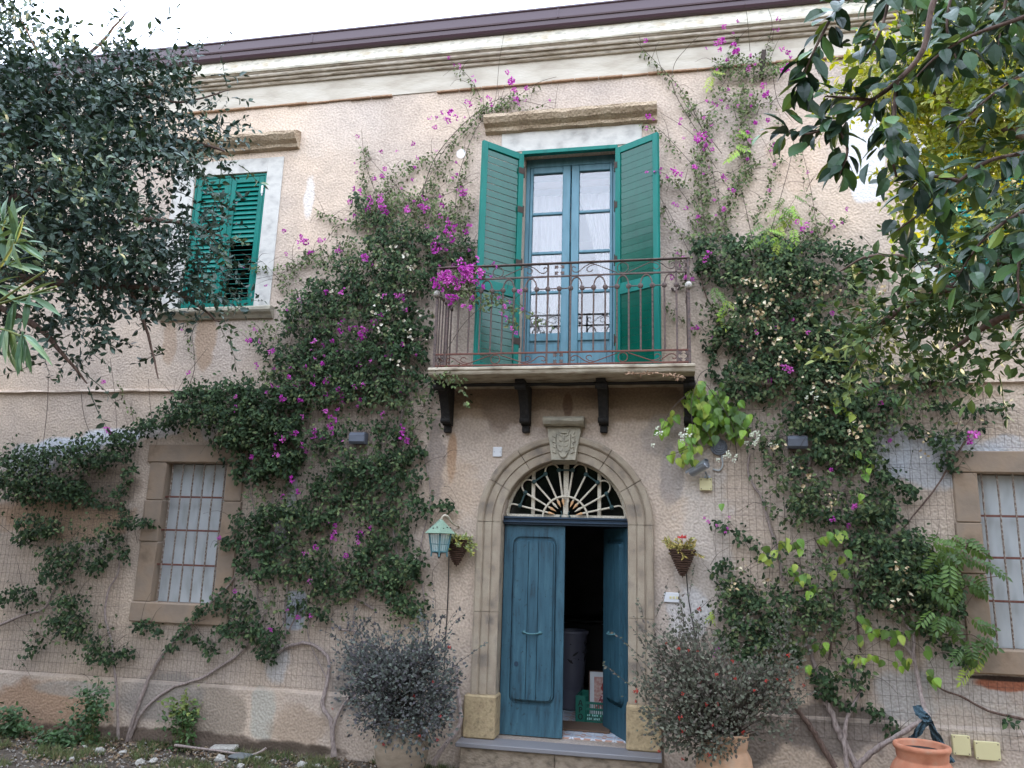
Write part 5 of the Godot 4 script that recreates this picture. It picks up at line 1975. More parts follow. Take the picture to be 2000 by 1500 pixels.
func pinnate_mesh(sd: int) -> ArrayMesh:
	rng.seed = sd
	var st := S()
	var pts := []
	for i in 5:
		var t := i / 4.0
		pts.append(Vector3(0.01 * sin(t * 2.0 + sd), t * 0.20, -0.05 * t * t))
	tube(st, pts, [0.003, 0.0025, 0.002, 0.0016, 0.001], 3)
	for i in 5:
		var t := 0.22 + 0.17 * i
		var p := Vector3(0.0, t * 0.20, -0.05 * t * t)
		for s in [-1.0, 1.0]:
			leaf(st, Transform3D(look_basis(Vector3(s, 0.45, -0.25 + gauss() * 0.12), Vector3(0.1 * s, -0.1, 1)), p), 0.075 * rf(0.85, 1.1), 0.032, OVAL, 0.2, 0.15)
	leaf(st, Transform3D(look_basis(Vector3(0, 1, -0.35), Vector3(0, 0.2, 1)), pts[4]), 0.08, 0.034, OVAL, 0.2, 0.1)
	return st.commit()

func build_vines():
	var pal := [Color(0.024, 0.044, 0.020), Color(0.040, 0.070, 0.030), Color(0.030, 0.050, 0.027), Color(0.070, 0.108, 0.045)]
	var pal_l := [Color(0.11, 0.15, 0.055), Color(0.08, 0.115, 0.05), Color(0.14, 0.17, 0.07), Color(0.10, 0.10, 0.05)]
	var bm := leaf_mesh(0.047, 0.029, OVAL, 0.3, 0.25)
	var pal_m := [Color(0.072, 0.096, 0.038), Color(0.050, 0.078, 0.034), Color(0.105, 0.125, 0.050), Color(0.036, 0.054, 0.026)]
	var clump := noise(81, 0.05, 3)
	var clump2 := noise(82, 0.07, 3)
	# --- the vine left of the door
	rng.seed = 31
	var o := thing("bougainvillea", "great magenta flowered climber with pale stems covering the wall around the barred window and lantern", "climbing plant")
	stems(o, STEMS_L, M.bark_pale)
	stems(o, TWIGS_L, M.twig, "shoot", false)
	var xs := []
	var cs := []
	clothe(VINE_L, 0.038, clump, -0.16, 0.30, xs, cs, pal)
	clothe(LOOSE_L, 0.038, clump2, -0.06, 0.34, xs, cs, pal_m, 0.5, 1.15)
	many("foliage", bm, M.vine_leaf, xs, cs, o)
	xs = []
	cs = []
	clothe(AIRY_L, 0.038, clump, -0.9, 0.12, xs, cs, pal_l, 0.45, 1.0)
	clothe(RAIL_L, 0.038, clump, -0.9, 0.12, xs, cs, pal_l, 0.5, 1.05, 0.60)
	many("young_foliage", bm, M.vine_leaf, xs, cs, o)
	var st := S()
	side_twigs(LOOSE_L, 26.0, 0.3, st)
	side_twigs(VINE_L, 10.0, 0.28, st)
	side_twigs(AIRY_L, 9.0, 0.26, st)
	obj("twigs", st, M.twig, o).set_meta("kind", "stuff")
	var fl := FLOWERS_L.duplicate()
	scatter_flowers(fl, AIRY_L, 22.0, 5, 225)
	scatter_flowers(fl, FLECKS_L, 22.0, 6, 275)
	flowers(o, fl, 51, 0.16, 0.34)
	bracts(o, BRACTS_L, 52, 0.9, [Color(0.52, 0.47, 0.36), Color(0.62, 0.58, 0.48), Color(0.42, 0.36, 0.24)], 0.22, 0.42)
	# --- the vine right of the door
	rng.seed = 33
	o = thing("bougainvillea", "magenta and cream flowered climber with dry bracts covering the wall beside the balcony's lime creeper", "climbing plant")
	stems(o, STEMS_R, M.bark_pale)
	stems(o, STEMS_R2, M.bark_brown)
	stems(o, TWIGS_R, M.twig, "shoot", false)
	xs = []
	cs = []
	clothe(VINE_R, 0.038, clump, -0.16, 0.30, xs, cs, pal)
	clothe(LOOSE_R, 0.038, clump2, -0.06, 0.34, xs, cs, pal_m, 0.5, 1.15)
	many("foliage", bm, M.vine_leaf, xs, cs, o)
	xs = []
	cs = []
	clothe(AIRY_R, 0.038, clump, -0.9, 0.14, xs, cs, pal_l, 0.45, 1.0)
	many("young_foliage", bm, M.vine_leaf, xs, cs, o)
	st = S()
	side_twigs(LOOSE_R, 26.0, 0.3, st)
	side_twigs(VINE_R, 9.0, 0.28, st)
	side_twigs(AIRY_R, 9.0, 0.26, st)
	obj("twigs", st, M.twig, o).set_meta("kind", "stuff")
	fl = FLOWERS_R.duplicate()
	scatter_flowers(fl, AIRY_R, 26.0, 7, 190)
	flowers(o, fl, 53, 0.14, 0.32)
	bracts(o, BRACTS_R, 54, 1.2, [Color(0.46, 0.35, 0.20), Color(0.55, 0.45, 0.29), Color(0.34, 0.24, 0.13), Color(0.60, 0.53, 0.38)], 0.20, 0.42)
	# --- heart leaved creeper hanging from the balcony corner
	rng.seed = 35
	var hearts := [leaf_mesh(0.085, 0.068, HEART, 0.25, 0.25), leaf_mesh(0.075, 0.062, HEART, 0.4, 0.35), leaf_mesh(0.09, 0.07, HEART, 0.15, 0.1)]
	o = thing("lime_creeper", "lime green heart leaved creeper with white flowers hanging from the balcony corner", "climbing plant")
	stems(o, STEMS_H, M.twig, "stem", false)
	single_leaves(o, HEARTS_A, 61, hearts, [M.lime_0, M.lime_2, M.lime_1], 1000.0, 0.30, 0.7, 1.15, 150)
	single_leaves(o, HEARTS_B, 62, hearts, [M.green_1, M.lime_1, M.green_0, M.lime_0], 1000.0, 0.28, 0.75, 1.2, 150)
	var wf := flower_mesh(63, 7, 0.8)
	for w in WHITES:
		for k in w[3]:
			put("white_flower", wf, M.white_petal, o, Transform3D(Basis.from_euler(Vector3(k, k * 2.0, 0)).scaled(Vector3.ONE * 0.024), Vector3(w[0] + gauss() * 0.02, w[1] + gauss() * 0.025, w[2])))
	# --- patches of the same leaf lower down
	o = thing("heart_leaved_vine", "sparse bright green heart leaves threaded through the wire mesh and pale trunks", "climbing plant")
	single_leaves(o, HEARTS_C, 64, hearts, [M.lime_0, M.green_1, M.lime_1, M.lime_2], 620.0, 0.22, 0.7, 1.15, 200)
	stems(o, STEMS_C, M.twig, "stem", false)
	# --- pinnate leaves at the right hand window
	rng.seed = 36
	o = thing("wisteria", "wisteria with large feathered leaves, some yellow, drooping over the barred window's edge", "climbing plant")
	stems(o, STEMS_W, M.bark_brown, "stem", false)
	var pin := [pinnate_mesh(1), pinnate_mesh(2), pinnate_mesh(3)]
	single_leaves(o, WISTERIA_A, 65, pin, [M.green_0, M.green_1, M.green_0], 190.0, 0.34, 0.7, 1.1, 130, 1.2)
	single_leaves(o, WISTERIA_Y, 66, pin, [M.yellow_0, M.lime_2], 120.0, 0.2, 0.6, 0.9, 14, 1.0)
	single_leaves(o, WISTERIA_B, 67, pin, [M.lime_2, M.lime_0, M.green_1], 140.0, 0.2, 0.5, 0.85, 60, 1.3)
	# --- dry twig under the slab
	st = S()
	tube(st, smooth_path([Vector3(0.62, 3.60, 0.66), Vector3(0.9, 3.60, 0.68), Vector3(1.16, 3.55, 0.67)], 4), [0.003], 4)
	for k in 46:
		var t := rng.randf()
		leaf(st, Transform3D(look_basis(Vector3(gauss(), gauss() - 0.3, gauss()), Vector3(gauss(), gauss(), 1)), Vector3(lerpf(0.62, 1.16, t), 3.605 - 0.05 * t * t + gauss() * 0.008, 0.67)), 0.035, 0.016, OVAL, 0.5, 0.6)
	tag(obj("dry_twig", st, flat("dry_brown", Color(0.62, 0.50, 0.40), 0.9)), "dry brown leafy twig caught under the balcony slab", "twig")
	# --- teal cloth tied round the branch
	rng.seed = 37
	var cl := thing("cloth_strip", "torn teal cloth strip tied round the bent pale branch behind the pot", "cloth")
	for e in TEAL:
		st = S()
		var rows := []
		for i in range(0, e.size(), 4):
			rows.append(e[i])
		ribbon(st, e)
		obj("strip", st, M.teal_cloth, cl)

func ribbon(st: SurfaceTool, e: Array):
	# [x, y, z, half width] repeated: crumpled cloth with a little thickness
	var pts := []
	var ws := []
	for i in range(0, e.size(), 4):
		pts.append(Vector3(e[i], e[i + 1], e[i + 2]))
		ws.append(e[i + 3])
	var path := smooth_path(pts, 5)
	var prev := []
	for i in path.size():
		var t: Vector3 = (path[mini(i + 1, path.size() - 1)] - path[maxi(i - 1, 0)]).normalized()
		var sd := t.cross(Vector3.BACK).normalized()
		var w: float = lerpf(ws[mini(int(i / 5.0), ws.size() - 1)], ws[mini(int(i / 5.0) + 1, ws.size() - 1)], fmod(i, 5.0) / 5.0)
		var row := []
		for k in 6:
			var u := k / 5.0 * 2.0 - 1.0
			row.append(path[i] + sd * w * u * rf(0.9, 1.08) + Vector3(0, 0, 0.014 * sin(u * 5.0 + i * 0.9) + rf(0, 0.006)))
		if i > 0:
			for k in 5:
				face(st, prev[k], prev[k + 1], row[k + 1], row[k], Vector3.BACK)
				face(st, prev[k] - Vector3(0, 0, 0.006), prev[k + 1] - Vector3(0, 0, 0.006), row[k + 1] - Vector3(0, 0, 0.006), row[k] - Vector3(0, 0, 0.006), Vector3.FORWARD)
		prev = row

# ---------------------------------------------------------------- trees
func crown(o: Node3D, blobs: Array, sprigs: Array, pal: Array, per_m2: float, mat: Material, called := "crown"):
	# blobs: centre, half sizes, cover; sprigs lie mostly in the outer part and hang at the rim
	var holes := noise(95, 1.7, 2)
	var lists := []
	for s in sprigs:
		lists.append([[], []])
	for b in blobs:
		var c := Vector3(b[0], b[1], b[2])
		var h := Vector3(b[3], b[4], b[5])
		var n := int(b[6] * per_m2 * (h.x * h.y + h.y * h.z + h.x * h.z) * 4.0 / 3.0)
		for i in n:
			var d := Vector3(gauss(), gauss(), gauss()).normalized()
			var rad := pow(rng.randf(), 0.45) * (1.0 + 0.18 * gauss())
			var p := c + d * h * rad
			if holes.get_noise_3dv(p) < -0.24:
				continue
			var dir := d * 0.8 + Vector3(gauss(), gauss(), gauss()) * 0.55 + Vector3(0, -0.15, 0)
			var k := rng.randi() % sprigs.size()
			lists[k][0].append(Transform3D(look_basis(dir, Vector3(gauss() * 0.5, 0.8, gauss() * 0.5 + 0.3), rf(0.6, 1.35)), p))
			lists[k][1].append(shade(pal, 0.28))
	for k in sprigs.size():
		many(called, sprigs[k], mat, lists[k][0], lists[k][1], o)

func limb(o: Node3D, e: Array, mat: Material, called := "branch"):
	stems(o, [e], mat, called)

func build_trees():
	# tree at the left, reaching in front of the upper window
	rng.seed = 41
	var o := thing("leafy_tree", "dense blue green tree reaching in from the frame edge before the shuttered window", "tree")
	var sp := [sprig_mesh(201, 9, 0.22, 0.058, 0.030), sprig_mesh(202, 8, 0.19, 0.055, 0.031), sprig_mesh(203, 10, 0.25, 0.055, 0.028)]
	rng.seed = 42
	crown(o, TREE_L, sp, [Color(0.030, 0.055, 0.042), Color(0.042, 0.072, 0.048), Color(0.036, 0.060, 0.050), Color(0.060, 0.095, 0.058)], 230.0, M.tree_leaf)
	crown(o, TREE_L_TIPS, sp, [Color(0.035, 0.062, 0.042), Color(0.055, 0.09, 0.05), Color(0.085, 0.125, 0.055)], 170.0, M.tree_leaf, "outer_crown")
	stems(o, LIMBS_L, M.bark_brown, "branch")
	stems(o, [[0.16, 0.10, -5.6, -0.1, 2.9, -5.45, 1.4, 2.95, -5.3, 2.6, 3.0, -4.9, 3.9, 3.0]], M.bark_brown, "trunk")
	# oleander at the frame edge
	rng.seed = 43
	o = thing("oleander", "oleander sprays with long narrow grey green leaves at the frame's edge", "shrub")
	var ol := [leaf_mesh(0.155, 0.026, LANCE, 0.25, 0.25), leaf_mesh(0.135, 0.023, LANCE, 0.3, 0.45), leaf_mesh(0.165, 0.027, LANCE, 0.2, 0.12)]
	stems(o, OLEANDER_STEMS, M.twig_green, "stem", false)
	for e in OLEANDER:
		put("leaf", ol[rng.randi() % 3], M["oleander_%d" % (rng.randi() % 3)], o, Transform3D(look_basis(Vector3(e[3], e[4], e[5]), Vector3(gauss() * 0.5, 0.8, 0.6 + gauss() * 0.3), rf(0.8, 1.1)), Vector3(e[0], e[1], e[2])))
	# tree at the right, its near branches hanging into the picture
	rng.seed = 45
	o = thing("broad_leaved_tree", "broad leaved tree with large glossy dark leaves hanging in close from the frame's top corner", "tree")
	var fine := [leaf_mesh(0.072, 0.037, FINE, 0.22, 0.2), leaf_mesh(0.068, 0.036, FINE, 0.35, 0.35), leaf_mesh(0.075, 0.040, FINE, 0.12, 0.08)]
	var k := 0
	var more := []
	var mcol := []
	for e in NEAR_BRANCHES:
		stems(o, [e[0]], M.bark_brown, "branch", false)
		var pts := []
		for i in range(2, e[0].size(), 3):
			pts.append(Vector3(e[0][i], e[0][i + 1], e[0][i + 2]))
		var path := smooth_path(pts, 6)
		for i in e[1] * 2:
			var t := rf(e[2], 1.0)
			var at: Vector3 = path[int(t * (path.size() - 1))]
			var dir: Vector3 = (path[mini(int(t * (path.size() - 1)) + 1, path.size() - 1)] - path[maxi(int(t * (path.size() - 1)) - 1, 0)]).normalized()
			var side := Vector3(gauss(), gauss(), gauss()).normalized()
			side = (side - dir * side.dot(dir)).normalized()
			var tip := side * 0.9 + dir * 0.55 + Vector3(0, -0.35, 0)
			var spur: float = e[3] * rng.randf()
			var off := (side + dir * 0.5 + Vector3(gauss(), gauss(), gauss()) * 0.4) * spur
			var m: StandardMaterial3D = M["tree_%d" % (rng.randi() % 4)]
			if rng.randf() < 0.05:
				m = M.tree_4
			var lx := Transform3D(look_basis(tip, Vector3(gauss() * 0.5, 0.9, 0.5 + gauss() * 0.5), rf(0.6, 1.15)), at + off)
			if i % 2 == 0 and k < 300:
				k += 1
				put("leaf", fine[rng.randi() % 3], m, o, lx)
			else:
				more.append(lx)
				mcol.append(shade([Color(0.026, 0.055, 0.030), Color(0.038, 0.080, 0.034), Color(0.018, 0.040, 0.026)], 0.3))
	many("further_leaves", fine[1], M.tree_leaf, more, mcol, o)
	var sp2 := [sprig_mesh(211, 8, 0.22, 0.064, 0.034), sprig_mesh(212, 9, 0.26, 0.060, 0.033), sprig_mesh(213, 7, 0.2, 0.066, 0.036)]
	rng.seed = 46
	var palr := [Color(0.050, 0.088, 0.034), Color(0.075, 0.118, 0.042), Color(0.105, 0.15, 0.05), Color(0.045, 0.075, 0.040)]
	crown(o, TREE_R, sp2, palr, 170.0, M.fresh_leaf)
	crown(o, TREE_R_FRESH, sp2, [Color(0.12, 0.17, 0.055), Color(0.17, 0.21, 0.07), Color(0.08, 0.13, 0.05), Color(0.22, 0.24, 0.07)], 170.0, M.fresh_leaf, "fresh_crown")
	crown(o, TREE_R_SUNLIT, sp2, [Color(0.34, 0.34, 0.06), Color(0.24, 0.29, 0.06), Color(0.40, 0.38, 0.08), Color(0.20, 0.25, 0.055)], 330.0, M.sunlit_leaf, "sunlit_crown")  # yellow palette paints the sunlight into these leaves
	stems(o, LIMBS_R, M.bark_brown, "branch")
	stems(o, [[0.2, 0.12, 5.4, -0.1, 4.4, 5.3, 1.8, 4.4, 5.1, 3.4, 4.3, 4.9, 4.6, 4.2]], M.bark_brown, "trunk")
	# the trees across the yard, behind the viewer, which the shutters and panes mirror; unseen, they shade the lower wall, the last two added for that
	rng.seed = 47
	var big := [sprig_mesh(221, 10, 0.7, 0.26, 0.17), sprig_mesh(222, 9, 0.6, 0.24, 0.16)]
	var i := 0
	for e in [[-10.4, 13.0, 12.0], [-6.0, 15.0, 7.6], [-1.6, 14.6, 6.8], [3.0, 15.2, 8.4], [7.6, 14.0, 12.4], [11.6, 12.2, 11.6], [-15.0, 9.5, 11.0], [13.5, 7.6, 11.0]]:
		rng.seed = 300 + i
		var t := thing("yard_tree", ["dense green tree across the yard, the one farthest to the oleander's side", "dense green tree across the yard opposite the shuttered window", "dense green tree across the yard just behind the viewer, nearest the door's axis", "tallest dense green tree across the yard opposite the lime creeper", "dense green tree across the yard opposite the half hidden window", "dense green tree across the yard at the far end beyond the villa's corner", "unseen dense green tree added to shade the lower wall past the leafy blue green tree", "unseen dense green tree added to shade the lower wall past the broad leaved tree"][i], "tree", "trees across the yard")
		var h: float = e[2]
		var bl := []
		for q in 13:
			bl.append([e[0] + rf(-1.6, 1.6), rf(1.4, h - 1.2), e[1] + rf(-0.9, 0.9), rf(1.4, 2.1), rf(1.2, 1.9), rf(1.2, 1.7), 1.0])
		crown(t, bl, big, [Color(0.04, 0.07, 0.03), Color(0.06, 0.09, 0.035), Color(0.09, 0.11, 0.04)], 10.0, M.tree_leaf)
		stems(t, [[0.22, 0.1, e[0], -0.1, e[1], e[0] + 0.1, h * 0.3, e[1], e[0] - 0.1, h * 0.7, e[1]]], M.bark_brown, "trunk")
		i += 1

# ---------------------------------------------------------------- ground detail
func rock_mesh(sd: int, flatness: float) -> ArrayMesh:
	rng.seed = sd
	var n := noise(sd, 0.9, 2)
	var st := S()
	var rows := []
	for j in 7:
		var row := []
		var v := -PI / 2 + PI * j / 6.0
		for i in 10:
			var a := TAU * i / 10.0
			var d := Vector3(cos(v) * cos(a), sin(v), cos(v) * sin(a))
			var r := 1.0 + 0.42 * n.get_noise_3d(d.x * 1.3, d.y * 1.3, d.z * 1.3)
			row.append(d * r * Vector3(1, flatness, 0.8))
		rows.append(row)
	for j in 6:
		for i in 10:
			var i2 := (i + 1) % 10
			face(st, rows[j][i], rows[j][i2], rows[j + 1][i2], rows[j + 1][i], rows[j][i] + rows[j + 1][i2])
	return st.commit()

func build_ground_detail():
	var rocks := [rock_mesh(401, 0.6), rock_mesh(402, 0.7), rock_mesh(403, 0.5), rock_mesh(404, 0.65)]
	rng.seed = 48
	var i := 0
	for e in ROCKS:
		var m := put("stone", rocks[i % 4], M.limestone, self, Transform3D(Basis(Vector3.UP, rf(0, 6)).scaled(Vector3.ONE * e[2]), Vector3(e[0], e[2] * 0.22, e[1])))
		tag(m, e[3], "stone", "pale stones lying along the foot of the wall")
		i += 1
	for e in SLABS:
		var st := S()
		box(st, Vector3(-e[2], 0, -e[3]), Vector3(e[2], e[4], e[3]), 0.012)
		var b := obj("stone_slab", st, M.limestone if e[6] == 0 else M.slate_stone, self, Transform3D(Basis.from_euler(Vector3(0.06, e[5], 0.05)), Vector3(e[0], 0.01, e[1])))
		tag(b, e[7], "stone slab", "flat stones at the foot of the wall")
	var st := S()
	tube(st, smooth_path([Vector3(-3.75, 0.05, 0.22), Vector3(-3.3, 0.04, 0.24), Vector3(-2.95, 0.03, 0.26), Vector3(-2.84, 0.06, 0.25), Vector3(-2.78, 0.10, 0.24)], 5), [0.016, 0.014, 0.012, 0.011], 7)
	tag(obj("fallen_branch", st, M.bark_pale), "bare pale fallen branch lying beside the flat stones", "branch")
	# weeds at the foot of the wall
	var wl := leaf_mesh(0.055, 0.034, OVAL, 0.25, 0.3)
	for e in WEEDS:
		rng.seed = 500 + int(absf(e[0]) * 10)
		var w := thing("weed", e[5], "weed", "weeds at the foot of the wall", Vector3(e[0], 0, e[1]))
		var xs := []
		var cs := []
		var ss := S()
		var pal := [Color(0.04, 0.085, 0.03), Color(0.06, 0.12, 0.04), Color(0.05, 0.09, 0.035)] if e[4] == 0 else [Color(0.13, 0.17, 0.035), Color(0.18, 0.21, 0.05), Color(0.07, 0.12, 0.035)]
		for k in int(e[2] * 42) + 5:
			var a: float = gauss() * e[2] * 0.45
			var top := Vector3(a, e[3] * rf(0.4, 1.0) * (1.0 - 0.5 * absf(a) / e[2]), rf(-0.03, 0.16))
			var path := smooth_path([Vector3(a * 0.3, 0, 0.03), top * 0.55 + Vector3(rf(-0.03, 0.03), 0.02, 0), top], 3)
			tube(ss, path, [0.004, 0.003, 0.002], 3)
			for q in 30:
				var t := pow(rng.randf(), 0.6)
				var p: Vector3 = path[int(t * (path.size() - 1))]
				xs.append(Transform3D(look_basis(Vector3(gauss(), -0.1 + gauss() * 0.5, gauss()), Vector3(gauss() * 0.5, 1.0, 0.6), rf(0.5, 1.2)), p + Vector3(gauss(), gauss() * 0.7, gauss() * 0.7) * 0.05))
				var up: float = p.y / e[3]
				cs.append(shade(pal if e[4] == 0 or up > 0.45 else [Color(0.05, 0.10, 0.03), Color(0.07, 0.12, 0.04)], 0.25))
		obj("stems", ss, M.twig_green, w)
		many("foliage", wl, M.weed_leaf, xs, cs, w)
	# grass, fallen leaves, pebbles
	rng.seed = 49
	var gn := noise(91, 0.9, 3)
	var gs := S()
	for k in 9:
		var a := rf(0, TAU)
		var d := Vector3(cos(a), 0, sin(a))
		var h := rf(0.04, 0.11)
		var b := d * rf(0, 0.02)
		var sd := d.cross(Vector3.UP) * 0.0028
		var p1 := b + d * h * 0.2 + Vector3(0, h * 0.6, 0)
		var p2 := b + d * h * 0.65 + Vector3(0, h, 0)
		face(gs, b - sd, b + sd, p1 + sd * 0.8, p1 - sd * 0.8, d)
		tri(gs, p1 - sd * 0.8, p1 + sd * 0.8, p2, d)
	var gm := gs.commit()
	var xs := []
	var cs := []
	for k in 26000:
		var x := rf(-7.5, 4.6)
		var z := rf(0.04, 2.6)
		var m := gn.get_noise_2d(x * 2.0, z * 2.0)
		if m < 0.02 + z * 0.12:
			continue
		xs.append(Transform3D(Basis(Vector3.UP, rf(0, TAU)).scaled(Vector3.ONE * rf(0.4, 1.1)), Vector3(x, -0.01, z)))
		cs.append(shade([Color(0.08, 0.12, 0.035), Color(0.12, 0.15, 0.05), Color(0.20, 0.18, 0.08)], 0.3))
	tag(many("grass", gm, M.grass_blade, xs, cs), "short patchy grass at the foot of the wall", "grass", "", "stuff")
	var lm := leaf_mesh(0.045, 0.026, OVAL, 0.4, 0.5)
	xs = []
	cs = []
	for k in 5200:
		var x := rf(-7.5, 4.6)
		var z := absf(gauss()) * 0.55 + 0.04
		xs.append(Transform3D(look_basis(Vector3(gauss(), gauss() * 0.15, gauss()), Vector3(gauss() * 0.4, 1, gauss() * 0.4), rf(0.5, 1.2)), Vector3(x, rf(0.0, 0.025), z)))
		cs.append(shade([Color(0.16, 0.10, 0.06), Color(0.22, 0.15, 0.09), Color(0.28, 0.21, 0.13), Color(0.10, 0.07, 0.05)], 0.25))
	tag(many("leaf_litter", lm, M.dry_leaf, xs, cs), "brown fallen leaves scattered along the wall", "leaf litter", "", "stuff")
	xs = []
	cs = []
	for k in 9000:
		var x := rf(-7.5, 4.6)
		var z := rf(0.05, 2.4)
		xs.append(Transform3D(Basis.from_euler(Vector3(rf(0, 6), rf(0, 6), 0)).scaled(Vector3.ONE * rf(0.003, 0.014)), Vector3(x, rf(0.0, 0.006), z)))
		cs.append(shade([Color(0.30, 0.27, 0.23), Color(0.40, 0.37, 0.33), Color(0.22, 0.19, 0.16)], 0.25))
	tag(many("pebbles", rocks[0], M.pebble, xs, cs), "small pebbles and grit strewn over the earth", "pebbles", "", "stuff")


# ---------------------------------------------------------------- where things grow and lie, in metres on or before the wall

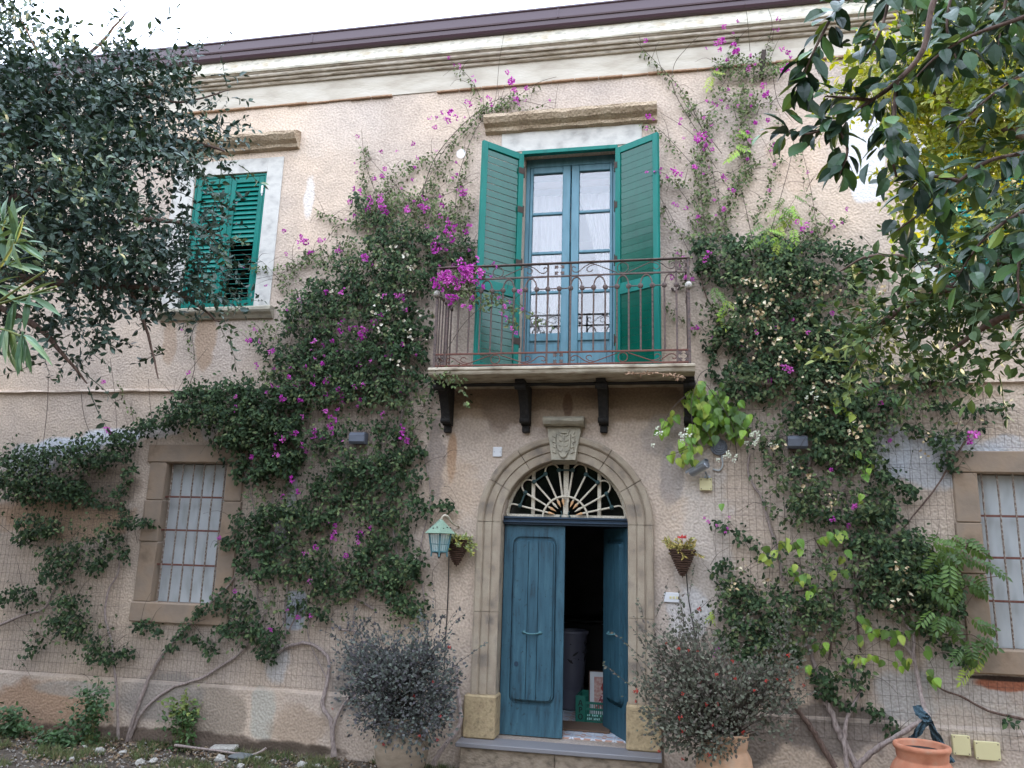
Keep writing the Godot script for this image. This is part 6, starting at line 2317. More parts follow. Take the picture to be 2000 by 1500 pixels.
const VINE_L := [
	[1.7, -2.164, 5.194, 0.154, -1.933, 5.241, 0.199, -1.586, 5.224, 0.196, -1.238, 5.091, 0.192, -0.984, 5.022, 0.145],
	[1.8, -2.836, 4.692, 0.12, -2.488, 4.796, 0.202, -2.143, 4.899, 0.246, -1.734, 4.824, 0.264, -1.336, 4.808, 0.191],
	[1.6, -3.06, 4.524, 0.133, -2.76, 4.514, 0.203, -2.347, 4.501, 0.199, -2.002, 4.547, 0.231, -1.603, 4.534, 0.238],
	[1.5, -3.038, 4.291, 0.156, -2.739, 4.283, 0.154, -2.499, 4.22, 0.117],
	[2.4, -1.983, 4.263, 0.194, -1.643, 4.254, 0.214, -1.416, 4.193, 0.144],
	[2.4, -3.01, 4.004, 0.119, -2.655, 3.997, 0.176, -2.192, 3.988, 0.195, -1.738, 3.979, 0.224, -1.459, 3.974, 0.166],
	[1.3, -3.386, 4.155, 0.11, -3.255, 4.066, 0.109, -3.01, 4.004, 0.107],
	[1.5, -3.172, 3.837, 0.096, -2.756, 3.819, 0.129, -2.287, 3.74, 0.149, -1.834, 3.734, 0.168, -1.447, 3.756, 0.132],
	[2.6, -4.233, 3.537, 0.112, -3.931, 3.591, 0.148, -3.562, 3.56, 0.181, -3.14, 3.528, 0.201, -2.79, 3.553, 0.187],
	[2.4, -4.339, 3.395, 0.15, -3.903, 3.365, 0.183, -3.476, 3.335, 0.204, -3.059, 3.306, 0.211, -2.76, 3.224, 0.15],
	[1.6, -2.971, 3.61, 0.141, -2.616, 3.551, 0.15, -2.217, 3.575, 0.159, -1.879, 3.571, 0.145, -1.655, 3.542, 0.099],
	[2.2, -3.691, 3.114, 0.156, -3.392, 3.115, 0.178, -3.098, 3.115, 0.199, -2.807, 3.115, 0.162],
	[2.4, -3.186, 2.844, 0.198, -2.954, 2.846, 0.208, -2.725, 2.847, 0.171, -2.907, 2.953, 0.15],
	[1.8, -2.635, 3.115, 0.137, -2.405, 3.089, 0.158, -2.174, 3.01, 0.134],
	[1.6, -2.186, 3.169, 0.112, -1.909, 3.196, 0.122, -1.685, 3.143, 0.099, -1.568, 3.012, 0.087],
	[1.6, -3.741, 3.031, 0.096, -3.489, 2.923, 0.107, -3.356, 2.789, 0.106],
	[2, -3.497, 2.734, 0.083, -3.289, 2.709, 0.128, -3.001, 2.738, 0.138],
	[2.4, -3.182, 2.261, 0.126, -2.956, 2.292, 0.148, -2.616, 2.273, 0.145, -2.283, 2.28, 0.121],
	[1.6, -3.471, 2.255, 0.093, -3.226, 2.13, 0.126, -2.992, 2.084, 0.136, -2.813, 1.986, 0.112],
	[1.9, -2.432, 2.744, 0.146, -2.098, 2.747, 0.144, -1.884, 2.828, 0.121, -1.671, 2.907, 0.098, -1.403, 2.961, 0.075],
	[1.7, -2.158, 2.799, 0.144, -1.875, 2.698, 0.142, -1.604, 2.701, 0.119, -1.393, 2.78, 0.075],
	[1.7, -2.644, 2.584, 0.102, -2.415, 2.535, 0.123, -2.136, 2.514, 0.11, -1.864, 2.544, 0.12],
	[1.5, -1.756, 2.545, 0.13, -1.533, 2.422, 0.139, -1.267, 2.401, 0.095, -1.085, 2.43, 0.052],
	[1.4, -2.067, 2.336, 0.109, -1.739, 2.292, 0.118, -1.526, 2.296, 0.106],
	[1.3, -1.514, 2.097, 0.095, -1.836, 2.138, 0.118, -2.046, 2.058, 0.087],
	[1.7, -2.091, 1.931, 0.119, -1.821, 1.915, 0.16, -1.606, 1.872, 0.158, -1.392, 1.805, 0.115],
	[1.8, -2.08, 1.783, 0.097, -1.806, 1.694, 0.148, -1.543, 1.703, 0.157, -1.34, 1.807, 0.083],
	[1.5, -1.69, 1.552, 0.157, -1.476, 1.464, 0.155, -1.316, 1.376, 0.092],
	[1.4, -3.557, 1.992, 0.058, -3.326, 1.998, 0.103, -3.144, 1.9, 0.125, -2.915, 1.882, 0.124],
	[1.5, -2.811, 1.961, 0.101, -2.581, 1.892, 0.122, -2.361, 1.898, 0.088],
	[1.5, -3.36, 1.792, 0.08, -3.127, 1.748, 0.113, -2.847, 1.757, 0.112, -2.565, 1.717, 0.121, -2.294, 1.751, 0.12, -2.076, 1.733, 0.075],
	[1.4, -2.611, 1.615, 0.077, -2.334, 1.576, 0.098, -2.066, 1.611, 0.064],
	[1.4, -3.599, 1.377, 0.103, -3.374, 1.411, 0.125, -3.087, 1.373, 0.101],
	[1.4, -3.512, 1.131, 0.102, -3.233, 1.169, 0.112, -2.953, 1.157, 0.133, -2.806, 1.067, 0.066],
	[1.2, -3.4, 1.637, 0.057, -3.439, 1.484, 0.08],
	[1.3, -2.752, 1.363, 0.055, -2.536, 1.396, 0.076, -2.313, 1.333, 0.065],
	[1.5, -3.045, 0.982, 0.077, -2.85, 0.968, 0.088, -2.98, 0.889, 0.044],
	[1.6, -4.472, 1.127, 0.047, -4.264, 1.121, 0.082, -4.137, 1.052, 0.058],
	[1.5, -3.787, 1.044, 0.046, -3.613, 1.027, 0.068, -3.51, 0.885, 0.056],
	[1.4, -3.653, 1.35, 0.08, -3.806, 1.192, 0.069, -3.927, 1.012, 0.069, -4.028, 0.897, 0.069],
	[2.2, -6.382, 2.82, 0.175, -5.982, 2.823, 0.172, -5.603, 2.911, 0.156, -5.224, 2.97, 0.141, -4.796, 3.085, 0.114, -4.503, 3.226, 0.125, -4.273, 3.367, 0.124],
	[2, -5.389, 2.799, 0.103, -5.015, 2.858, 0.114, -4.775, 2.944, 0.088],
	[2.4, -6.326, 2.534, 0.2, -5.995, 2.538, 0.184, -5.541, 2.556, 0.116, -5.224, 2.577, 0.102],
	[2, -5.649, 2.431, 0.103, -5.394, 2.446, 0.089, -5.134, 2.412, 0.088, -5.017, 2.469, 0.075],
	[1.7, -5.129, 2.385, 0.063, -4.829, 2.472, 0.062, -4.76, 2.638, 0.056, -4.719, 2.777, 0.056],
	[1.9, -5.992, 2.174, 0.104, -5.847, 2.095, 0.142, -5.659, 2.126, 0.128, -5.514, 2.102, 0.076],
	[1.6, -6.011, 1.926, 0.091, -5.832, 2.012, 0.077, -5.612, 2.045, 0.064],
	[1.5, -5.062, 2.358, 0.063, -4.847, 2.389, 0.05, -4.707, 2.283, 0.062],
	[1.7, -4.867, 2.118, 0.062, -4.66, 2.176, 0.086, -4.385, 2.182, 0.042],
	[1.7, -5.13, 2.003, 0.062, -4.912, 2.009, 0.087, -4.701, 2.041, 0.061],
	[1.5, -5.701, 1.825, 0.064, -5.449, 1.843, 0.063, -5.207, 1.904, 0.075],
	[2.1, -5.577, 1.667, 0.139, -5.437, 1.592, 0.188, -5.219, 1.786, 0.087],
	[1.6, -5.126, 1.789, 0.087, -4.954, 1.688, 0.086, -4.891, 1.876, 0.062],
	[1.4, -4.826, 1.851, 0.061, -4.646, 1.883, 0.049, -4.657, 1.75, 0.049],
	[1.7, -6.095, 1.354, 0.116, -5.845, 1.391, 0.114, -5.699, 1.29, 0.088],
	[1.6, -5.395, 1.355, 0.087, -5.205, 1.337, 0.111, -5.009, 1.267, 0.085],
	[1.8, -5.421, 1.145, 0.112, -5.17, 1.131, 0.135, -5.027, 1.009, 0.097],
	[1.6, -5.588, 1.034, 0.087, -5.56, 0.88, 0.087, -5.718, 0.717, 0.075, -5.806, 0.687, 0.037],
	[1.6, -5.019, 0.958, 0.085, -4.826, 0.891, 0.084, -4.895, 0.762, 0.072],
	[1.6, -4.81, 0.791, 0.084, -4.606, 0.827, 0.107, -4.433, 0.861, 0.059],
	[1, -1.227, 3.726, 0.076, -1.062, 3.67, 0.065, -0.972, 3.43, 0.027],
	[1.4, -1.388, 3.674, 0.109, -1.227, 3.726, 0.12, -1.038, 3.723, 0.054],
	[1.4, -2.389, 5.809, 0.061, -2.195, 5.614, 0.108, -1.945, 5.42, 0.141]]

const LOOSE_L := [
	[0.7, -2.31, 5.56, 0.18, -2.063, 5.426, 0.296, -1.411, 5.157, 0.285, -1.009, 4.966, 0.167],
	[0.8, -3.049, 4.407, 0.302, -2.329, 4.272, 0.349, -1.649, 4.366, 0.339],
	[0.8, -2.731, 4.864, 0.241, -2.274, 5.081, 0.296, -1.556, 4.703, 0.34],
	[1.1, -3.22, 3.725, 0.215, -2.276, 3.603, 0.342, -1.597, 3.488, 0.275],
	[0.8, -1.384, 3.593, 0.164, -1.575, 3.117, 0.218],
	[0.6, -2.918, 3.061, 0.348, -2.114, 2.957, 0.334, -1.559, 2.856, 0.216],
	[0.55, -3.199, 2.418, 0.254, -2.393, 2.278, 0.332, -1.529, 2.346, 0.319],
	[0.55, -2.801, 1.86, 0.279, -2.026, 1.784, 0.322, -1.441, 1.755, 0.229],
	[0.4, -3.314, 1.389, 0.283, -2.542, 1.47, 0.273, -2.008, 1.54, 0.213],
	[0.3, -3.219, 1.047, 0.223, -2.738, 1.216, 0.219],
	[0.7, -4.029, 3.394, 0.246, -3.404, 3.225, 0.297, -2.928, 3.169, 0.232],
	[0.5, -6.348, 2.648, 0.268, -5.699, 2.712, 0.261, -5.083, 2.886, 0.191],
	[0.35, -5.857, 2.15, 0.259, -5.183, 1.948, 0.375, -4.766, 2.066, 0.246],
	[0.35, -5.529, 1.403, 0.313, -4.967, 1.012, 0.302, -4.635, 0.826, 0.178],
	[0.9, -1.58, 1.46, 0.208, -1.316, 1.376, 0.154]]

const LOOSE_R := [
	[1.1, 1.347, 4.862, 0.198, 1.877, 4.68, 0.287, 2.434, 4.503, 0.277, 2.88, 4.335, 0.225],
	[1.1, 1.48, 4.276, 0.193, 1.951, 4.109, 0.281, 2.494, 3.896, 0.272, 2.938, 3.839, 0.221],
	[1.1, 1.559, 3.662, 0.236, 2.205, 3.556, 0.273, 2.828, 3.501, 0.264],
	[1.1, 2.051, 3.169, 0.227, 2.357, 2.979, 0.266, 2.885, 3.028, 0.259],
	[1, 2.161, 2.604, 0.222, 2.507, 2.517, 0.261, 2.937, 2.525, 0.212],
	[0.9, 2.485, 2.111, 0.258, 2.906, 2.079, 0.252, 3.239, 2.088, 0.206],
	[1.1, 2.553, 1.804, 0.254, 2.965, 1.733, 0.248, 3.381, 1.834, 0.203],
	[0.9, 1.417, 1.763, 0.18, 1.855, 1.602, 0.263, 2.373, 1.623, 0.256],
	[1, 1.406, 1.318, 0.178, 1.843, 1.296, 0.261, 2.189, 1.356, 0.171],
	[0.6, 2.261, 1.104, 0.169, 2.632, 1.041, 0.165],
	[0.5, 1.783, 2.046, 0.178, 2.041, 1.874, 0.175],
	[0.7, 3.05, 3.547, 0.174, 3.614, 3.636, 0.169],
	[0.6, 3.315, 3.076, 0.169, 3.575, 3.169, 0.167],
	[0.7, 3.111, 1.484, 0.163, 3.433, 1.499, 0.144],
	[0.8, 1.388, 4.488, 0.117, 1.472, 3.967, 0.144],
	[1, 2.894, 3.169, 0.217, 3.266, 3.545, 0.215, 3.707, 3.729, 0.169],
	[0.8, 1.827, 3.266, 0.184, 1.99, 2.788, 0.225, 2.148, 2.328, 0.22],
	[0.8, 2.31, 2.061, 0.216, 2.458, 1.626, 0.212, 2.27, 1.274, 0.17]]

const AIRY_L := [
	[1.2, -2.36, 5.442, 0.12, -2.199, 5.675, 0.144, -1.965, 5.721, 0.178, -1.609, 5.64, 0.198, -1.315, 5.504, 0.172, -1.085, 5.432, 0.124],
	[0.8, -2.268, 5.801, 0.084, -2.321, 6.113, 0.061, -2.314, 6.425, 0.049],
	[0.8, -2.08, 5.668, 0.119, -1.985, 6.028, 0.108, -1.755, 6.135, 0.083, -1.467, 6.237, 0.071],
	[0.8, -1.609, 5.64, 0.117, -1.457, 6.052, 0.082, -1.217, 6.495, 0.07, -0.967, 6.741, 0.07, -0.768, 6.823, 0.058],
	[1, -1.024, 6.727, 0.082, -0.739, 6.795, 0.081, -0.572, 6.936, 0.057],
	[0.5, -0.769, 6.829, 0.046, -0.396, 6.734, 0.034, -0.132, 6.661, 0.028],
	[0.5, -0.97, 6.822, 0.035, -1.097, 7.08, 0.035, -1.315, 7.326, 0.036],
	[0.5, -0.569, 6.848, 0.034, -0.346, 7.002, 0.034],
	[0.6, -1.201, 5.497, 0.046, -1.165, 5.972, 0.04, -1.045, 6.511, 0.041],
	[0.8, -3.206, 4.764, 0.11, -2.879, 5.168, 0.085, -2.632, 5.097, 0.084, -2.347, 5.262, 0.096],
	[0.6, -3.603, 5.02, 0.05, -3.23, 5.004, 0.062, -2.874, 5.108, 0.073],
	[0.7, -2.541, 5.452, 0.073, -2.673, 5.581, 0.049, -2.862, 5.653, 0.031],
	[0.9, -1.297, 5.152, 0.113, -1.067, 5.026, 0.145, -0.896, 4.904, 0.11],
	[1, -1.275, 4.692, 0.101, -1.105, 4.63, 0.122, -0.942, 4.68, 0.099],
	[0.7, -0.887, 4.678, 0.077, -0.636, 4.502, 0.065, -0.521, 4.225, 0.043],
	[0.5, -0.94, 4.624, 0.055, -0.639, 4.585, 0.038, -0.392, 4.385, 0.032, -0.152, 4.242, 0.026],
	[0.5, -3.524, 4.304, 0.123, -3.152, 4.236, 0.121],
	[0.5, -4.165, 3.968, 0.031, -4.274, 4.324, 0.038, -4.274, 4.562, 0.032],
	[0.4, -4.651, 3.17, 0.025, -4.957, 3.514, 0.039, -5.09, 3.749, 0.033],
	[0.5, -1.341, 6.044, 0.07, -1.157, 5.791, 0.08, -1.036, 5.605, 0.057]]

const RAIL_L := [
	[1.2, -1.224, 4.509, 0.084, -1.067, 4.503, 0.114, -0.865, 4.601, 0.103, -0.741, 4.701, 0.062],
	[0.9, -0.962, 4.447, 0.082, -0.805, 4.363, 0.082, -0.651, 4.332, 0.071],
	[0.7, -0.705, 4.412, 0.051, -0.525, 4.302, 0.05, -0.418, 4.07, 0.04],
	[0.5, -0.655, 4.436, 0.035, -0.399, 4.273, 0.03, -0.075, 4.086, 0.024],
	[1, -1.202, 3.607, 0.071, -1.026, 3.63, 0.071, -0.897, 3.553, 0.04],
	[0.8, -0.921, 3.529, 0.03, -0.837, 3.331, 0.02]]

const FLECKS_L := [
	[1, -3.01, 4.004, 0.179, -2.192, 3.988, 0.229, -1.459, 3.974, 0.166],
	[1, -3.089, 3.611, 0.154, -2.505, 3.605, 0.173, -1.933, 3.545, 0.168],
	[1, -2.692, 3.115, 0.172, -2.246, 3.223, 0.169, -2.902, 2.9, 0.231],
	[1, -2.325, 2.126, 0.22, -1.994, 2.084, 0.162],
	[1, -1.345, 4.981, 0.226, -0.944, 4.736, 0.22]]

const BRACTS_L := [
	[1.5, -2.03, 4.952, 0.175, -1.737, 4.882, 0.207, -1.443, 4.699, 0.169],
	[1.6, -1.998, 4.49, 0.138, -1.709, 4.425, 0.17, -1.481, 4.362, 0.146],
	[2.4, -1.918, 4.15, 0.114, -1.692, 4.144, 0.146, -1.465, 4.084, 0.133],
	[1.2, -1.791, 3.925, 0.146, -1.616, 3.812, 0.122],
	[0.6, -2.602, 4.742, 0.179, -2.243, 4.671, 0.176]]

const FLOWERS_L := [
	[-2.061, 5.659, 0.071],
	[-1.957, 5.593, 0.07],
	[-2.207, 5.566, 0.047],
	[-1.691, 5.501, 0.052],
	[-1.568, 5.57, 0.052],
	[-1.516, 5.656, 0.04],
	[-1.227, 5.317, 0.09],
	[-1.195, 5.229, 0.078],
	[-1.106, 5.737, 0.051],
	[-1.114, 5.661, 0.034],
	[-1.369, 5.134, 0.056],
	[-1.329, 5.121, 0.045],
	[-2.118, 4.984, 0.047],
	[-2.068, 4.924, 0.041],
	[-2.846, 5.224, 0.054],
	[-2.801, 5.121, 0.042],
	[-2.698, 5.246, 0.036],
	[-2.926, 5.306, 0.03],
	[-3.101, 5.357, 0.025],
	[-2.063, 4.214, 0.08],
	[-2.118, 4.188, 0.057],
	[-1.983, 4.285, 0.045],
	[-2.236, 4.247, 0.046],
	[-2.343, 4.294, 0.04],
	[-2.335, 4.193, 0.04],
	[-1.716, 4.523, 0.051],
	[-0.723, 4.855, 0.022],
	[-2.844, 4.549, 0.042],
	[-2.559, 4.654, 0.041],
	[-2.346, 4.618, 0.041],
	[-2.952, 4.437, 0.03],
	[-3.252, 4.738, 0.024],
	[-3.336, 4.104, 0.036],
	[-3.277, 4.114, 0.03],
	[-3.055, 3.973, 0.036],
	[-3.175, 3.987, 0.03],
	[-2.656, 4.1, 0.041],
	[-2.995, 4.267, 0.03],
	[-1.87, 4.545, 0.034],
	[-1.625, 4.397, 0.039],
	[-1.902, 4.349, 0.028],
	[-3.309, 3.854, 0.036],
	[-2.895, 3.841, 0.029],
	[-2.718, 3.811, 0.035],
	[-2.501, 3.835, 0.029],
	[-2.869, 3.691, 0.041],
	[-2.829, 3.635, 0.035],
	[-3.083, 3.611, 0.029],
	[-2.995, 3.61, 0.029],
	[-2.604, 3.633, 0.034],
	[-2.498, 3.664, 0.04],
	[-2.42, 3.696, 0.029],
	[-2.059, 3.621, 0.034],
	[-2.164, 3.606, 0.028],
	[-2.343, 3.581, 0.034],
	[-1.686, 3.585, 0.044],
	[-2.9, 3.466, 0.041],
	[-3.455, 3.498, 0.03],
	[-2.303, 3.51, 0.034],
	[-2.292, 3.445, 0.034],
	[-2.474, 3.523, 0.028],
	[-2.127, 3.407, 0.028],
	[-3.465, 3.376, 0.036],
	[-2.338, 3.381, 0.034],
	[-2.436, 3.339, 0.034],
	[-2.369, 3.279, 0.034],
	[-2.326, 3.237, 0.034],
	[-2.733, 3.291, 0.034],
	[-1.844, 3.315, 0.033],
	[-2.531, 3.136, 0.034],
	[-2.371, 3.173, 0.039],
	[-2.344, 3.114, 0.028],
	[-2.734, 3.114, 0.04],
	[-2.838, 3.125, 0.034],
	[-2.888, 3.055, 0.034],
	[-2.984, 2.98, 0.034],
	[-2.67, 2.981, 0.04],
	[-2.655, 2.933, 0.028],
	[-2.935, 2.889, 0.029],
	[-2.9, 2.879, 0.023],
	[-3.203, 2.866, 0.029],
	[-1.601, 3.094, 0.049],
	[-1.565, 3.042, 0.038],
	[-2.73, 2.649, 0.034],
	[-2.656, 2.525, 0.034],
	[-2.848, 2.471, 0.028],
	[-3.445, 2.04, 0.029],
	[-2.279, 2.196, 0.027],
	[-2.287, 2.085, 0.033],
	[-2.236, 2.066, 0.027],
	[-2.226, 2.137, 0.027],
	[-1.966, 2.123, 0.032],
	[-2.032, 2.082, 0.027],
	[-1.991, 2.033, 0.032],
	[-2.424, 1.971, 0.033],
	[-2.121, 1.906, 0.027],
	[-1.846, 2.176, 0.027],
	[-2.573, 1.917, 0.027],
	[-2.488, 1.642, 0.033],
	[-2.679, 1.361, 0.022],
	[-2.464, 1.327, 0.032],
	[-2.591, 1.292, 0.032],
	[-2.861, 1.159, 0.033],
	[-3.277, 1.519, 0.022],
	[-2.213, 5.729, 0.042],
	[-2.015, 6.203, 0.036],
	[-1.954, 5.985, 0.03],
	[-2.31, 5.997, 0.024],
	[-1.692, 6.314, 0.035],
	[-1.652, 6.024, 0.029],
	[-1.457, 6.499, 0.029],
	[-1.321, 7.304, 0.03],
	[-1.259, 7.234, 0.024],
	[-1.186, 7.163, 0.024],
	[-1.028, 7.008, 0.023],
	[-1.245, 6.555, 0.052],
	[-1.347, 6.613, 0.029],
	[-1.391, 6.692, 0.024],
	[-1.061, 6.688, 0.041],
	[-1.092, 6.734, 0.029],
	[-0.95, 6.783, 0.023],
	[-0.644, 7.015, 0.029],
	[-0.596, 6.918, 0.046],
	[-0.565, 6.822, 0.04],
	[-0.551, 6.729, 0.034],
	[-0.521, 6.665, 0.028],
	[-0.834, 6.723, 0.029],
	[-1.284, 6.515, 0.035],
	[-1.483, 6.544, 0.024],
	[-1.414, 6.557, 0.023],
	[-2.04, 5.96, 0.03],
	[-2.064, 5.871, 0.03],
	[-2.293, 5.764, 0.03],
	[-2.374, 5.66, 0.03],
	[-2.302, 5.494, 0.036],
	[-1.347, 5.469, 0.034],
	[-1.511, 5.362, 0.04],
	[-1.411, 5.067, 0.034],
	[-1.002, 5.277, 0.044],
	[-1.027, 5.22, 0.033],
	[-2.432, 5.115, 0.036],
	[-2.427, 5.056, 0.035],
	[-5.001, 3.168, 0.032],
	[-4.919, 3.129, 0.032],
	[-4.057, 3.775, 0.031],
	[-2.907, 5.227, 0.036],
	[-1.16, 4.568, 0.078, 0.69],
	[-1.117, 4.524, 0.067, 0.69],
	[-1.054, 4.506, 0.067, 0.69],
	[-1.004, 4.546, 0.062, 0.69],
	[-1.084, 4.591, 0.062, 0.69],
	[-0.933, 4.674, 0.077, 0.69],
	[-0.88, 4.635, 0.067, 0.69],
	[-0.845, 4.66, 0.067, 0.69],
	[-0.801, 4.58, 0.061, 0.69],
	[-0.893, 4.568, 0.061, 0.69],
	[-0.752, 4.63, 0.046, 0.69],
	[-0.972, 4.745, 0.041, 0.69],
	[-0.808, 4.748, 0.041, 0.69],
	[-1.047, 4.365, 0.046, 0.69],
	[-0.997, 4.379, 0.041, 0.69],
	[-0.818, 4.358, 0.035, 0.69],
	[-0.915, 4.273, 0.041, 0.69],
	[-0.849, 4.271, 0.035, 0.69],
	[-0.513, 4.26, 0.025, 0.69],
	[-0.495, 4.148, 0.025, 0.69],
	[-0.433, 4.056, 0.03, 0.69],
	[-0.397, 4.005, 0.025, 0.69],
	[-0.546, 4.2, 0.02, 0.69],
	[-0.369, 4.409, 0.025, 0.69],
	[-0.339, 4.24, 0.02, 0.69],
	[-0.566, 4.354, 0.02, 0.69],
	[-0.649, 4.574, 0.025, 0.69],
	[-0.612, 4.666, 0.025, 0.69],
	[-0.465, 4.31, 0.02, 0.69],
	[-0.721, 4.473, 0.03, 0.69],
	[-1.208, 4.491, 0.042, 0.69]]

const STEMS_L := [
	[0.022, 0.012, -4.403, -0.009, 0.04, -4.329, 0.3, 0.06, -4.23, 0.648, 0.04, -4.117, 0.849, 0.04, -3.92, 1.085, 0.04, -3.691, 1.343, 0.04, -3.45, 1.567, 0.04],
	[0.016, 0.008, -4.382, 0.007, 0.04, -4.235, 0.31, 0.08, -3.991, 0.524, 0.04, -3.661, 0.646, 0.04, -3.476, 0.759, 0.04, -3.276, 0.893, 0.04, -3.153, 1.052, 0.04, -3.022, 1.301, 0.04, -3.003, 1.392, 0.04, -3.119, 1.473, 0.04, -3.123, 1.67, 0.04, -3.011, 1.853, 0.04],
	[0.014, 0.009, -4.502, -0.016, 0.04, -4.58, 0.419, 0.04, -4.645, 0.644, 0.04, -4.733, 0.939, 0.04, -4.851, 1.222, 0.04, -4.842, 1.479, 0.04, -4.762, 1.64, 0.04, -4.78, 1.96, 0.04],
	[0.024, 0.012, -2.16, 0.037, 0.1, -2.209, 0.33, 0.08, -2.316, 0.484, 0.07, -2.297, 0.725, 0.04, -2.3, 0.891, 0.04, -2.395, 0.987, 0.04, -2.53, 1.039, 0.04, -2.72, 1.014, 0.04, -2.83, 0.95, 0.04, -2.998, 0.864, 0.04],
	[0.02, 0.012, -2.126, 0.044, 0.12, -2.175, 0.272, 0.1, -2.124, 0.447, 0.08, -2.015, 0.627, 0.06],
	[0.014, 0.009, -2.787, 1.886, 0.04, -2.808, 1.52, 0.04, -2.808, 1.295, 0.04, -2.774, 1.061, 0.04],
	[0.015, 0.011, -2.532, 1.676, 0.04, -2.373, 1.621, 0.04, -2.271, 1.575, 0.04, -2.035, 1.476, 0.04, -1.868, 1.395, 0.04],
	[0.014, 0.007, -6.172, 1.026, 0.04, -5.844, 1.163, 0.04, -5.591, 1.248, 0.04, -5.495, 1.454, 0.04, -5.321, 1.621, 0.04, -5.231, 1.839, 0.04],
	[0.01, 0.008, -2.245, 1.503, 0.06, -2.335, 1.823, 0.04, -2.416, 2.126, 0.04, -2.663, 2.38, 0.04],
	[0.012, 0.006, -1.91, 3.102, 0.04, -1.92, 2.916, 0.04, -1.96, 2.705, 0.04, -2.025, 2.444, 0.04],
	[0.012, 0.008, -1.677, 3.686, 0.08, -1.701, 3.396, 0.04, -1.712, 3.128, 0.04, -1.72, 2.812, 0.04, -1.73, 2.552, 0.04],
	[0.009, 0.006, -2.115, 2.546, 0.04, -2.151, 2.287, 0.04, -2.186, 2.03, 0.04, -2.108, 1.731, 0.04],
	[0.01, 0.006, -2.034, 2.573, 0.04, -2.072, 2.34, 0.04, -2.084, 2.135, 0.04],
	[0.01, 0.007, -3.057, 2.585, 0.04, -3.059, 2.32, 0.04, -3.032, 2.059, 0.04, -3.034, 1.801, 0.04],
	[0.014, 0.008, -1.997, 0.492, 0.08, -1.989, 0.861, 0.04, -1.983, 1.148, 0.04, -2.228, 1.184, 0.04],
	[0.006, 0.004, -1.605, 3.182, 0.04, -1.641, 2.865, 0.04, -1.666, 2.399, 0.04],
	[0.026, 0.016, -1.127, 0.084, 0.25, -1.074, 0.189, 0.22, -0.961, 0.337, 0.16, -0.919, 0.456, 0.12, -0.964, 0.68, 0.08, -1.008, 0.916, 0.05],
	[0.009, 0.006, -3.129, 1.67, 0.05, -3.199, 2.003, 0.04, -3.267, 2.369, 0.04, -3.39, 2.689, 0.04, -3.48, 2.961, 0.04],
	[0.008, 0.005, -2.763, 1.111, 0.05, -2.63, 1.412, 0.04, -2.39, 1.822, 0.04, -2.377, 2.334, 0.04, -2.195, 2.861, 0.04, -2.171, 3.29, 0.04],
	[0.01, 0.006, -1.604, 1.455, 0.05, -1.664, 1.944, 0.04, -1.778, 2.448, 0.04, -1.757, 2.969, 0.04, -1.673, 3.396, 0.04, -1.637, 3.722, 0.04],
	[0.008, 0.005, -1.988, 0.909, 0.05, -2.078, 1.337, 0.04, -1.946, 1.736, 0.04, -1.866, 2.14, 0.04, -1.933, 2.705, 0.04, -2.05, 3.182, 0.04],
	[0.008, 0.005, -1.343, 1.466, 0.05, -1.425, 1.951, 0.04, -1.347, 2.455, 0.04, -1.423, 2.866, 0.04, -1.611, 3.288, 0.04],
	[0.007, 0.005, -2.291, 0.703, 0.05, -2.553, 1.169, 0.04, -2.365, 1.522, 0.04, -2.12, 1.88, 0.04],
	[0.008, 0.006, -3.45, 1.567, 0.04, -3.343, 1.74, 0.04, -3.188, 1.899, 0.04, -2.98, 2.112, 0.04, -2.801, 2.325, 0.04]]

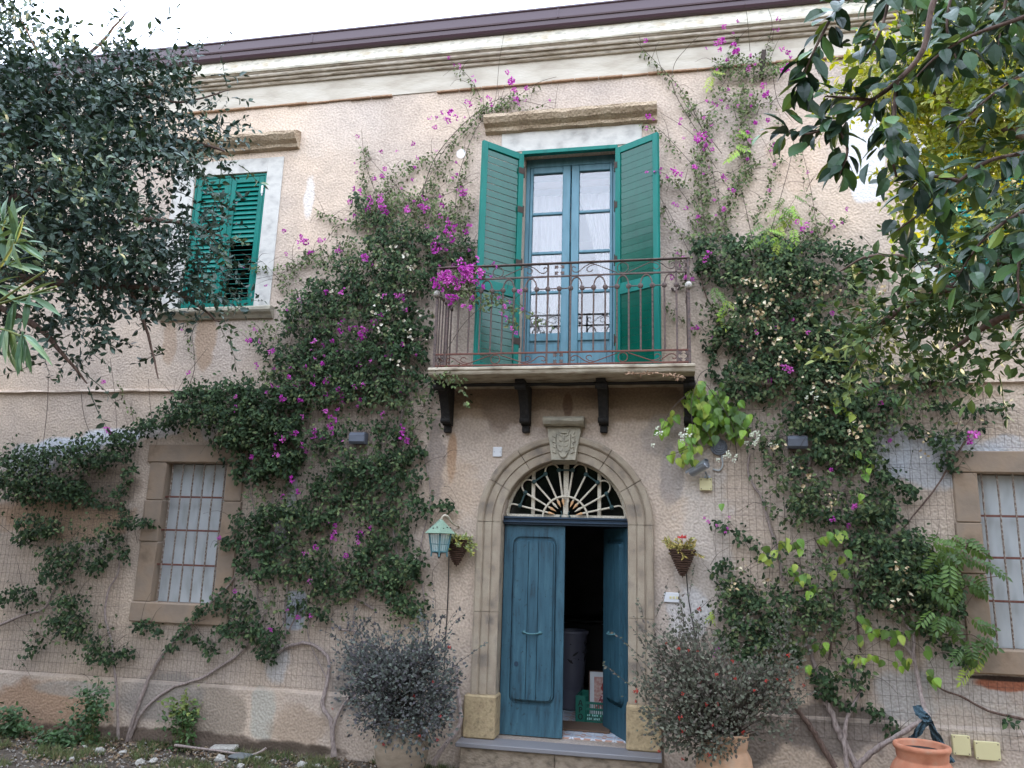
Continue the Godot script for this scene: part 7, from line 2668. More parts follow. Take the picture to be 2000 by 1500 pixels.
const TWIGS_L := [
	[0.005, 0.002, -1.627, 5.638, 0.1, -1.499, 6.168, 0.08, -1.233, 6.543, 0.07, -0.982, 6.772, 0.06, -0.783, 6.874, 0.06, -0.54, 6.84, 0.06, -0.142, 6.705, 0.05],
	[0.004, 0.002, -1.218, 5.507, 0.1, -1.189, 6.018, 0.08, -1.031, 6.533, 0.06, -0.839, 6.822, 0.06, -0.784, 7.291, 0.12, -0.684, 7.543, 0.34],
	[0.003, 0.002, -0.986, 6.861, 0.06, -1.074, 7.085, 0.07, -1.204, 7.23, 0.14, -1.322, 7.324, 0.18],
	[0.003, 0.002, -0.584, 6.894, 0.05, -0.345, 7.041, 0.06, -0.148, 7.091, 0.06],
	[0.004, 0.002, -2.133, 5.814, 0.1, -2.305, 6.237, 0.06, -2.383, 6.649, 0.05],
	[0.004, 0.002, -1.719, 5.527, 0.12, -1.862, 5.846, 0.1, -2.134, 6.131, 0.06, -2.304, 6.337, 0.05],
	[0.004, 0.002, -1.766, 5.461, 0.14, -1.564, 5.878, 0.12, -1.365, 6.312, 0.08, -1.037, 6.614, 0.05],
	[0.003, 0.002, -2.378, 5.461, 0.08, -2.569, 5.48, 0.06, -2.737, 5.25, 0.05, -2.91, 5.137, 0.05],
	[0.003, 0.002, -2.267, 5.464, 0.06, -2.707, 5.614, 0.05, -2.893, 5.723, 0.04],
	[0.003, 0.002, -1.851, 5.664, 0.1, -1.338, 5.762, 0.08, -0.979, 5.959, 0.06],
	[0.003, 0.002, -3.116, 4.782, 0.06, -3.257, 4.911, 0.05, -3.463, 5.101, 0.05, -3.659, 5.171, 0.05],
	[0.003, 0.002, -2.904, 5.133, 0.06, -3.139, 4.966, 0.05, -3.503, 4.89, 0.05],
	[0.004, 0.003, -5.991, 3.788, 0.05, -5.939, 3.417, 0.05, -5.916, 2.918, 0.05],
	[0.004, 0.003, -5.533, 3.621, 0.05, -5.417, 3.295, 0.06, -5.164, 2.893, 0.06],
	[0.003, 0.002, -5.217, 4.005, 0.05, -5.069, 3.527, 0.06, -4.986, 3.066, 0.05],
	[0.003, 0.002, -4.692, 3.759, 0.05, -4.616, 3.41, 0.05, -4.554, 3.238, 0.05],
	[0.004, 0.002, -4.251, 3.463, 0.06, -4.135, 3.868, 0.05, -4.219, 4.283, 0.05, -4.139, 4.4, 0.05],
	[0.003, 0.002, -4.388, 3.409, 0.05, -4.246, 3.754, 0.05, -4.007, 4.1, 0.05],
	[0.004, 0.002, -1.173, 3.652, 0.66, -0.934, 4.072, 0.68, -0.692, 4.321, 0.68, -0.526, 4.476, 0.66],
	[0.003, 0.002, -0.82, 4.508, 0.6, -0.519, 4.366, 0.68, -0.291, 4.206, 0.68, -0.045, 4.088, 0.68],
	[0.006, 0.004, -2.192, 4.275, 0.1, -2.315, 4.738, 0.1, -2.164, 5.194, 0.12],
	[0.006, 0.004, -2.557, 4.005, 0.08, -2.503, 4.513, 0.1, -2.265, 4.962, 0.12],
	[0.006, 0.004, -2.675, 4.008, 0.08, -2.78, 4.528, 0.08, -2.621, 4.867, 0.1]]

const VINE_R := [
	[2.4, 1.276, 5.027, 0.11, 1.595, 4.958, 0.166, 1.933, 4.915, 0.173, 2.265, 4.874, 0.179, 2.59, 4.833, 0.176, 2.906, 4.741, 0.182],
	[2, 1.297, 4.81, 0.079, 1.589, 4.744, 0.146, 1.924, 4.652, 0.162, 2.255, 4.665, 0.141, 2.534, 4.654, 0.12, 2.803, 4.541, 0.136],
	[2.2, 1.677, 4.426, 0.096, 1.916, 4.444, 0.142, 2.197, 4.408, 0.159, 2.423, 4.299, 0.119],
	[1.8, 2.416, 4.148, 0.119, 2.688, 4.14, 0.135, 2.954, 4.084, 0.133],
	[2.2, 1.669, 4.167, 0.143, 1.953, 4.16, 0.169, 2.23, 4.102, 0.175, 2.456, 4.046, 0.118],
	[2.2, 1.428, 4.122, 0.096, 1.666, 4.065, 0.142, 1.943, 3.907, 0.158, 2.22, 3.901, 0.156, 2.539, 3.895, 0.153, 2.805, 3.841, 0.107],
	[2, 1.515, 3.763, 0.114, 1.797, 3.734, 0.14, 2.12, 3.704, 0.156, 2.44, 3.724, 0.163, 2.749, 3.647, 0.151],
	[2.4, 2.202, 3.507, 0.118, 2.427, 3.481, 0.162, 2.646, 3.407, 0.159, 2.909, 3.405, 0.148, 3.08, 3.357, 0.086],
	[2.2, 2.105, 3.362, 0.118, 2.324, 3.217, 0.152, 2.544, 3.169, 0.159, 2.807, 3.169, 0.148],
	[2.2, 2.049, 3.121, 0.1, 2.312, 2.979, 0.133, 2.577, 2.98, 0.149, 2.838, 2.982, 0.104],
	[1.8, 2.789, 2.889, 0.104, 2.909, 2.751, 0.12, 3.028, 2.616, 0.11, 3.156, 2.641, 0.067],
	[1.6, 2.772, 2.613, 0.094, 2.934, 2.479, 0.093, 2.76, 2.431, 0.094],
	[1.5, 2.082, 2.836, 0.099, 2.254, 2.698, 0.089, 2.338, 2.606, 0.105],
	[1.6, 2.067, 2.486, 0.08, 2.285, 2.422, 0.105, 2.502, 2.426, 0.113, 2.76, 2.431, 0.094, 2.97, 2.39, 0.084],
	[2.2, 2.576, 2.202, 0.103, 2.789, 2.208, 0.153, 2.996, 2.169, 0.167, 3.163, 2.174, 0.124],
	[2.4, 2.687, 1.94, 0.152, 2.897, 1.947, 0.184, 3.105, 1.954, 0.182, 3.307, 1.917, 0.163],
	[2.2, 2.632, 1.72, 0.101, 2.841, 1.728, 0.142, 3.051, 1.779, 0.14, 3.256, 1.787, 0.122, 3.418, 1.793, 0.097],
	[1.4, 3.124, 1.654, 0.106, 3.283, 1.618, 0.105, 3.444, 1.625, 0.08],
	[1.2, 1.385, 2.311, 0.037, 1.565, 2.222, 0.063, 1.72, 2.157, 0.072, 1.783, 2.023, 0.053],
	[2, 1.421, 1.921, 0.081, 1.531, 1.812, 0.117, 1.592, 1.635, 0.098],
	[1.8, 1.595, 1.724, 0.062, 1.767, 1.598, 0.123, 2.029, 1.609, 0.13, 2.285, 1.576, 0.128, 2.451, 1.497, 0.093],
	[2, 1.456, 1.519, 0.098, 1.63, 1.438, 0.132, 1.802, 1.359, 0.131, 2.019, 1.369, 0.103],
	[1.9, 1.404, 1.231, 0.115, 1.623, 1.198, 0.149, 1.838, 1.145, 0.147, 2.098, 1.223, 0.085],
	[2, 2.215, 1.017, 0.059, 2.339, 0.983, 0.1, 2.505, 0.992, 0.1, 2.633, 1.062, 0.066],
	[1.8, 2.251, 0.894, 0.042, 2.414, 0.842, 0.075, 2.534, 0.788, 0.049],
	[1.3, 1.331, 4.099, 0.039, 1.423, 3.917, 0.048, 1.442, 3.714, 0.057, 1.51, 3.563, 0.066],
	[1.5, 1.557, 3.563, 0.075, 1.789, 3.511, 0.084, 1.976, 3.558, 0.083],
	[1.9, 2.881, 3.645, 0.106, 3.148, 3.714, 0.13, 3.452, 3.733, 0.103, 3.658, 3.659, 0.059],
	[1.4, 3.34, 3.402, 0.043, 3.548, 3.354, 0.059, 3.801, 3.376, 0.05, 4.012, 3.421, 0.041],
	[1.3, 3.113, 3.215, 0.043, 3.319, 3.122, 0.068, 3.434, 2.985, 0.075, 3.551, 2.894, 0.058],
	[1.2, 3.399, 3.076, 0.05, 3.571, 3.123, 0.05, 3.745, 3.215, 0.033, 4.046, 3.352, 0.02],
	[1.3, 3.343, 2.893, 0.059, 3.504, 2.826, 0.041, 3.642, 2.986, 0.033],
	[1, 1.816, 2.977, 0.037, 2.049, 3.121, 0.045, 2.187, 3.169, 0.054],
	[1.4, 2.615, 0.773, 0.066, 2.736, 0.76, 0.057, 2.85, 0.666, 0.04, 2.803, 0.563, 0.04],
	[1.2, 3.697, 0.743, 0.039, 3.791, 0.73, 0.046],
	[1.3, 3.112, 1.505, 0.073, 3.336, 1.287, 0.088, 3.488, 1.212, 0.063],
	[1.2, 2.78, 1.427, 0.041, 2.982, 1.394, 0.049]]

const AIRY_R := [
	[1.2, 1.252, 5.083, 0.09, 1.357, 5.297, 0.11, 1.413, 5.57, 0.11, 1.37, 5.911, 0.102, 1.35, 6.199, 0.113],
	[1.2, 1.502, 5.125, 0.109, 1.609, 5.447, 0.099, 1.767, 5.771, 0.099, 1.874, 5.988, 0.079],
	[1.2, 1.747, 6.748, 0.133, 1.895, 6.617, 0.141, 1.787, 6.395, 0.131, 1.78, 6.165, 0.1, 1.824, 5.991, 0.06],
	[1.4, 1.549, 7.006, 0.125, 1.756, 7.045, 0.154, 2.008, 6.959, 0.132, 2.159, 6.944, 0.07],
	[0.7, 1.429, 6.309, 0.092, 1.23, 6.678, 0.052, 1.024, 6.998, 0.043, 0.758, 7.332, 0.033],
	[0.7, 1.427, 6.193, 0.092, 1.538, 6.591, 0.082, 1.596, 6.822, 0.072],
	[0.6, 1.168, 6.04, 0.052, 0.964, 6.347, 0.042, 0.754, 6.453, 0.032],
	[0.7, 1.238, 5.694, 0.081, 1.01, 5.794, 0.052, 0.881, 5.831, 0.031],
	[0.5, 1.154, 5.197, 0.05, 1.029, 5.315, 0.041, 0.905, 5.602, 0.026],
	[0.7, 1.849, 5.269, 0.078, 2.005, 5.533, 0.058, 2.12, 5.969, 0.049, 2.102, 6.14, 0.039],
	[0.6, 1.756, 7.045, 0.041, 1.767, 7.406, 0.026],
	[0.6, 2.061, 7.013, 0.041, 2.128, 7.426, 0.026],
	[0.6, 2.272, 5.032, 0.066, 2.518, 5.232, 0.056, 2.754, 5.272, 0.046],
	[0.5, 2.46, 5.023, 0.047, 2.39, 5.509, 0.029, 2.317, 6.011, 0.024],
	[0.8, 1.986, 5.046, 0.096, 2.274, 5.085, 0.104, 2.556, 5.071, 0.103],
	[0.5, 2.048, 6.662, 0.04, 2.183, 6.304, 0.03],
	[0.7, 0.994, 4.448, 0.03, 1.14, 4.286, 0.029, 1.284, 4.177, 0.049],
	[0.6, 1.101, 5.036, 0.07, 1.148, 4.817, 0.06, 1.219, 4.6, 0.039]]

const FLOWERS_R := [
	[1.586, 7.246, 0.041],
	[1.621, 7.207, 0.036],
	[1.706, 7.114, 0.046],
	[1.749, 7.038, 0.036],
	[1.571, 7.068, 0.026],
	[1.619, 7.327, 0.026],
	[1.717, 7.323, 0.021],
	[1.761, 7.42, 0.021],
	[2.159, 7.327, 0.02],
	[2.113, 7.297, 0.015],
	[2.259, 7.085, 0.03],
	[2.275, 7.007, 0.02],
	[2.174, 6.842, 0.045],
	[2.192, 6.8, 0.035],
	[1.999, 6.673, 0.045],
	[2.012, 6.626, 0.035],
	[1.869, 6.972, 0.025],
	[1.867, 6.92, 0.02],
	[1.542, 6.928, 0.021],
	[1.521, 7.133, 0.026],
	[1.446, 7.213, 0.021],
	[1.426, 6.552, 0.026],
	[1.573, 6.562, 0.025],
	[1.52, 6.45, 0.025],
	[1.311, 6.18, 0.046],
	[1.35, 6.131, 0.041],
	[1.397, 6.173, 0.035],
	[1.472, 6.133, 0.03],
	[1.414, 6.013, 0.03],
	[1.37, 6.095, 0.035],
	[1.172, 6.411, 0.021],
	[1.16, 6.319, 0.021],
	[2.078, 6.041, 0.034],
	[2.042, 5.988, 0.024],
	[1.116, 5.757, 0.041],
	[1.161, 5.726, 0.03],
	[1.081, 5.788, 0.031],
	[1.293, 5.785, 0.03],
	[1.57, 5.699, 0.03],
	[1.6, 5.686, 0.025],
	[1.086, 5.43, 0.03],
	[1.126, 5.45, 0.025],
	[1.319, 5.318, 0.03],
	[1.205, 5.379, 0.025],
	[1.402, 4.86, 0.039],
	[1.377, 4.808, 0.029],
	[1.119, 4.932, 0.025],
	[1.168, 4.892, 0.025],
	[2.571, 5.194, 0.028],
	[2.581, 5.12, 0.023],
	[2.69, 5.261, 0.028],
	[2.646, 5.137, 0.018],
	[0.84, 6.398, 0.031],
	[0.819, 6.336, 0.026],
	[0.892, 6.423, 0.021],
	[0.871, 5.785, 0.036],
	[0.917, 5.765, 0.031],
	[0.825, 5.766, 0.026],
	[0.959, 5.796, 0.026],
	[1.829, 4.236, 0.028],
	[1.823, 4.059, 0.033],
	[2.506, 4.236, 0.023],
	[2.176, 4.216, 0.023],
	[2.283, 4.048, 0.023],
	[2.011, 4.135, 0.023],
	[2.099, 3.706, 0.041],
	[2.064, 3.726, 0.036],
	[2.132, 3.735, 0.027],
	[1.946, 3.639, 0.032],
	[1.698, 3.966, 0.028],
	[2.899, 3.414, 0.026],
	[3.615, 3.093, 0.045],
	[3.642, 3.12, 0.033],
	[2.957, 3.068, 0.026],
	[2.591, 2.468, 0.034],
	[2.617, 2.478, 0.026],
	[2.411, 2.784, 0.022],
	[2.418, 2.353, 0.034],
	[2.56, 2.307, 0.021],
	[1.39, 1.221, 0.026],
	[1.388, 1.152, 0.026],
	[1.286, 4.164, 0.024],
	[1.427, 4.069, 0.019],
	[1.242, 4.145, 0.019],
	[1.056, 4.684, 0.03],
	[1.256, 4.649, 0.024],
	[1.313, 2.343, 0.018],
	[1.344, 2.306, 0.018],
	[1.416, 2.271, 0.018],
	[1.515, 2.255, 0.018],
	[1.496, 2.218, 0.018],
	[1.54, 2.357, 0.018],
	[1.476, 6.316, 0.02],
	[1.631, 6.464, 0.02],
	[1.75, 6.236, 0.025],
	[1.731, 6.438, 0.02],
	[1.833, 6.201, 0.025],
	[1.9, 6.28, 0.025],
	[2.035, 6.326, 0.03],
	[2.012, 6.243, 0.025],
	[1.314, 5.817, 0.02],
	[1.468, 5.975, 0.025],
	[1.193, 6.138, 0.02]]

const BRACTS_R := [
	[1.6, 1.728, 4.528, 0.096, 1.965, 4.494, 0.123, 2.157, 4.565, 0.113],
	[2.4, 1.626, 4.323, 0.115, 1.912, 4.34, 0.142, 2.102, 4.386, 0.112],
	[2.4, 1.669, 4.167, 0.105, 1.813, 4.215, 0.114, 1.999, 4.159, 0.112],
	[1.8, 1.713, 4.064, 0.114, 1.898, 3.958, 0.14, 2.128, 3.903, 0.12],
	[1.6, 1.801, 3.859, 0.113, 2.032, 3.805, 0.111, 2.266, 3.901, 0.11],
	[1, 2.251, 4.561, 0.14, 2.618, 4.496, 0.137, 2.893, 4.537, 0.09],
	[1.6, 2.848, 4.539, 0.1, 2.98, 4.483, 0.072],
	[1, 2.232, 4.152, 0.12, 2.587, 3.944, 0.117, 2.805, 3.841, 0.116],
	[1.2, 2.068, 3.557, 0.092, 2.386, 3.554, 0.117, 2.743, 3.55, 0.106, 3.093, 3.547, 0.087],
	[1.8, 2.105, 3.362, 0.073, 2.238, 3.289, 0.09, 2.376, 3.36, 0.072],
	[1.8, 2.497, 3.121, 0.088, 2.632, 3.169, 0.097, 2.536, 3.027, 0.088],
	[2.6, 3.213, 3.122, 0.043, 3.232, 2.984, 0.051, 3.194, 2.869, 0.034],
	[1, 3.453, 3.215, 0.059, 3.668, 3.284, 0.05, 3.923, 3.352, 0.041],
	[0.8, 2.078, 2.742, 0.107, 2.335, 2.56, 0.114, 2.5, 2.381, 0.104],
	[0.8, 2.819, 2.032, 0.109, 3.057, 1.866, 0.107, 2.797, 1.683, 0.083],
	[1.2, 1.774, 1.776, 0.071, 1.994, 1.806, 0.061, 2.057, 1.742, 0.043],
	[0.8, 1.599, 1.859, 0.054, 1.546, 1.589, 0.053],
	[1, 3.448, 3.685, 0.06, 3.711, 3.777, 0.068, 3.835, 3.751, 0.042],
	[0.8, 1.767, 2.881, 0.064, 2, 3.025, 0.063]]

const STEMS_R := [
	[0.028, 0.014, 2.526, 0.298, 0.1, 2.417, 0.527, 0.08, 2.356, 0.704, 0.06, 2.295, 0.844, 0.05, 2.247, 1.046, 0.04, 2.199, 1.284, 0.04, 2.169, 1.465, 0.04, 2.126, 1.564, 0.04],
	[0.026, 0.018, 2.514, 0.302, 0.12, 2.625, 0.431, 0.16, 2.699, 0.501, 0.2, 2.887, 0.653, 0.26, 3.008, 0.736, 0.28, 3.065, 0.771, 0.28],
	[0.022, 0.01, 3.064, 0.763, 0.28, 3.054, 0.831, 0.2, 3.061, 1.04, 0.08, 3.048, 1.227, 0.06, 3.063, 1.391, 0.05, 3.006, 1.473, 0.04, 2.939, 1.642, 0.04],
	[0.018, 0.01, 3.045, 1.181, 0.06, 2.99, 1.282, 0.05, 2.836, 1.345, 0.04, 2.715, 1.416, 0.04],
	[0.02, 0.012, 2.437, 0.301, 0.14, 2.436, 0.509, 0.12, 2.462, 0.661, 0.1, 2.549, 0.823, 0.08, 2.631, 0.941, 0.06],
	[0.012, 0.008, 2.639, 0.933, 0.06, 2.539, 1.022, 0.05, 2.462, 1.177, 0.04, 2.412, 1.355, 0.04, 2.343, 1.573, 0.04],
	[0.016, 0.01, 2.008, 1.804, 0.05, 1.96, 2.101, 0.04, 1.905, 2.293, 0.04, 1.85, 2.534, 0.04, 1.79, 2.637, 0.04, 1.731, 2.784, 0.04, 1.75, 2.953, 0.04],
	[0.012, 0.007, 2.824, 3.18, 0.05, 2.777, 3.096, 0.04, 2.644, 2.78, 0.04, 2.551, 2.616, 0.04, 2.488, 2.499, 0.04],
	[0.012, 0.008, 2.328, 3.045, 0.05, 2.274, 2.842, 0.04, 2.218, 2.69, 0.04, 2.163, 2.461, 0.04, 2.115, 2.284, 0.04],
	[0.01, 0.006, 1.926, 2.89, 0.05, 2.034, 3.142, 0.04, 2.069, 3.328, 0.04, 2.216, 3.523, 0.04],
	[0.01, 0.006, 2.033, 3.123, 0.04, 2.123, 2.988, 0.04, 2.162, 2.846, 0.04]]

const STEMS_R2 := [
	[0.026, 0.018, 2.351, 0.289, 0.12, 2.249, 0.462, 0.1, 2.16, 0.608, 0.08, 2.064, 0.735, 0.06, 1.965, 0.866, 0.05],
	[0.012, 0.007, 3.897, 0.751, 0.05, 3.789, 0.774, 0.04, 3.598, 0.809, 0.04, 3.399, 0.91, 0.04, 3.251, 0.958, 0.04, 3.146, 1.101, 0.04],
	[0.01, 0.006, 3.47, 3.723, 0.06, 3.153, 3.42, 0.06, 2.912, 3.225, 0.06, 2.629, 2.894, 0.06],
	[0.01, 0.006, 3.683, 3.18, 0.05, 3.492, 2.902, 0.05, 3.35, 2.673, 0.04, 3.164, 2.443, 0.04, 2.979, 2.215, 0.04],
	[0.008, 0.005, 1.957, 1.69, 0.04, 2.309, 1.748, 0.04, 2.652, 1.761, 0.04],
	[0.01, 0.007, 3.029, 1.732, 0.04, 3.002, 1.949, 0.04, 2.997, 2.17, 0.04],
	[0.01, 0.007, 2.621, 1.241, 0.04, 2.61, 1.628, 0.04, 2.617, 2.026, 0.04],
	[0.009, 0.006, 2.363, 1.142, 0.04, 2.431, 1.621, 0.04, 2.385, 1.974, 0.04, 2.287, 2.197, 0.04],
	[0.008, 0.006, 1.427, 3.932, 0.06, 1.509, 4.247, 0.04, 1.393, 4.514, 0.04, 1.347, 4.703, 0.04]]

const TWIGS_R := [
	[0.004, 0.002, 1.429, 6.216, 0.08, 1.232, 6.716, 0.06, 1.024, 7.024, 0.08, 0.707, 7.342, 0.2],
	[0.004, 0.002, 1.476, 6.039, 0.08, 1.127, 6.755, 0.06, 1.11, 7.077, 0.08, 1.237, 7.193, 0.2, 1.368, 7.302, 0.24],
	[0.004, 0.002, 1.578, 6.032, 0.08, 1.281, 6.533, 0.06, 1.154, 6.789, 0.05],
	[0.003, 0.002, 1.32, 5.879, 0.08, 0.964, 6.352, 0.06, 0.699, 6.511, 0.06],
	[0.003, 0.002, 1.523, 5.864, 0.08, 1.277, 6.303, 0.05, 0.966, 6.566, 0.05],
	[0.003, 0.002, 1.878, 7.096, 0.2, 1.85, 7.368, 0.32, 1.81, 7.442, 0.5],
	[0.003, 0.002, 2.037, 7.121, 0.14, 2.09, 7.297, 0.3, 2.034, 7.388, 0.46],
	[0.004, 0.002, 2.114, 6.871, 0.06, 2.154, 6.579, 0.05, 2.293, 6.336, 0.05],
	[0.004, 0.002, 1.6, 5.074, 0.1, 1.516, 5.583, 0.08, 1.474, 5.93, 0.07],
	[0.004, 0.002, 1.844, 5.062, 0.1, 1.765, 5.568, 0.08, 1.675, 5.864, 0.06],
	[0.004, 0.002, 1.404, 5.138, 0.1, 1.365, 5.593, 0.08, 1.385, 6.057, 0.06],
	[0.004, 0.002, 1.989, 5.054, 0.1, 2.22, 5.826, 0.06, 2.313, 6.271, 0.06],
	[0.003, 0.002, 2.468, 5.039, 0.08, 2.409, 5.702, 0.06, 2.335, 6.161, 0.05],
	[0.003, 0.002, 1.251, 4.936, 0.08, 1.056, 5.396, 0.06, 0.905, 5.693, 0.05],
	[0.003, 0.002, 1.262, 5.496, 0.06, 1.01, 5.853, 0.06, 0.854, 5.835, 0.06],
	[0.003, 0.002, 1.469, 5.708, 0.06, 1.727, 5.866, 0.05, 2.032, 6.014, 0.05]]

const HEARTS_A := [
	[1.1, 1.22, 3.571, 0.086, 1.254, 3.476, 0.122, 1.288, 3.358, 0.085, 1.304, 3.287, 0.049],
	[0.9, 1.226, 3.194, 0.063, 1.202, 3.079, 0.085, 1.177, 2.963, 0.071, 1.207, 2.872, 0.062],
	[0.6, 1.071, 3.345, 0.032, 1.025, 3.265, 0.041, 0.969, 3.186, 0.054, 0.932, 3.092, 0.036],
	[0.5, 1.11, 2.954, 0.049, 1.029, 2.894, 0.031],
	[0.6, 1.188, 3.547, 0.063, 1.324, 3.593, 0.063]]

const HEARTS_B := [
	[1.2, 1.429, 3.463, 0.102, 1.505, 3.39, 0.138, 1.562, 3.268, 0.161, 1.628, 3.196, 0.137],
	[1, 1.356, 3.342, 0.102, 1.423, 3.221, 0.102, 1.351, 3.101, 0.065],
	[1, 1.631, 3.292, 0.101, 1.719, 3.172, 0.086, 1.753, 3.125, 0.05],
	[1, 1.58, 3.101, 0.073, 1.54, 2.982, 0.073, 1.547, 2.888, 0.073],
	[0.9, 1.517, 2.793, 0.086, 1.615, 2.748, 0.099, 1.681, 2.702, 0.072],
	[0.5, 1.773, 2.796, 0.063, 1.806, 2.703, 0.049],
	[0.8, 1.899, 2.829, 0.049, 1.904, 2.728, 0.053, 1.914, 2.626, 0.053],
	[0.7, 1.664, 3.607, 0.101, 1.802, 3.606, 0.073],
	[0.7, 2.115, 3.52, 0.099, 2.249, 3.504, 0.085],
	[0.4, 1.432, 2.676, 0.05, 1.453, 2.606, 0.036]]

const HEARTS_C := [
	[1, 1.808, 2.001, 0.035, 1.862, 2.048, 0.039, 1.917, 2.094, 0.035],
	[1, 1.998, 2.163, 0.039, 2.062, 2.143, 0.043, 2.153, 2.136, 0.043],
	[1, 2.323, 2.172, 0.043, 2.411, 2.232, 0.051, 2.517, 2.221, 0.043],
	[0.9, 2.466, 2.065, 0.042, 2.531, 2.089, 0.042],
	[1, 2.083, 1.913, 0.043, 2.136, 1.857, 0.06, 2.199, 1.838, 0.051],
	[0.9, 2.24, 1.804, 0.038, 2.214, 1.708, 0.026],
	[0.9, 2.457, 1.912, 0.042, 2.543, 1.928, 0.034],
	[0.8, 2.604, 1.552, 0.033, 2.718, 1.41, 0.041, 2.839, 1.395, 0.041, 2.961, 1.4, 0.032],
	[0.6, 2.571, 1.361, 0.029, 2.672, 1.336, 0.029],
	[0.9, 2.215, 1.288, 0.038, 2.305, 1.263, 0.033],
	[0.9, 2.116, 1.149, 0.034, 2.156, 1.109, 0.034, 2.17, 1.068, 0.025],
	[1, 2.93, 1.254, 0.048, 2.954, 1.194, 0.04, 2.895, 1.149, 0.024],
	[1, 3.092, 1.275, 0.048, 3.129, 1.244, 0.04],
	[0.9, 3.12, 1.121, 0.048, 3.177, 1.104, 0.04, 3.133, 1.041, 0.032],
	[0.8, 2.479, 1.189, 0.025, 2.531, 1.171, 0.029, 2.665, 1.219, 0.025, 2.764, 1.183, 0.024],
	[0.7, 2.476, 3.44, 0.035, 2.581, 3.345, 0.044, 2.666, 3.297, 0.035],
	[0.7, 2.617, 3.203, 0.035, 2.747, 3.203, 0.043, 2.741, 3.11, 0.035],
	[0.6, 2.646, 2.97, 0.035, 2.77, 2.879, 0.034, 2.718, 2.742, 0.03],
	[0.6, 2.625, 2.604, 0.026, 2.706, 2.538, 0.025],
	[0.4, 2.908, 0.947, 0.02],
	[0.4, 1.43, 2.47, 0.036, 1.498, 2.471, 0.027]]

const STEMS_H := [
	[0.004, 0.002, 1.385, 3.723, 0.3, 1.281, 3.605, 0.5, 1.206, 3.333, 0.56, 1.212, 3.146, 0.56, 1.191, 2.921, 0.52],
	[0.003, 0.002, 1.208, 3.45, 0.56, 1.094, 3.353, 0.58, 1.002, 3.237, 0.58, 0.932, 3.077, 0.56],
	[0.005, 0.003, 1.632, 2.882, 0.1, 1.583, 3.196, 0.25, 1.444, 3.419, 0.35, 1.326, 3.557, 0.5],
	[0.003, 0.002, 1.584, 3.108, 0.2, 1.553, 2.958, 0.25, 1.546, 2.864, 0.25],
	[0.003, 0.002, 1.178, 2.947, 0.5, 1.066, 2.907, 0.45, 0.975, 2.889, 0.4]]

const STEMS_C := [
	[0.003, 0.002, 1.828, 1.979, 0.1, 1.964, 2.132, 0.12, 2.14, 2.137, 0.12, 2.405, 2.22, 0.12, 2.548, 2.09, 0.12],
	[0.003, 0.002, 2.135, 1.966, 0.1, 2.187, 1.813, 0.14, 2.223, 1.683, 0.14],
	[0.003, 0.002, 2.542, 1.542, 0.1, 2.691, 1.403, 0.14, 2.94, 1.371, 0.12, 3.097, 1.295, 0.12, 3.177, 1.116, 0.14],
	[0.003, 0.002, 2.487, 1.185, 0.06, 2.689, 1.217, 0.1, 2.89, 1.157, 0.1],
	[0.003, 0.002, 2.457, 3.488, 0.2, 2.657, 3.29, 0.24, 2.729, 3.057, 0.24, 2.718, 2.742, 0.2]]

const WHITES := [
	[0.928, 3.069, 0.58, 3],
	[1.165, 3.088, 0.58, 3],
	[1.112, 3.054, 0.56, 2],
	[1.102, 3, 0.55, 1],
	[1.765, 3.084, 0.3, 5],
	[1.776, 3.037, 0.3, 3],
	[1.548, 2.905, 0.3, 4],
	[1.578, 2.868, 0.3, 2],
	[1.481, 2.884, 0.28, 1],
	[1.698, 3.035, 0.28, 1],
	[2.287, 3.46, 0.3, 3],
	[0.858, 2.955, 0.5, 1],
	[1.936, 3.038, 0.2, 1],
	[1.93, 2.99, 0.2, 1]]

const WISTERIA_A := [
	[1.2, 3.261, 2.24, 0.065, 3.423, 2.244, 0.081, 3.538, 2.182, 0.064],
	[1.3, 3.169, 2.108, 0.073, 3.33, 2.091, 0.097, 3.487, 2.053, 0.088],
	[1.3, 3.158, 1.957, 0.073, 3.317, 1.941, 0.088, 3.515, 1.927, 0.095],
	[1.1, 3.185, 1.788, 0.073, 3.385, 1.796, 0.08, 3.544, 1.802, 0.055],
	[1, 3.051, 1.615, 0.057, 3.21, 1.601, 0.08, 3.407, 1.588, 0.079, 3.522, 1.552, 0.039],
	[0.9, 3.304, 1.296, 0.063, 3.426, 1.343, 0.055, 3.472, 1.427, 0.047],
	[0.8, 3.55, 1.431, 0.039, 3.644, 1.395, 0.031],
	[0.8, 2.806, 3.529, 0.052, 2.975, 3.48, 0.043]]

const WISTERIA_Y := [
	[1, 3.448, 1.267, 0.039, 3.418, 1.144, 0.047],
	[1, 3.548, 1.312, 0.031, 3.639, 1.257, 0.031],
	[0.6, 2.797, 1.564, 0.041, 2.962, 1.613, 0.032],
	[0.8, 1.715, 1.734, 0.035, 1.8, 1.694, 0.026]]

const WISTERIA_B := [
	[1, 1.894, 5.159, 0.087, 2.089, 5.202, 0.115, 2.282, 5.245, 0.095],
	[1, 2.045, 5.313, 0.087, 2.244, 5.464, 0.077, 2.319, 5.541, 0.048],
	[1, 1.84, 5, 0.087, 2.08, 4.988, 0.105, 2.27, 4.979, 0.066],
	[1, 1.733, 6.284, 0.071, 1.774, 5.995, 0.06],
	[0.9, 1.444, 6.986, 0.063, 1.546, 6.886, 0.062],
	[0.8, 2.162, 7.003, 0.05, 2.288, 7.02, 0.04],
	[0.8, 1.464, 4.617, 0.068, 1.557, 4.43, 0.058],
	[1, 1.478, 4.172, 0.048, 1.58, 4.403, 0.048],
	[0.7, 1.323, 1.58, 0.036, 1.409, 1.45, 0.045],
	[0.7, 1.6, 1.904, 0.054, 1.688, 1.862, 0.036]]

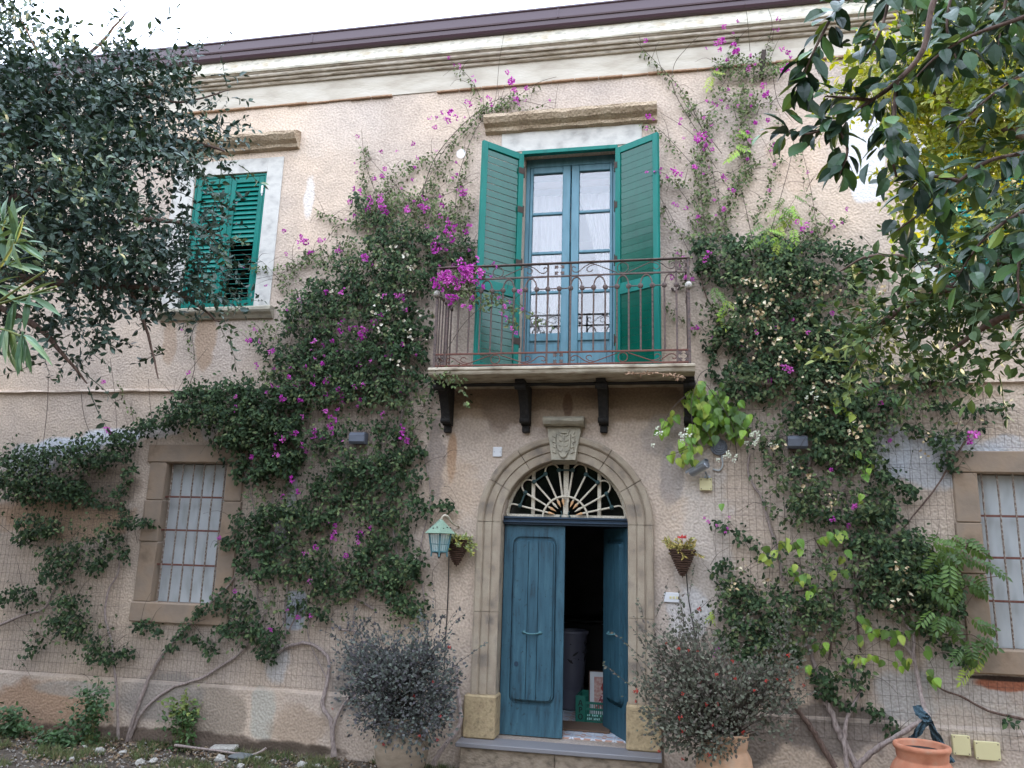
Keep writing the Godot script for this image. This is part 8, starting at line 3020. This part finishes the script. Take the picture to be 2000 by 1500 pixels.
const STEMS_W := [
	[0.01, 0.005, 3.06, 1.392, 0.06, 3.252, 1.658, 0.1, 3.419, 1.965, 0.16, 3.504, 2.182, 0.2],
	[0.006, 0.003, 3.252, 1.658, 0.1, 3.438, 1.796, 0.18, 3.591, 1.887, 0.22, 3.75, 1.914, 0.22],
	[0.006, 0.003, 3.122, 1.481, 0.08, 3.3, 1.411, 0.14, 3.479, 1.425, 0.2, 3.578, 1.31, 0.22],
	[0.004, 0.002, 1.887, 4.899, 0.1, 2.038, 5.151, 0.12, 2.269, 5.489, 0.12]]

const TEAL := [
	[3, 0.84, 0.2, 0.03, 3.013, 0.794, 0.25, 0.045, 3.027, 0.764, 0.3, 0.03],
	[3.055, 0.756, 0.31, 0.025, 2.999, 0.692, 0.3, 0.03, 2.956, 0.62, 0.27, 0.025, 2.922, 0.573, 0.24, 0.02],
	[3.082, 0.733, 0.24, 0.02, 3.118, 0.641, 0.2, 0.03, 3.169, 0.547, 0.15, 0.04, 3.214, 0.457, 0.12, 0.045, 3.253, 0.385, 0.1, 0.045],
	[3.015, 0.783, 0.32, 0.03, 3.043, 0.762, 0.325, 0.035, 3.071, 0.769, 0.31, 0.02]]

const SHRUB_A := [
	[-1.375, 0.837, 0.6, 0.525, 0.382, 0.34, 3.2],
	[-1.347, 0.464, 0.75, 0.277, 0.139, 0.15, 0.6],
	[-1.114, 0.419, 0.75, 0.137, 0.137, 0.12, 0.3],
	[-1.668, 0.773, 0.58, 0.364, 0.388, 0.3, 2.2],
	[-1.045, 0.856, 0.6, 0.281, 0.375, 0.28, 1.6],
	[-1.425, 1.084, 0.5, 0.439, 0.244, 0.25, 1.6],
	[-1.539, 0.531, 0.62, 0.285, 0.19, 0.25, 1],
	[-1.07, 0.562, 0.62, 0.209, 0.232, 0.25, 0.9],
	[-1.106, 1.184, 0.45, 0.194, 0.218, 0.2, 0.7],
	[-1.912, 1.093, 0.4, 0.203, 0.253, 0.2, 0.7]]

const SHRUB_B := [
	[1.362, 1.011, 0.7, 0.528, 0.284, 0.36, 3.4],
	[0.952, 0.99, 0.72, 0.29, 0.373, 0.3, 2.2],
	[1.775, 1.02, 0.6, 0.302, 0.242, 0.3, 1.6],
	[1.167, 1.223, 0.55, 0.38, 0.254, 0.3, 1.9],
	[0.949, 0.69, 0.8, 0.284, 0.243, 0.3, 1.6],
	[1.468, 0.763, 0.8, 0.315, 0.118, 0.2, 0.7],
	[0.827, 1.289, 0.55, 0.173, 0.259, 0.2, 0.7],
	[1.302, 0.556, 0.86, 0.235, 0.117, 0.12, 0.9],
	[1.107, 0.548, 0.8, 0.16, 0.16, 0.15, 0.6],
	[1.94, 1.149, 0.6, 0.16, 0.2, 0.25, 0.7],
	[0.745, 0.863, 0.75, 0.125, 0.208, 0.15, 0.4],
	[1.757, 0.715, 0.65, 0.198, 0.158, 0.2, 0.35],
	[1.133, 1.459, 0.4, 0.174, 0.218, 0.2, 0.5]]

const TREE_L := [
	[-3.925, 5.337, 3, 0.405, 0.298, 0.6, 0.95],
	[-3.522, 5.388, 3, 0.395, 0.228, 0.5, 1.045],
	[-3.121, 5.394, 3, 0.384, 0.202, 0.5, 1.045],
	[-2.811, 5.473, 2.9, 0.304, 0.161, 0.45, 0.95],
	[-2.582, 5.561, 2.8, 0.209, 0.107, 0.35, 0.63],
	[-3.655, 4.867, 3.1, 0.471, 0.325, 0.7, 1.235],
	[-3.139, 4.91, 3.1, 0.455, 0.275, 0.6, 1.235],
	[-2.768, 5.063, 3, 0.331, 0.191, 0.5, 1.045],
	[-2.542, 5.25, 2.8, 0.225, 0.141, 0.4, 0.56],
	[-3.462, 4.315, 3.2, 0.449, 0.348, 0.7, 1.14],
	[-2.97, 4.363, 3.2, 0.434, 0.299, 0.6, 1.235],
	[-2.703, 4.604, 3, 0.324, 0.203, 0.5, 1.045],
	[-2.541, 4.906, 2.8, 0.222, 0.122, 0.35, 0.63],
	[-3.14, 3.912, 3.2, 0.353, 0.223, 0.6, 1.045],
	[-2.829, 4.014, 3.1, 0.391, 0.222, 0.55, 1.045],
	[-2.521, 4.195, 3, 0.28, 0.164, 0.45, 0.95],
	[-2.386, 4.356, 2.8, 0.161, 0.118, 0.3, 0.56],
	[-2.863, 3.712, 3.1, 0.348, 0.183, 0.5, 0.855],
	[-2.631, 3.889, 2.9, 0.282, 0.15, 0.45, 0.95],
	[-2.377, 3.955, 2.8, 0.194, 0.133, 0.35, 0.56],
	[-3.058, 3.421, 3.1, 0.233, 0.165, 0.4, 0.76],
	[-2.789, 3.518, 3, 0.233, 0.129, 0.35, 0.57],
	[-4.072, 4.76, 3.2, 0.52, 0.821, 0.8, 0.95],
	[-4.349, 5.646, 3.2, 0.548, 0.52, 0.8, 0.76],
	[-3.905, 5.731, 3.2, 0.267, 0.211, 0.4, 0.475],
	[-2.234, 3.793, 2.8, 0.122, 0.098, 0.3, 0.42],
	[-4.343, 4.242, 3.3, 0.598, 0.891, 0.9, 0.855],
	[-3.777, 3.826, 3.3, 0.404, 0.344, 0.7, 0.76],
	[-5.4, 3.6, 4.6, 0.9, 1.6, 1.2, 0.8],  # unseen crown from here on, added to shade the lower wall
	[-8.6, 2.6, 4, 1.6, 1.6, 1.6, 0.7],
	[-6.2, 5.2, 3.2, 1.5, 1.7, 1.4, 0.8],
	[-7.6, 4.2, 2.6, 1.3, 1.8, 1.3, 0.8],
	[-5.6, 6.6, 3.4, 1.5, 1, 1.3, 0.8],
	[-6.6, 3.2, 4.2, 1.4, 1.2, 1.3, 0.8],
	[-7, 5.6, 4.8, 1.5, 1.6, 1.3, 0.8]]

const TREE_L_TIPS := [
	[-3.068, 5.919, 3, 0.085, 0.128, 0.2, 0.48],
	[-3.352, 5.726, 3, 0.118, 0.097, 0.2, 0.56],
	[-3.837, 5.869, 3, 0.122, 0.134, 0.25, 0.4],
	[-4.123, 6.134, 3, 0.168, 0.086, 0.25, 0.48],
	[-3.066, 5.607, 3, 0.115, 0.079, 0.2, 0.56],
	[-2.746, 5.643, 2.9, 0.152, 0.05, 0.2, 0.64],
	[-2.446, 5.751, 2.7, 0.115, 0.044, 0.15, 0.48],
	[-2.367, 5.45, 2.7, 0.151, 0.044, 0.15, 0.64],
	[-2.39, 5.275, 2.7, 0.113, 0.05, 0.15, 0.48],
	[-2.481, 5.166, 2.6, 0.138, 0.044, 0.15, 0.56],
	[-2.324, 4.956, 2.6, 0.128, 0.056, 0.15, 0.56],
	[-2.56, 5.083, 2.6, 0.115, 0.044, 0.15, 0.56],
	[-2.141, 4.864, 2.6, 0.044, 0.024, 0.08, 0.4],
	[-2.298, 4.357, 2.6, 0.095, 0.091, 0.15, 0.56],
	[-2.3, 4.191, 2.6, 0.08, 0.066, 0.15, 0.56],
	[-2.295, 3.626, 2.6, 0.093, 0.076, 0.15, 0.56],
	[-2.413, 3.736, 2.7, 0.142, 0.07, 0.2, 0.64],
	[-2.239, 3.506, 2.6, 0.05, 0.029, 0.1, 0.56],
	[-2.621, 3.723, 2.7, 0.144, 0.059, 0.2, 0.48],
	[-3.23, 3.198, 2.9, 0.143, 0.059, 0.2, 0.8],
	[-3.044, 3.083, 2.9, 0.042, 0.052, 0.1, 0.72],
	[-3.417, 3.296, 2.9, 0.109, 0.06, 0.2, 0.72],
	[-2.619, 3.306, 2.8, 0.049, 0.075, 0.1, 0.56],
	[-2.534, 3.136, 2.8, 0.035, 0.046, 0.08, 0.48],
	[-2.765, 3.462, 2.8, 0.128, 0.041, 0.15, 0.48],
	[-2.971, 3.401, 2.9, 0.142, 0.047, 0.15, 0.4],
	[-3.247, 5.114, 2.6, 0.16, 0.066, 0.15, 0.4],
	[-3.8, 4.482, 2.6, 0.162, 0.1, 0.2, 0.4]]

const LIMBS_L := [
	[0.05, 0.008, -4.447, 4.212, 3.2, -3.956, 4.628, 3.2, -3.41, 4.973, 3.1, -2.93, 5.289, 3, -2.579, 5.539, 2.8],
	[0.045, 0.008, -4.428, 4.13, 3.2, -3.721, 4.331, 3.2, -3.182, 4.678, 3, -2.772, 5.009, 2.8, -2.371, 4.981, 2.6],
	[0.045, 0.008, -4.41, 4.049, 3.2, -3.667, 4.052, 3.2, -3.02, 4.178, 3.1, -2.603, 4.283, 2.9, -2.331, 4.276, 2.6],
	[0.04, 0.006, -4.373, 3.89, 3.2, -3.529, 3.777, 3.2, -2.948, 3.75, 3, -2.517, 3.765, 2.8, -2.249, 3.585, 2.6],
	[0.03, 0.005, -4.028, 3.72, 3.2, -3.396, 3.467, 3.1, -3.151, 3.228, 3, -3.041, 3.064, 2.9],
	[0.03, 0.004, -4.037, 4.593, 3.2, -3.718, 5.212, 3.1, -3.345, 5.68, 3, -3.082, 6.011, 3],
	[0.02, 0.004, -3.02, 4.178, 3.1, -2.716, 3.622, 2.9, -2.552, 3.118, 2.8],
	[0.015, 0.004, -2.93, 5.289, 3, -2.68, 5.306, 2.8, -2.322, 5.446, 2.7],
	[0.015, 0.004, -3.41, 4.973, 3.1, -3.795, 5.637, 3, -4.123, 6.134, 3]]

const OLEANDER_STEMS := [
	[0.007, 0.004, -1.658, 2.741, 5.3, -1.468, 2.886, 5.32, -1.35, 3.051, 5.34, -1.326, 3.145, 5.35],
	[0.006, 0.004, -1.658, 2.741, 5.3, -1.451, 2.813, 5.3, -1.267, 2.849, 5.32, -1.147, 2.867, 5.34],
	[0.006, 0.004, -1.672, 2.702, 5.3, -1.436, 2.735, 5.3, -1.258, 2.687, 5.32],
	[0.006, 0.004, -1.667, 2.781, 5.3, -1.527, 2.982, 5.28, -1.452, 3.154, 5.3],
	[0.005, 0.003, -1.451, 2.813, 5.3, -1.275, 2.865, 5.36, -1.171, 2.91, 5.38]]

const OLEANDER := [
	[-1.267, 2.701, 5.325, 0.148, -1, 0.197],
	[-1.277, 2.708, 5.314, 0.286, -1, 0.277],
	[-1.28, 2.712, 5.315, 0.242, -1, 0.269],
	[-1.276, 2.714, 5.326, -0.327, -1, 0.086],
	[-1.275, 2.713, 5.321, 0.405, -1, 0.16],
	[-1.269, 2.701, 5.327, 0.371, -1, -0.055],
	[-1.269, 2.714, 5.326, 0.025, -1, -0.001],
	[-1.275, 2.704, 5.315, 0.085, -1, 0.13],
	[-1.277, 2.699, 5.317, 1, -0.487, 0.008],
	[-1.27, 2.698, 5.323, 1, -0.221, 0.358],
	[-1.362, 2.734, 5.292, -0.08, -1, 0.024],
	[-1.367, 2.728, 5.307, 0.305, -1, 0.092],
	[-1.364, 2.737, 5.307, -0.097, -1, 0.092],
	[-1.353, 2.731, 5.298, 0.214, -1, -0.077],
	[-1.359, 2.738, 5.294, 0.43, -1, -0.091],
	[-1.356, 2.738, 5.306, 0.25, -1, 0.238],
	[-1.367, 2.74, 5.293, -0.336, -1, 0.215],
	[-1.331, 2.825, 5.328, 1, -0.159, 0.205],
	[-1.331, 2.815, 5.328, 1, 0.418, 0.07],
	[-1.325, 2.821, 5.316, 1, 0.424, 0.173],
	[-1.324, 2.827, 5.319, -0.1, -1, 0.027],
	[-1.327, 2.815, 5.327, -0.208, -1, -0.069],
	[-1.263, 2.844, 5.324, 1, -0.467, 0.147],
	[-1.251, 2.842, 5.329, 1, 0.338, -0.035],
	[-1.249, 2.851, 5.338, 1, 0.232, 0.375],
	[-1.257, 2.845, 5.334, 0.154, -1, 0.215],
	[-1.412, 2.976, 5.298, 1, -0.021, 0.046],
	[-1.412, 2.975, 5.303, 1, -0.096, -0.027],
	[-1.414, 2.974, 5.298, 1, -0.123, 0.394],
	[-1.413, 2.967, 5.3, 1, 0.46, 0.213],
	[-1.412, 2.973, 5.297, 0.049, 1, 0.069],
	[-1.409, 2.973, 5.301, -0.402, 1, 0.036],
	[-1.341, 3.048, 5.34, 1, -0.488, 0.173],
	[-1.348, 3.035, 5.345, 1, -0.249, 0.236],
	[-1.342, 3.04, 5.343, 1, -0.037, 0.308],
	[-1.345, 3.045, 5.335, 1, 0.147, 0.299],
	[-1.344, 3.042, 5.343, -0.117, 1, 0.222],
	[-1.35, 3.043, 5.344, 0.312, 1, 0.314],
	[-1.346, 3.044, 5.332, -0.115, 1, 0.321],
	[-1.354, 3.04, 5.342, 0.346, -1, 0.175],
	[-1.458, 3.136, 5.296, -0.259, 1, 0.243],
	[-1.453, 3.126, 5.298, 0.194, 1, -0.079],
	[-1.463, 3.133, 5.294, 0.019, 1, 0.013],
	[-1.454, 3.132, 5.293, -0.44, 1, -0.033],
	[-1.458, 3.128, 5.301, -0.151, 1, -0.009],
	[-1.462, 3.135, 5.307, 1, -0.307, -0.082],
	[-1.454, 3.133, 5.305, 1, -0.035, 0.09],
	[-1.453, 2.886, 5.301, 1, 0.142, 0.085],
	[-1.443, 2.886, 5.302, 1, -0.358, 0.198],
	[-1.439, 2.89, 5.299, 1, 0.064, 0.379],
	[-1.449, 2.888, 5.308, 1, 0.468, 0.204],
	[-1.447, 2.899, 5.307, -0.114, 1, 0.347],
	[-1.495, 3.06, 5.292, 1, 0.096, 0.03],
	[-1.499, 3.051, 5.307, 1, 0.481, 0.148],
	[-1.495, 3.05, 5.296, 1, -0.085, 0.06],
	[-1.505, 3.062, 5.297, 1, 0.484, 0.146],
	[-1.498, 3.054, 5.302, -0.185, 1, 0.138],
	[-1.498, 3.058, 5.294, -0.366, 1, 0.211],
	[-1.496, 3.051, 5.301, -0.012, 1, 0.047]]

const NEAR_BRANCHES := [
	[[0.01, 0.002, 1.916, 3.707, 5.6, 1.704, 3.511, 5.62, 1.644, 3.325, 5.62, 1.579, 3.249, 5.6, 1.518, 3.21, 5.58, 1.427, 3.167, 5.55, 1.364, 3.153, 5.53, 1.294, 3.184, 5.5], 30, 0.35, 0.03],
	[[0.006, 0.003, 1.579, 3.249, 5.6, 1.557, 3.134, 5.62, 1.543, 3.045, 5.62, 1.559, 2.973, 5.6], 22, 0.05, 0.04],
	[[0.006, 0.002, 1.549, 3.638, 5.55, 1.456, 3.526, 5.55, 1.401, 3.422, 5.56, 1.371, 3.36, 5.55, 1.346, 3.297, 5.52], 26, 0.2, 0.03],
	[[0.008, 0.002, 2.075, 3.575, 5.4, 1.956, 3.524, 5.42, 1.831, 3.473, 5.44, 1.736, 3.411, 5.45, 1.677, 3.351, 5.45], 24, 0.1, 0.05],
	[[0.008, 0.002, 2.106, 3.21, 5.3, 1.974, 3.149, 5.35, 1.859, 3.103, 5.4, 1.773, 3.039, 5.42, 1.679, 2.958, 5.42, 1.607, 2.908, 5.4], 30, 0.1, 0.04],
	[[0.007, 0.002, 2.184, 3.52, 5.2, 2.029, 3.449, 5.25, 1.903, 3.343, 5.3, 1.819, 3.255, 5.32], 24, 0.1, 0.05],
	[[0.008, 0.002, 2.186, 3.126, 5.1, 2.022, 3.045, 5.15, 1.903, 2.947, 5.2, 1.817, 2.83, 5.22], 26, 0.1, 0.05],
	[[0.008, 0.002, 2.054, 2.96, 5.3, 1.958, 2.856, 5.3, 1.93, 2.714, 5.32], 16, 0.1, 0.04],
	[[0.007, 0.002, 1.921, 3.872, 5.3, 1.842, 3.701, 5.32, 1.81, 3.566, 5.34, 1.83, 3.46, 5.34], 26, 0.2, 0.05],
	[[0.007, 0.002, 1.653, 3.769, 5.5, 1.614, 3.603, 5.5, 1.578, 3.474, 5.5, 1.532, 3.397, 5.5], 22, 0.3, 0.05],
	[[0.006, 0.002, 1.428, 3.167, 5.55, 1.454, 3.084, 5.56, 1.433, 3.016, 5.55], 9, 0.3, 0.02],
	[[0.006, 0.002, 1.518, 3.21, 5.58, 1.451, 3.225, 5.58, 1.402, 3.239, 5.57], 9, 0.2, 0.02],
	[[0.007, 0.002, 2.051, 3.823, 5.25, 2, 3.667, 5.27, 1.961, 3.526, 5.3], 20, 0.2, 0.05],
	[[0.006, 0.002, 1.773, 3.039, 5.42, 1.684, 3.047, 5.44, 1.628, 2.997, 5.44], 14, 0.1, 0.04]]

const TREE_R := [
	[2.189, 3.404, 3.6, 0.166, 0.071, 0.3, 0.9],
	[2.346, 3.413, 3.7, 0.182, 0.091, 0.35, 1],
	[2.507, 3.369, 3.8, 0.152, 0.109, 0.4, 1.1],
	[2.19, 3.335, 3.4, 0.199, 0.085, 0.3, 0.9],
	[2.375, 3.269, 3.5, 0.19, 0.104, 0.35, 1.1],
	[2.544, 3.205, 3.6, 0.181, 0.113, 0.4, 1.2],
	[2.133, 3.226, 3.2, 0.131, 0.078, 0.25, 0.9],
	[2.281, 3.165, 3.3, 0.15, 0.085, 0.3, 1],
	[2.442, 3.107, 3.4, 0.168, 0.072, 0.3, 0.9],
	[2.613, 3.049, 3.5, 0.137, 0.082, 0.35, 1],
	[2.336, 4.503, 4.2, 0.169, 0.064, 0.5, 0.6],
	[2.073, 4.352, 4.4, 0.163, 0.081, 0.4, 0.6],
	[2.465, 3.489, 4, 0.124, 0.124, 0.4, 0.9],
	[2.828, 3.813, 4, 0.284, 0.528, 0.8, 1.1],
	[2.806, 3.095, 4, 0.272, 0.311, 0.8, 1.1],
	[2.88, 4.566, 4.2, 0.399, 0.299, 0.9, 1.1],
	[2.301, 4.655, 4.4, 0.506, 0.182, 0.8, 1],
	[3.053, 3.799, 4.4, 0.346, 0.606, 1.2, 1],
	[2.971, 4.689, 4.6, 0.524, 0.349, 1.2, 1],
	[2.298, 3.507, 3.8, 0.134, 0.054, 0.25, 0.7],
	[2.112, 4.092, 4.7, 0.108, 0.065, 0.3, 0.7],
	[7.6, 3.4, 3.2, 1.4, 1.8, 1.2, 0.7],  # unseen crown from here on, added to shade wall and near leaves
	[7.4, 6.4, 6, 1.5, 1.5, 1.3, 0.7],
	[4.9, 4.9, 4.3, 1.2, 1.7, 1.1, 0.9],
	[5.8, 4, 3.8, 1.3, 1.5, 1, 0.8],
	[5.6, 6.2, 4.6, 1.6, 1.3, 1.2, 0.8],
	[6.8, 5.2, 4.6, 1.5, 1.8, 1.3, 0.8],
	[4.2, 6.3, 5, 1.2, 1, 1, 0.8],
	[6, 3.4, 5.4, 1.3, 1.4, 1.1, 0.8]]

const TREE_R_SUNLIT := [
	[2.476, 5.553, 2, 0.18, 0.101, 0.3, 0.9],
	[2.697, 5.66, 2, 0.213, 0.121, 0.3, 1.1],
	[2.383, 5.454, 1.9, 0.11, 0.073, 0.2, 0.5],
	[2.955, 5.317, 2.1, 0.237, 0.169, 0.4, 1.1],
	[3.099, 5.042, 2.2, 0.26, 0.195, 0.4, 1.2],
	[3.31, 5.221, 2.2, 0.193, 0.193, 0.4, 1.1],
	[2.931, 5.052, 2, 0.205, 0.136, 0.35, 1],
	[3.216, 4.829, 2, 0.199, 0.099, 0.3, 0.9],
	[3.149, 5.614, 2, 0.24, 0.137, 0.35, 0.9],
	[3.373, 4.803, 2.1, 0.128, 0.193, 0.3, 1],
	[3.343, 5.579, 2.2, 0.196, 0.163, 0.4, 1],
	[3.371, 5.018, 2.2, 0.127, 0.191, 0.4, 1],
	[2.968, 5.572, 1.9, 0.177, 0.141, 0.3, 0.8],
	[2.772, 5.333, 1.9, 0.142, 0.106, 0.25, 0.6],
	[2.91, 4.823, 1.9, 0.207, 0.138, 0.3, 0.9],
	[3.06, 4.563, 2, 0.232, 0.133, 0.3, 0.9],
	[2.852, 4.59, 1.8, 0.14, 0.105, 0.25, 0.6],
	[3.202, 4.353, 2.1, 0.191, 0.128, 0.3, 0.8]]

const TREE_R_FRESH := [
	[2.1, 3.223, 3, 0.093, 0.11, 0.2, 0.7],
	[2.03, 3.066, 2.9, 0.073, 0.073, 0.15, 0.7],
	[1.997, 3.617, 3.2, 0.108, 0.049, 0.2, 0.6],
	[1.959, 3.533, 3.1, 0.05, 0.083, 0.15, 0.4],
	[2.194, 3.372, 3.1, 0.107, 0.064, 0.2, 0.5],
	[2.09, 3.436, 3.1, 0.043, 0.081, 0.15, 0.3],
	[2.315, 3.624, 3.3, 0.102, 0.051, 0.2, 0.6]]

const LIMBS_R := [
	[0.06, 0.01, 3.216, 4.148, 4.2, 3.226, 4.255, 3.4, 3.316, 4.792, 2.4, 3.076, 5.143, 2.1, 2.73, 5.614, 2],
	[0.05, 0.008, 3.121, 3.455, 4.2, 2.846, 3.445, 4, 2.623, 3.44, 3.8, 2.468, 3.379, 3.6, 2.24, 3.333, 3.4, 2.079, 3.256, 3.1],
	[0.015, 0.004, 2.468, 3.379, 3.6, 2.283, 3.572, 3.4, 2.082, 3.635, 3.3, 1.964, 3.625, 3.1],
	[0.012, 0.004, 2.24, 3.333, 3.4, 2.135, 3.255, 3.2, 2.032, 3.097, 2.9],
	[0.04, 0.008, 3.121, 3.455, 4.2, 2.718, 3.19, 4, 2.546, 3.148, 3.7, 2.381, 3.054, 3.5],
	[0.04, 0.01, 3.041, 4.38, 4.4, 2.444, 4.102, 5, 2.089, 3.831, 5.4, 1.916, 3.707, 5.6],
	[0.05, 0.01, 3.068, 3.91, 4.4, 2.446, 3.481, 5, 2.119, 3.209, 5.3]]

const ROCKS := [
	[-4.369, 0.483, 0.055, "blocky pale stone nearest the two slanting vine trunks"],
	[-4.594, 0.412, 0.035, "small pale stone beside the low green weed"],
	[-4.132, 0.466, 0.045, "rounded pale stone just right of the slanting vine trunks"],
	[-3.762, 0.712, 0.05, "flat pale stone in the grass below the first barred window"],
	[-3.687, 0.632, 0.045, "pale stone touching the grass below the first barred window"],
	[-3.141, 0.42, 0.06, "broken pale stone in front of the light flat slab"],
	[-2.827, 0.28, 0.05, "pale stone to the right of the dark flat slab"],
	[-2.343, 0.369, 0.055, "pale stone near the frame edge before the clay jar"],
	[-2.659, 0.303, 0.03, "little pale stone between two larger ones by the fallen branch"],
	[-4.417, 0.792, 0.03, "little pale stone on the gravel of the path"],
	[-2.203, 0.343, 0.04, "last pale stone before the clay jar"],
	[-2.857, 0.551, 0.04, "pale stone in the frame-edge gravel below the slabs"]]

const SLABS := [
	[-3.285, 0.111, 0.13, 0.06, 0.045, 0.1, 0, "light flat stone slab beside the fallen branch"],
	[-3.002, 0.298, 0.1, 0.07, 0.03, -0.3, 1, "dark grey flat slab in front of the light one"],
	[-3.09, -0.149, 0.07, 0.05, 0.03, 0.4, 0, "small pale flat stone under the tip of the fallen branch"]]

const WEEDS := [
	[-4.688, 0.222, 0.36, 0.72, 0, "tall dark green bushy weed left of the slanting vine trunks"],
	[-5.616, 0.215, 0.34, 0.36, 0, "low green weed at the frame edge against the plinth"],
	[-3.758, 0.1, 0.26, 0.78, 1, "weed with yellow green tops growing under the barred window"],
	[-4.896, 0.356, 0.2, 0.12, 0, "creeping light green weed on the path edge"]]

const STAINS_AND_SHADE := [
	[-2.979, 5.84, 0.069, 0.341, 0.831, 0.808, 0.784, 0.7, 1, 2],
	[-1.21, 6.289, 0.053, 0.059, 0.961, 0.957, 0.941, 1, 0.6, 2],
	[-1.158, 6.167, 0.018, 0.023, 0.235, 0.216, 0.196, 1, 0.3, 2],
	[-6.093, 2.836, 0.336, 0.202, 0.745, 0.769, 0.804, 0.6, 0.9, 2],
	[-5.655, 3.002, 0.464, 0.119, 0.784, 0.804, 0.839, 0.85, 0.7, 2],
	[-5.085, 3.119, 0.389, 0.104, 0.804, 0.816, 0.839, 0.85, 0.7, 2],
	[-4.581, 3.177, 0.317, 0.076, 0.784, 0.784, 0.8, 0.5, 0.9, 2],
	[1.319, 2.172, 0.279, 0.791, 0.745, 0.706, 0.667, 0.5, 1.3, 2],
	[1.214, 2.793, 0.286, 0.286, 0.769, 0.729, 0.69, 0.4, 1.3, 2],
	[1.166, 1.475, 0.202, 0.23, 0.784, 0.773, 0.769, 0.6, 1.1, 2],
	[2.964, 5.972, 0.172, 0.524, 0.839, 0.847, 0.863, 0.75, 0.35, 5],
	[3.509, 2.908, 0.55, 0.254, 0.69, 0.706, 0.729, 0.75, 0.8, 2],
	[3, 2.998, 0.175, 0.262, 0.706, 0.722, 0.745, 0.7, 0.8, 2],
	[3.94, 3.049, 0.249, 0.108, 0.714, 0.722, 0.745, 0.6, 0.9, 2],
	[2.979, 0.878, 0.246, 0.246, 0.659, 0.659, 0.651, 0.6, 0.9, 2],
	[3.434, 1.029, 0.321, 0.241, 0.675, 0.659, 0.643, 0.5, 0.9, 2],
	[3.489, 0.747, 0.477, 0.159, 0.745, 0.706, 0.659, 0.4, 0.9, 2],
	[-2.728, 1.356, 0.122, 0.2, 0.698, 0.722, 0.761, 0.85, 0.5, 4],
	[-2.943, 2.114, 0.092, 0.229, 0.698, 0.722, 0.761, 0.6, 0.6, 3],
	[-2.875, 2.591, 0.058, 0.347, 0.659, 0.675, 0.698, 0.5, 0.9, 2],
	[-2.874, 0.856, 0.144, 0.221, 0.69, 0.706, 0.722, 0.5, 0.9, 2],
	[-2.225, 3.794, 0.347, 0.116, 0.588, 0.588, 0.596, 0.4, 0.9, 2],
	[-3.902, 3.245, 0.123, 0.16, 0.706, 0.714, 0.737, 0.5, 0.9, 2],
	[-2.96, 0.345, 0.143, 0.274, 0.667, 0.651, 0.604, 0.8, 0.8, 3],
	[-3.433, 0.338, 0.336, 0.28, 0.51, 0.463, 0.408, 0.6, 0.8, 2],
	[-4.077, 0.443, 0.464, 0.232, 0.502, 0.478, 0.455, 0.6, 0.8, 2],
	[-5.351, 0.163, 0.732, 0.366, 0.549, 0.416, 0.314, 0.6, 0.9, 2],
	[-2.596, 0.251, 0.322, 0.215, 0.588, 0.502, 0.416, 0.45, 0.9, 2],
	[-5.095, 0.456, 0.486, 0.085, 0.588, 0.573, 0.549, 0.6, 0.6, 2],
	[-3.797, 0.073, 1.7, 0.079, 0.275, 0.227, 0.196, 0.7, 0.9, 2],
	[-2.685, 0.058, 0.645, 0.064, 0.275, 0.235, 0.196, 0.7, 0.9, 2],
	[-0.026, 3.525, 1.345, 0.134, 0.455, 0.384, 0.314, 0.85, 0.9, 3],  # soot plus the balcony's shade, painted in and fading downward
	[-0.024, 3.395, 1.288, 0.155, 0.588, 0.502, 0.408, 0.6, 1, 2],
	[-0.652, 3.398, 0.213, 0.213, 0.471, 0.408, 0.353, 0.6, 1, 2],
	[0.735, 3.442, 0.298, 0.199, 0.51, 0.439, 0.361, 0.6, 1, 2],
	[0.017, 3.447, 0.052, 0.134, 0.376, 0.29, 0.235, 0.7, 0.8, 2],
	[-1.157, 2.925, 0.054, 0.269, 0.588, 0.439, 0.314, 0.6, 0.8, 2],
	[-1.15, 2.564, 0.32, 0.373, 0.69, 0.588, 0.486, 0.4, 1, 2],
	[-1.327, 2.872, 0.108, 0.433, 0.471, 0.431, 0.408, 0.5, 1, 2],
	[-4.086, 4.234, 0.127, 0.382, 0.588, 0.471, 0.361, 0.5, 1, 2],
	[-4.528, 4.184, 0.091, 0.324, 0.588, 0.478, 0.376, 0.4, 1, 2],
	[0.93, 3.138, 0.195, 0.195, 0.588, 0.549, 0.518, 0.5, 1, 2],
	[1.022, 2.742, 0.125, 0.288, 0.549, 0.518, 0.502, 0.5, 1.1, 2],
	[-5.585, 2.216, 0.907, 0.259, 0.627, 0.486, 0.361, 0.5, 1, 2],
	[-5.126, 2.56, 0.512, 0.256, 0.431, 0.376, 0.322, 0.5, 1, 2],
	[3.75, 1.027, 0.237, 0.055, 0.588, 0.329, 0.227, 0.8, 0.8, 2],
	[3.715, 1.07, 0.277, 0.02, 0.196, 0.165, 0.149, 0.9, 0.7, 2],
	[2.341, 0.588, 0.505, 0.253, 0.408, 0.376, 0.353, 0.7, 1, 2],
	[1.61, 0.454, 0.349, 0.262, 0.392, 0.361, 0.337, 0.7, 1, 2],
	[-1.993, 0.713, 0.317, 0.317, 0.431, 0.408, 0.384, 0.6, 1, 2],
	[2.728, 4.379, 0.138, 0.092, 0.588, 0.478, 0.376, 0.4, 0.9, 2],
	[3.645, 3.518, 0.342, 0.06, 0.549, 0.455, 0.376, 0.4, 0.9, 2],
	[-3.616, 5.689, 0.259, 0.776, 0.871, 0.8, 0.729, 0.25, 1.2, 2],
	[-2.951, 6.737, 0.773, 0.387, 0.847, 0.784, 0.722, 0.25, 1.3, 2],
	[2.336, 6.018, 0.296, 0.591, 0.808, 0.69, 0.588, 0.35, 1.2, 2]]
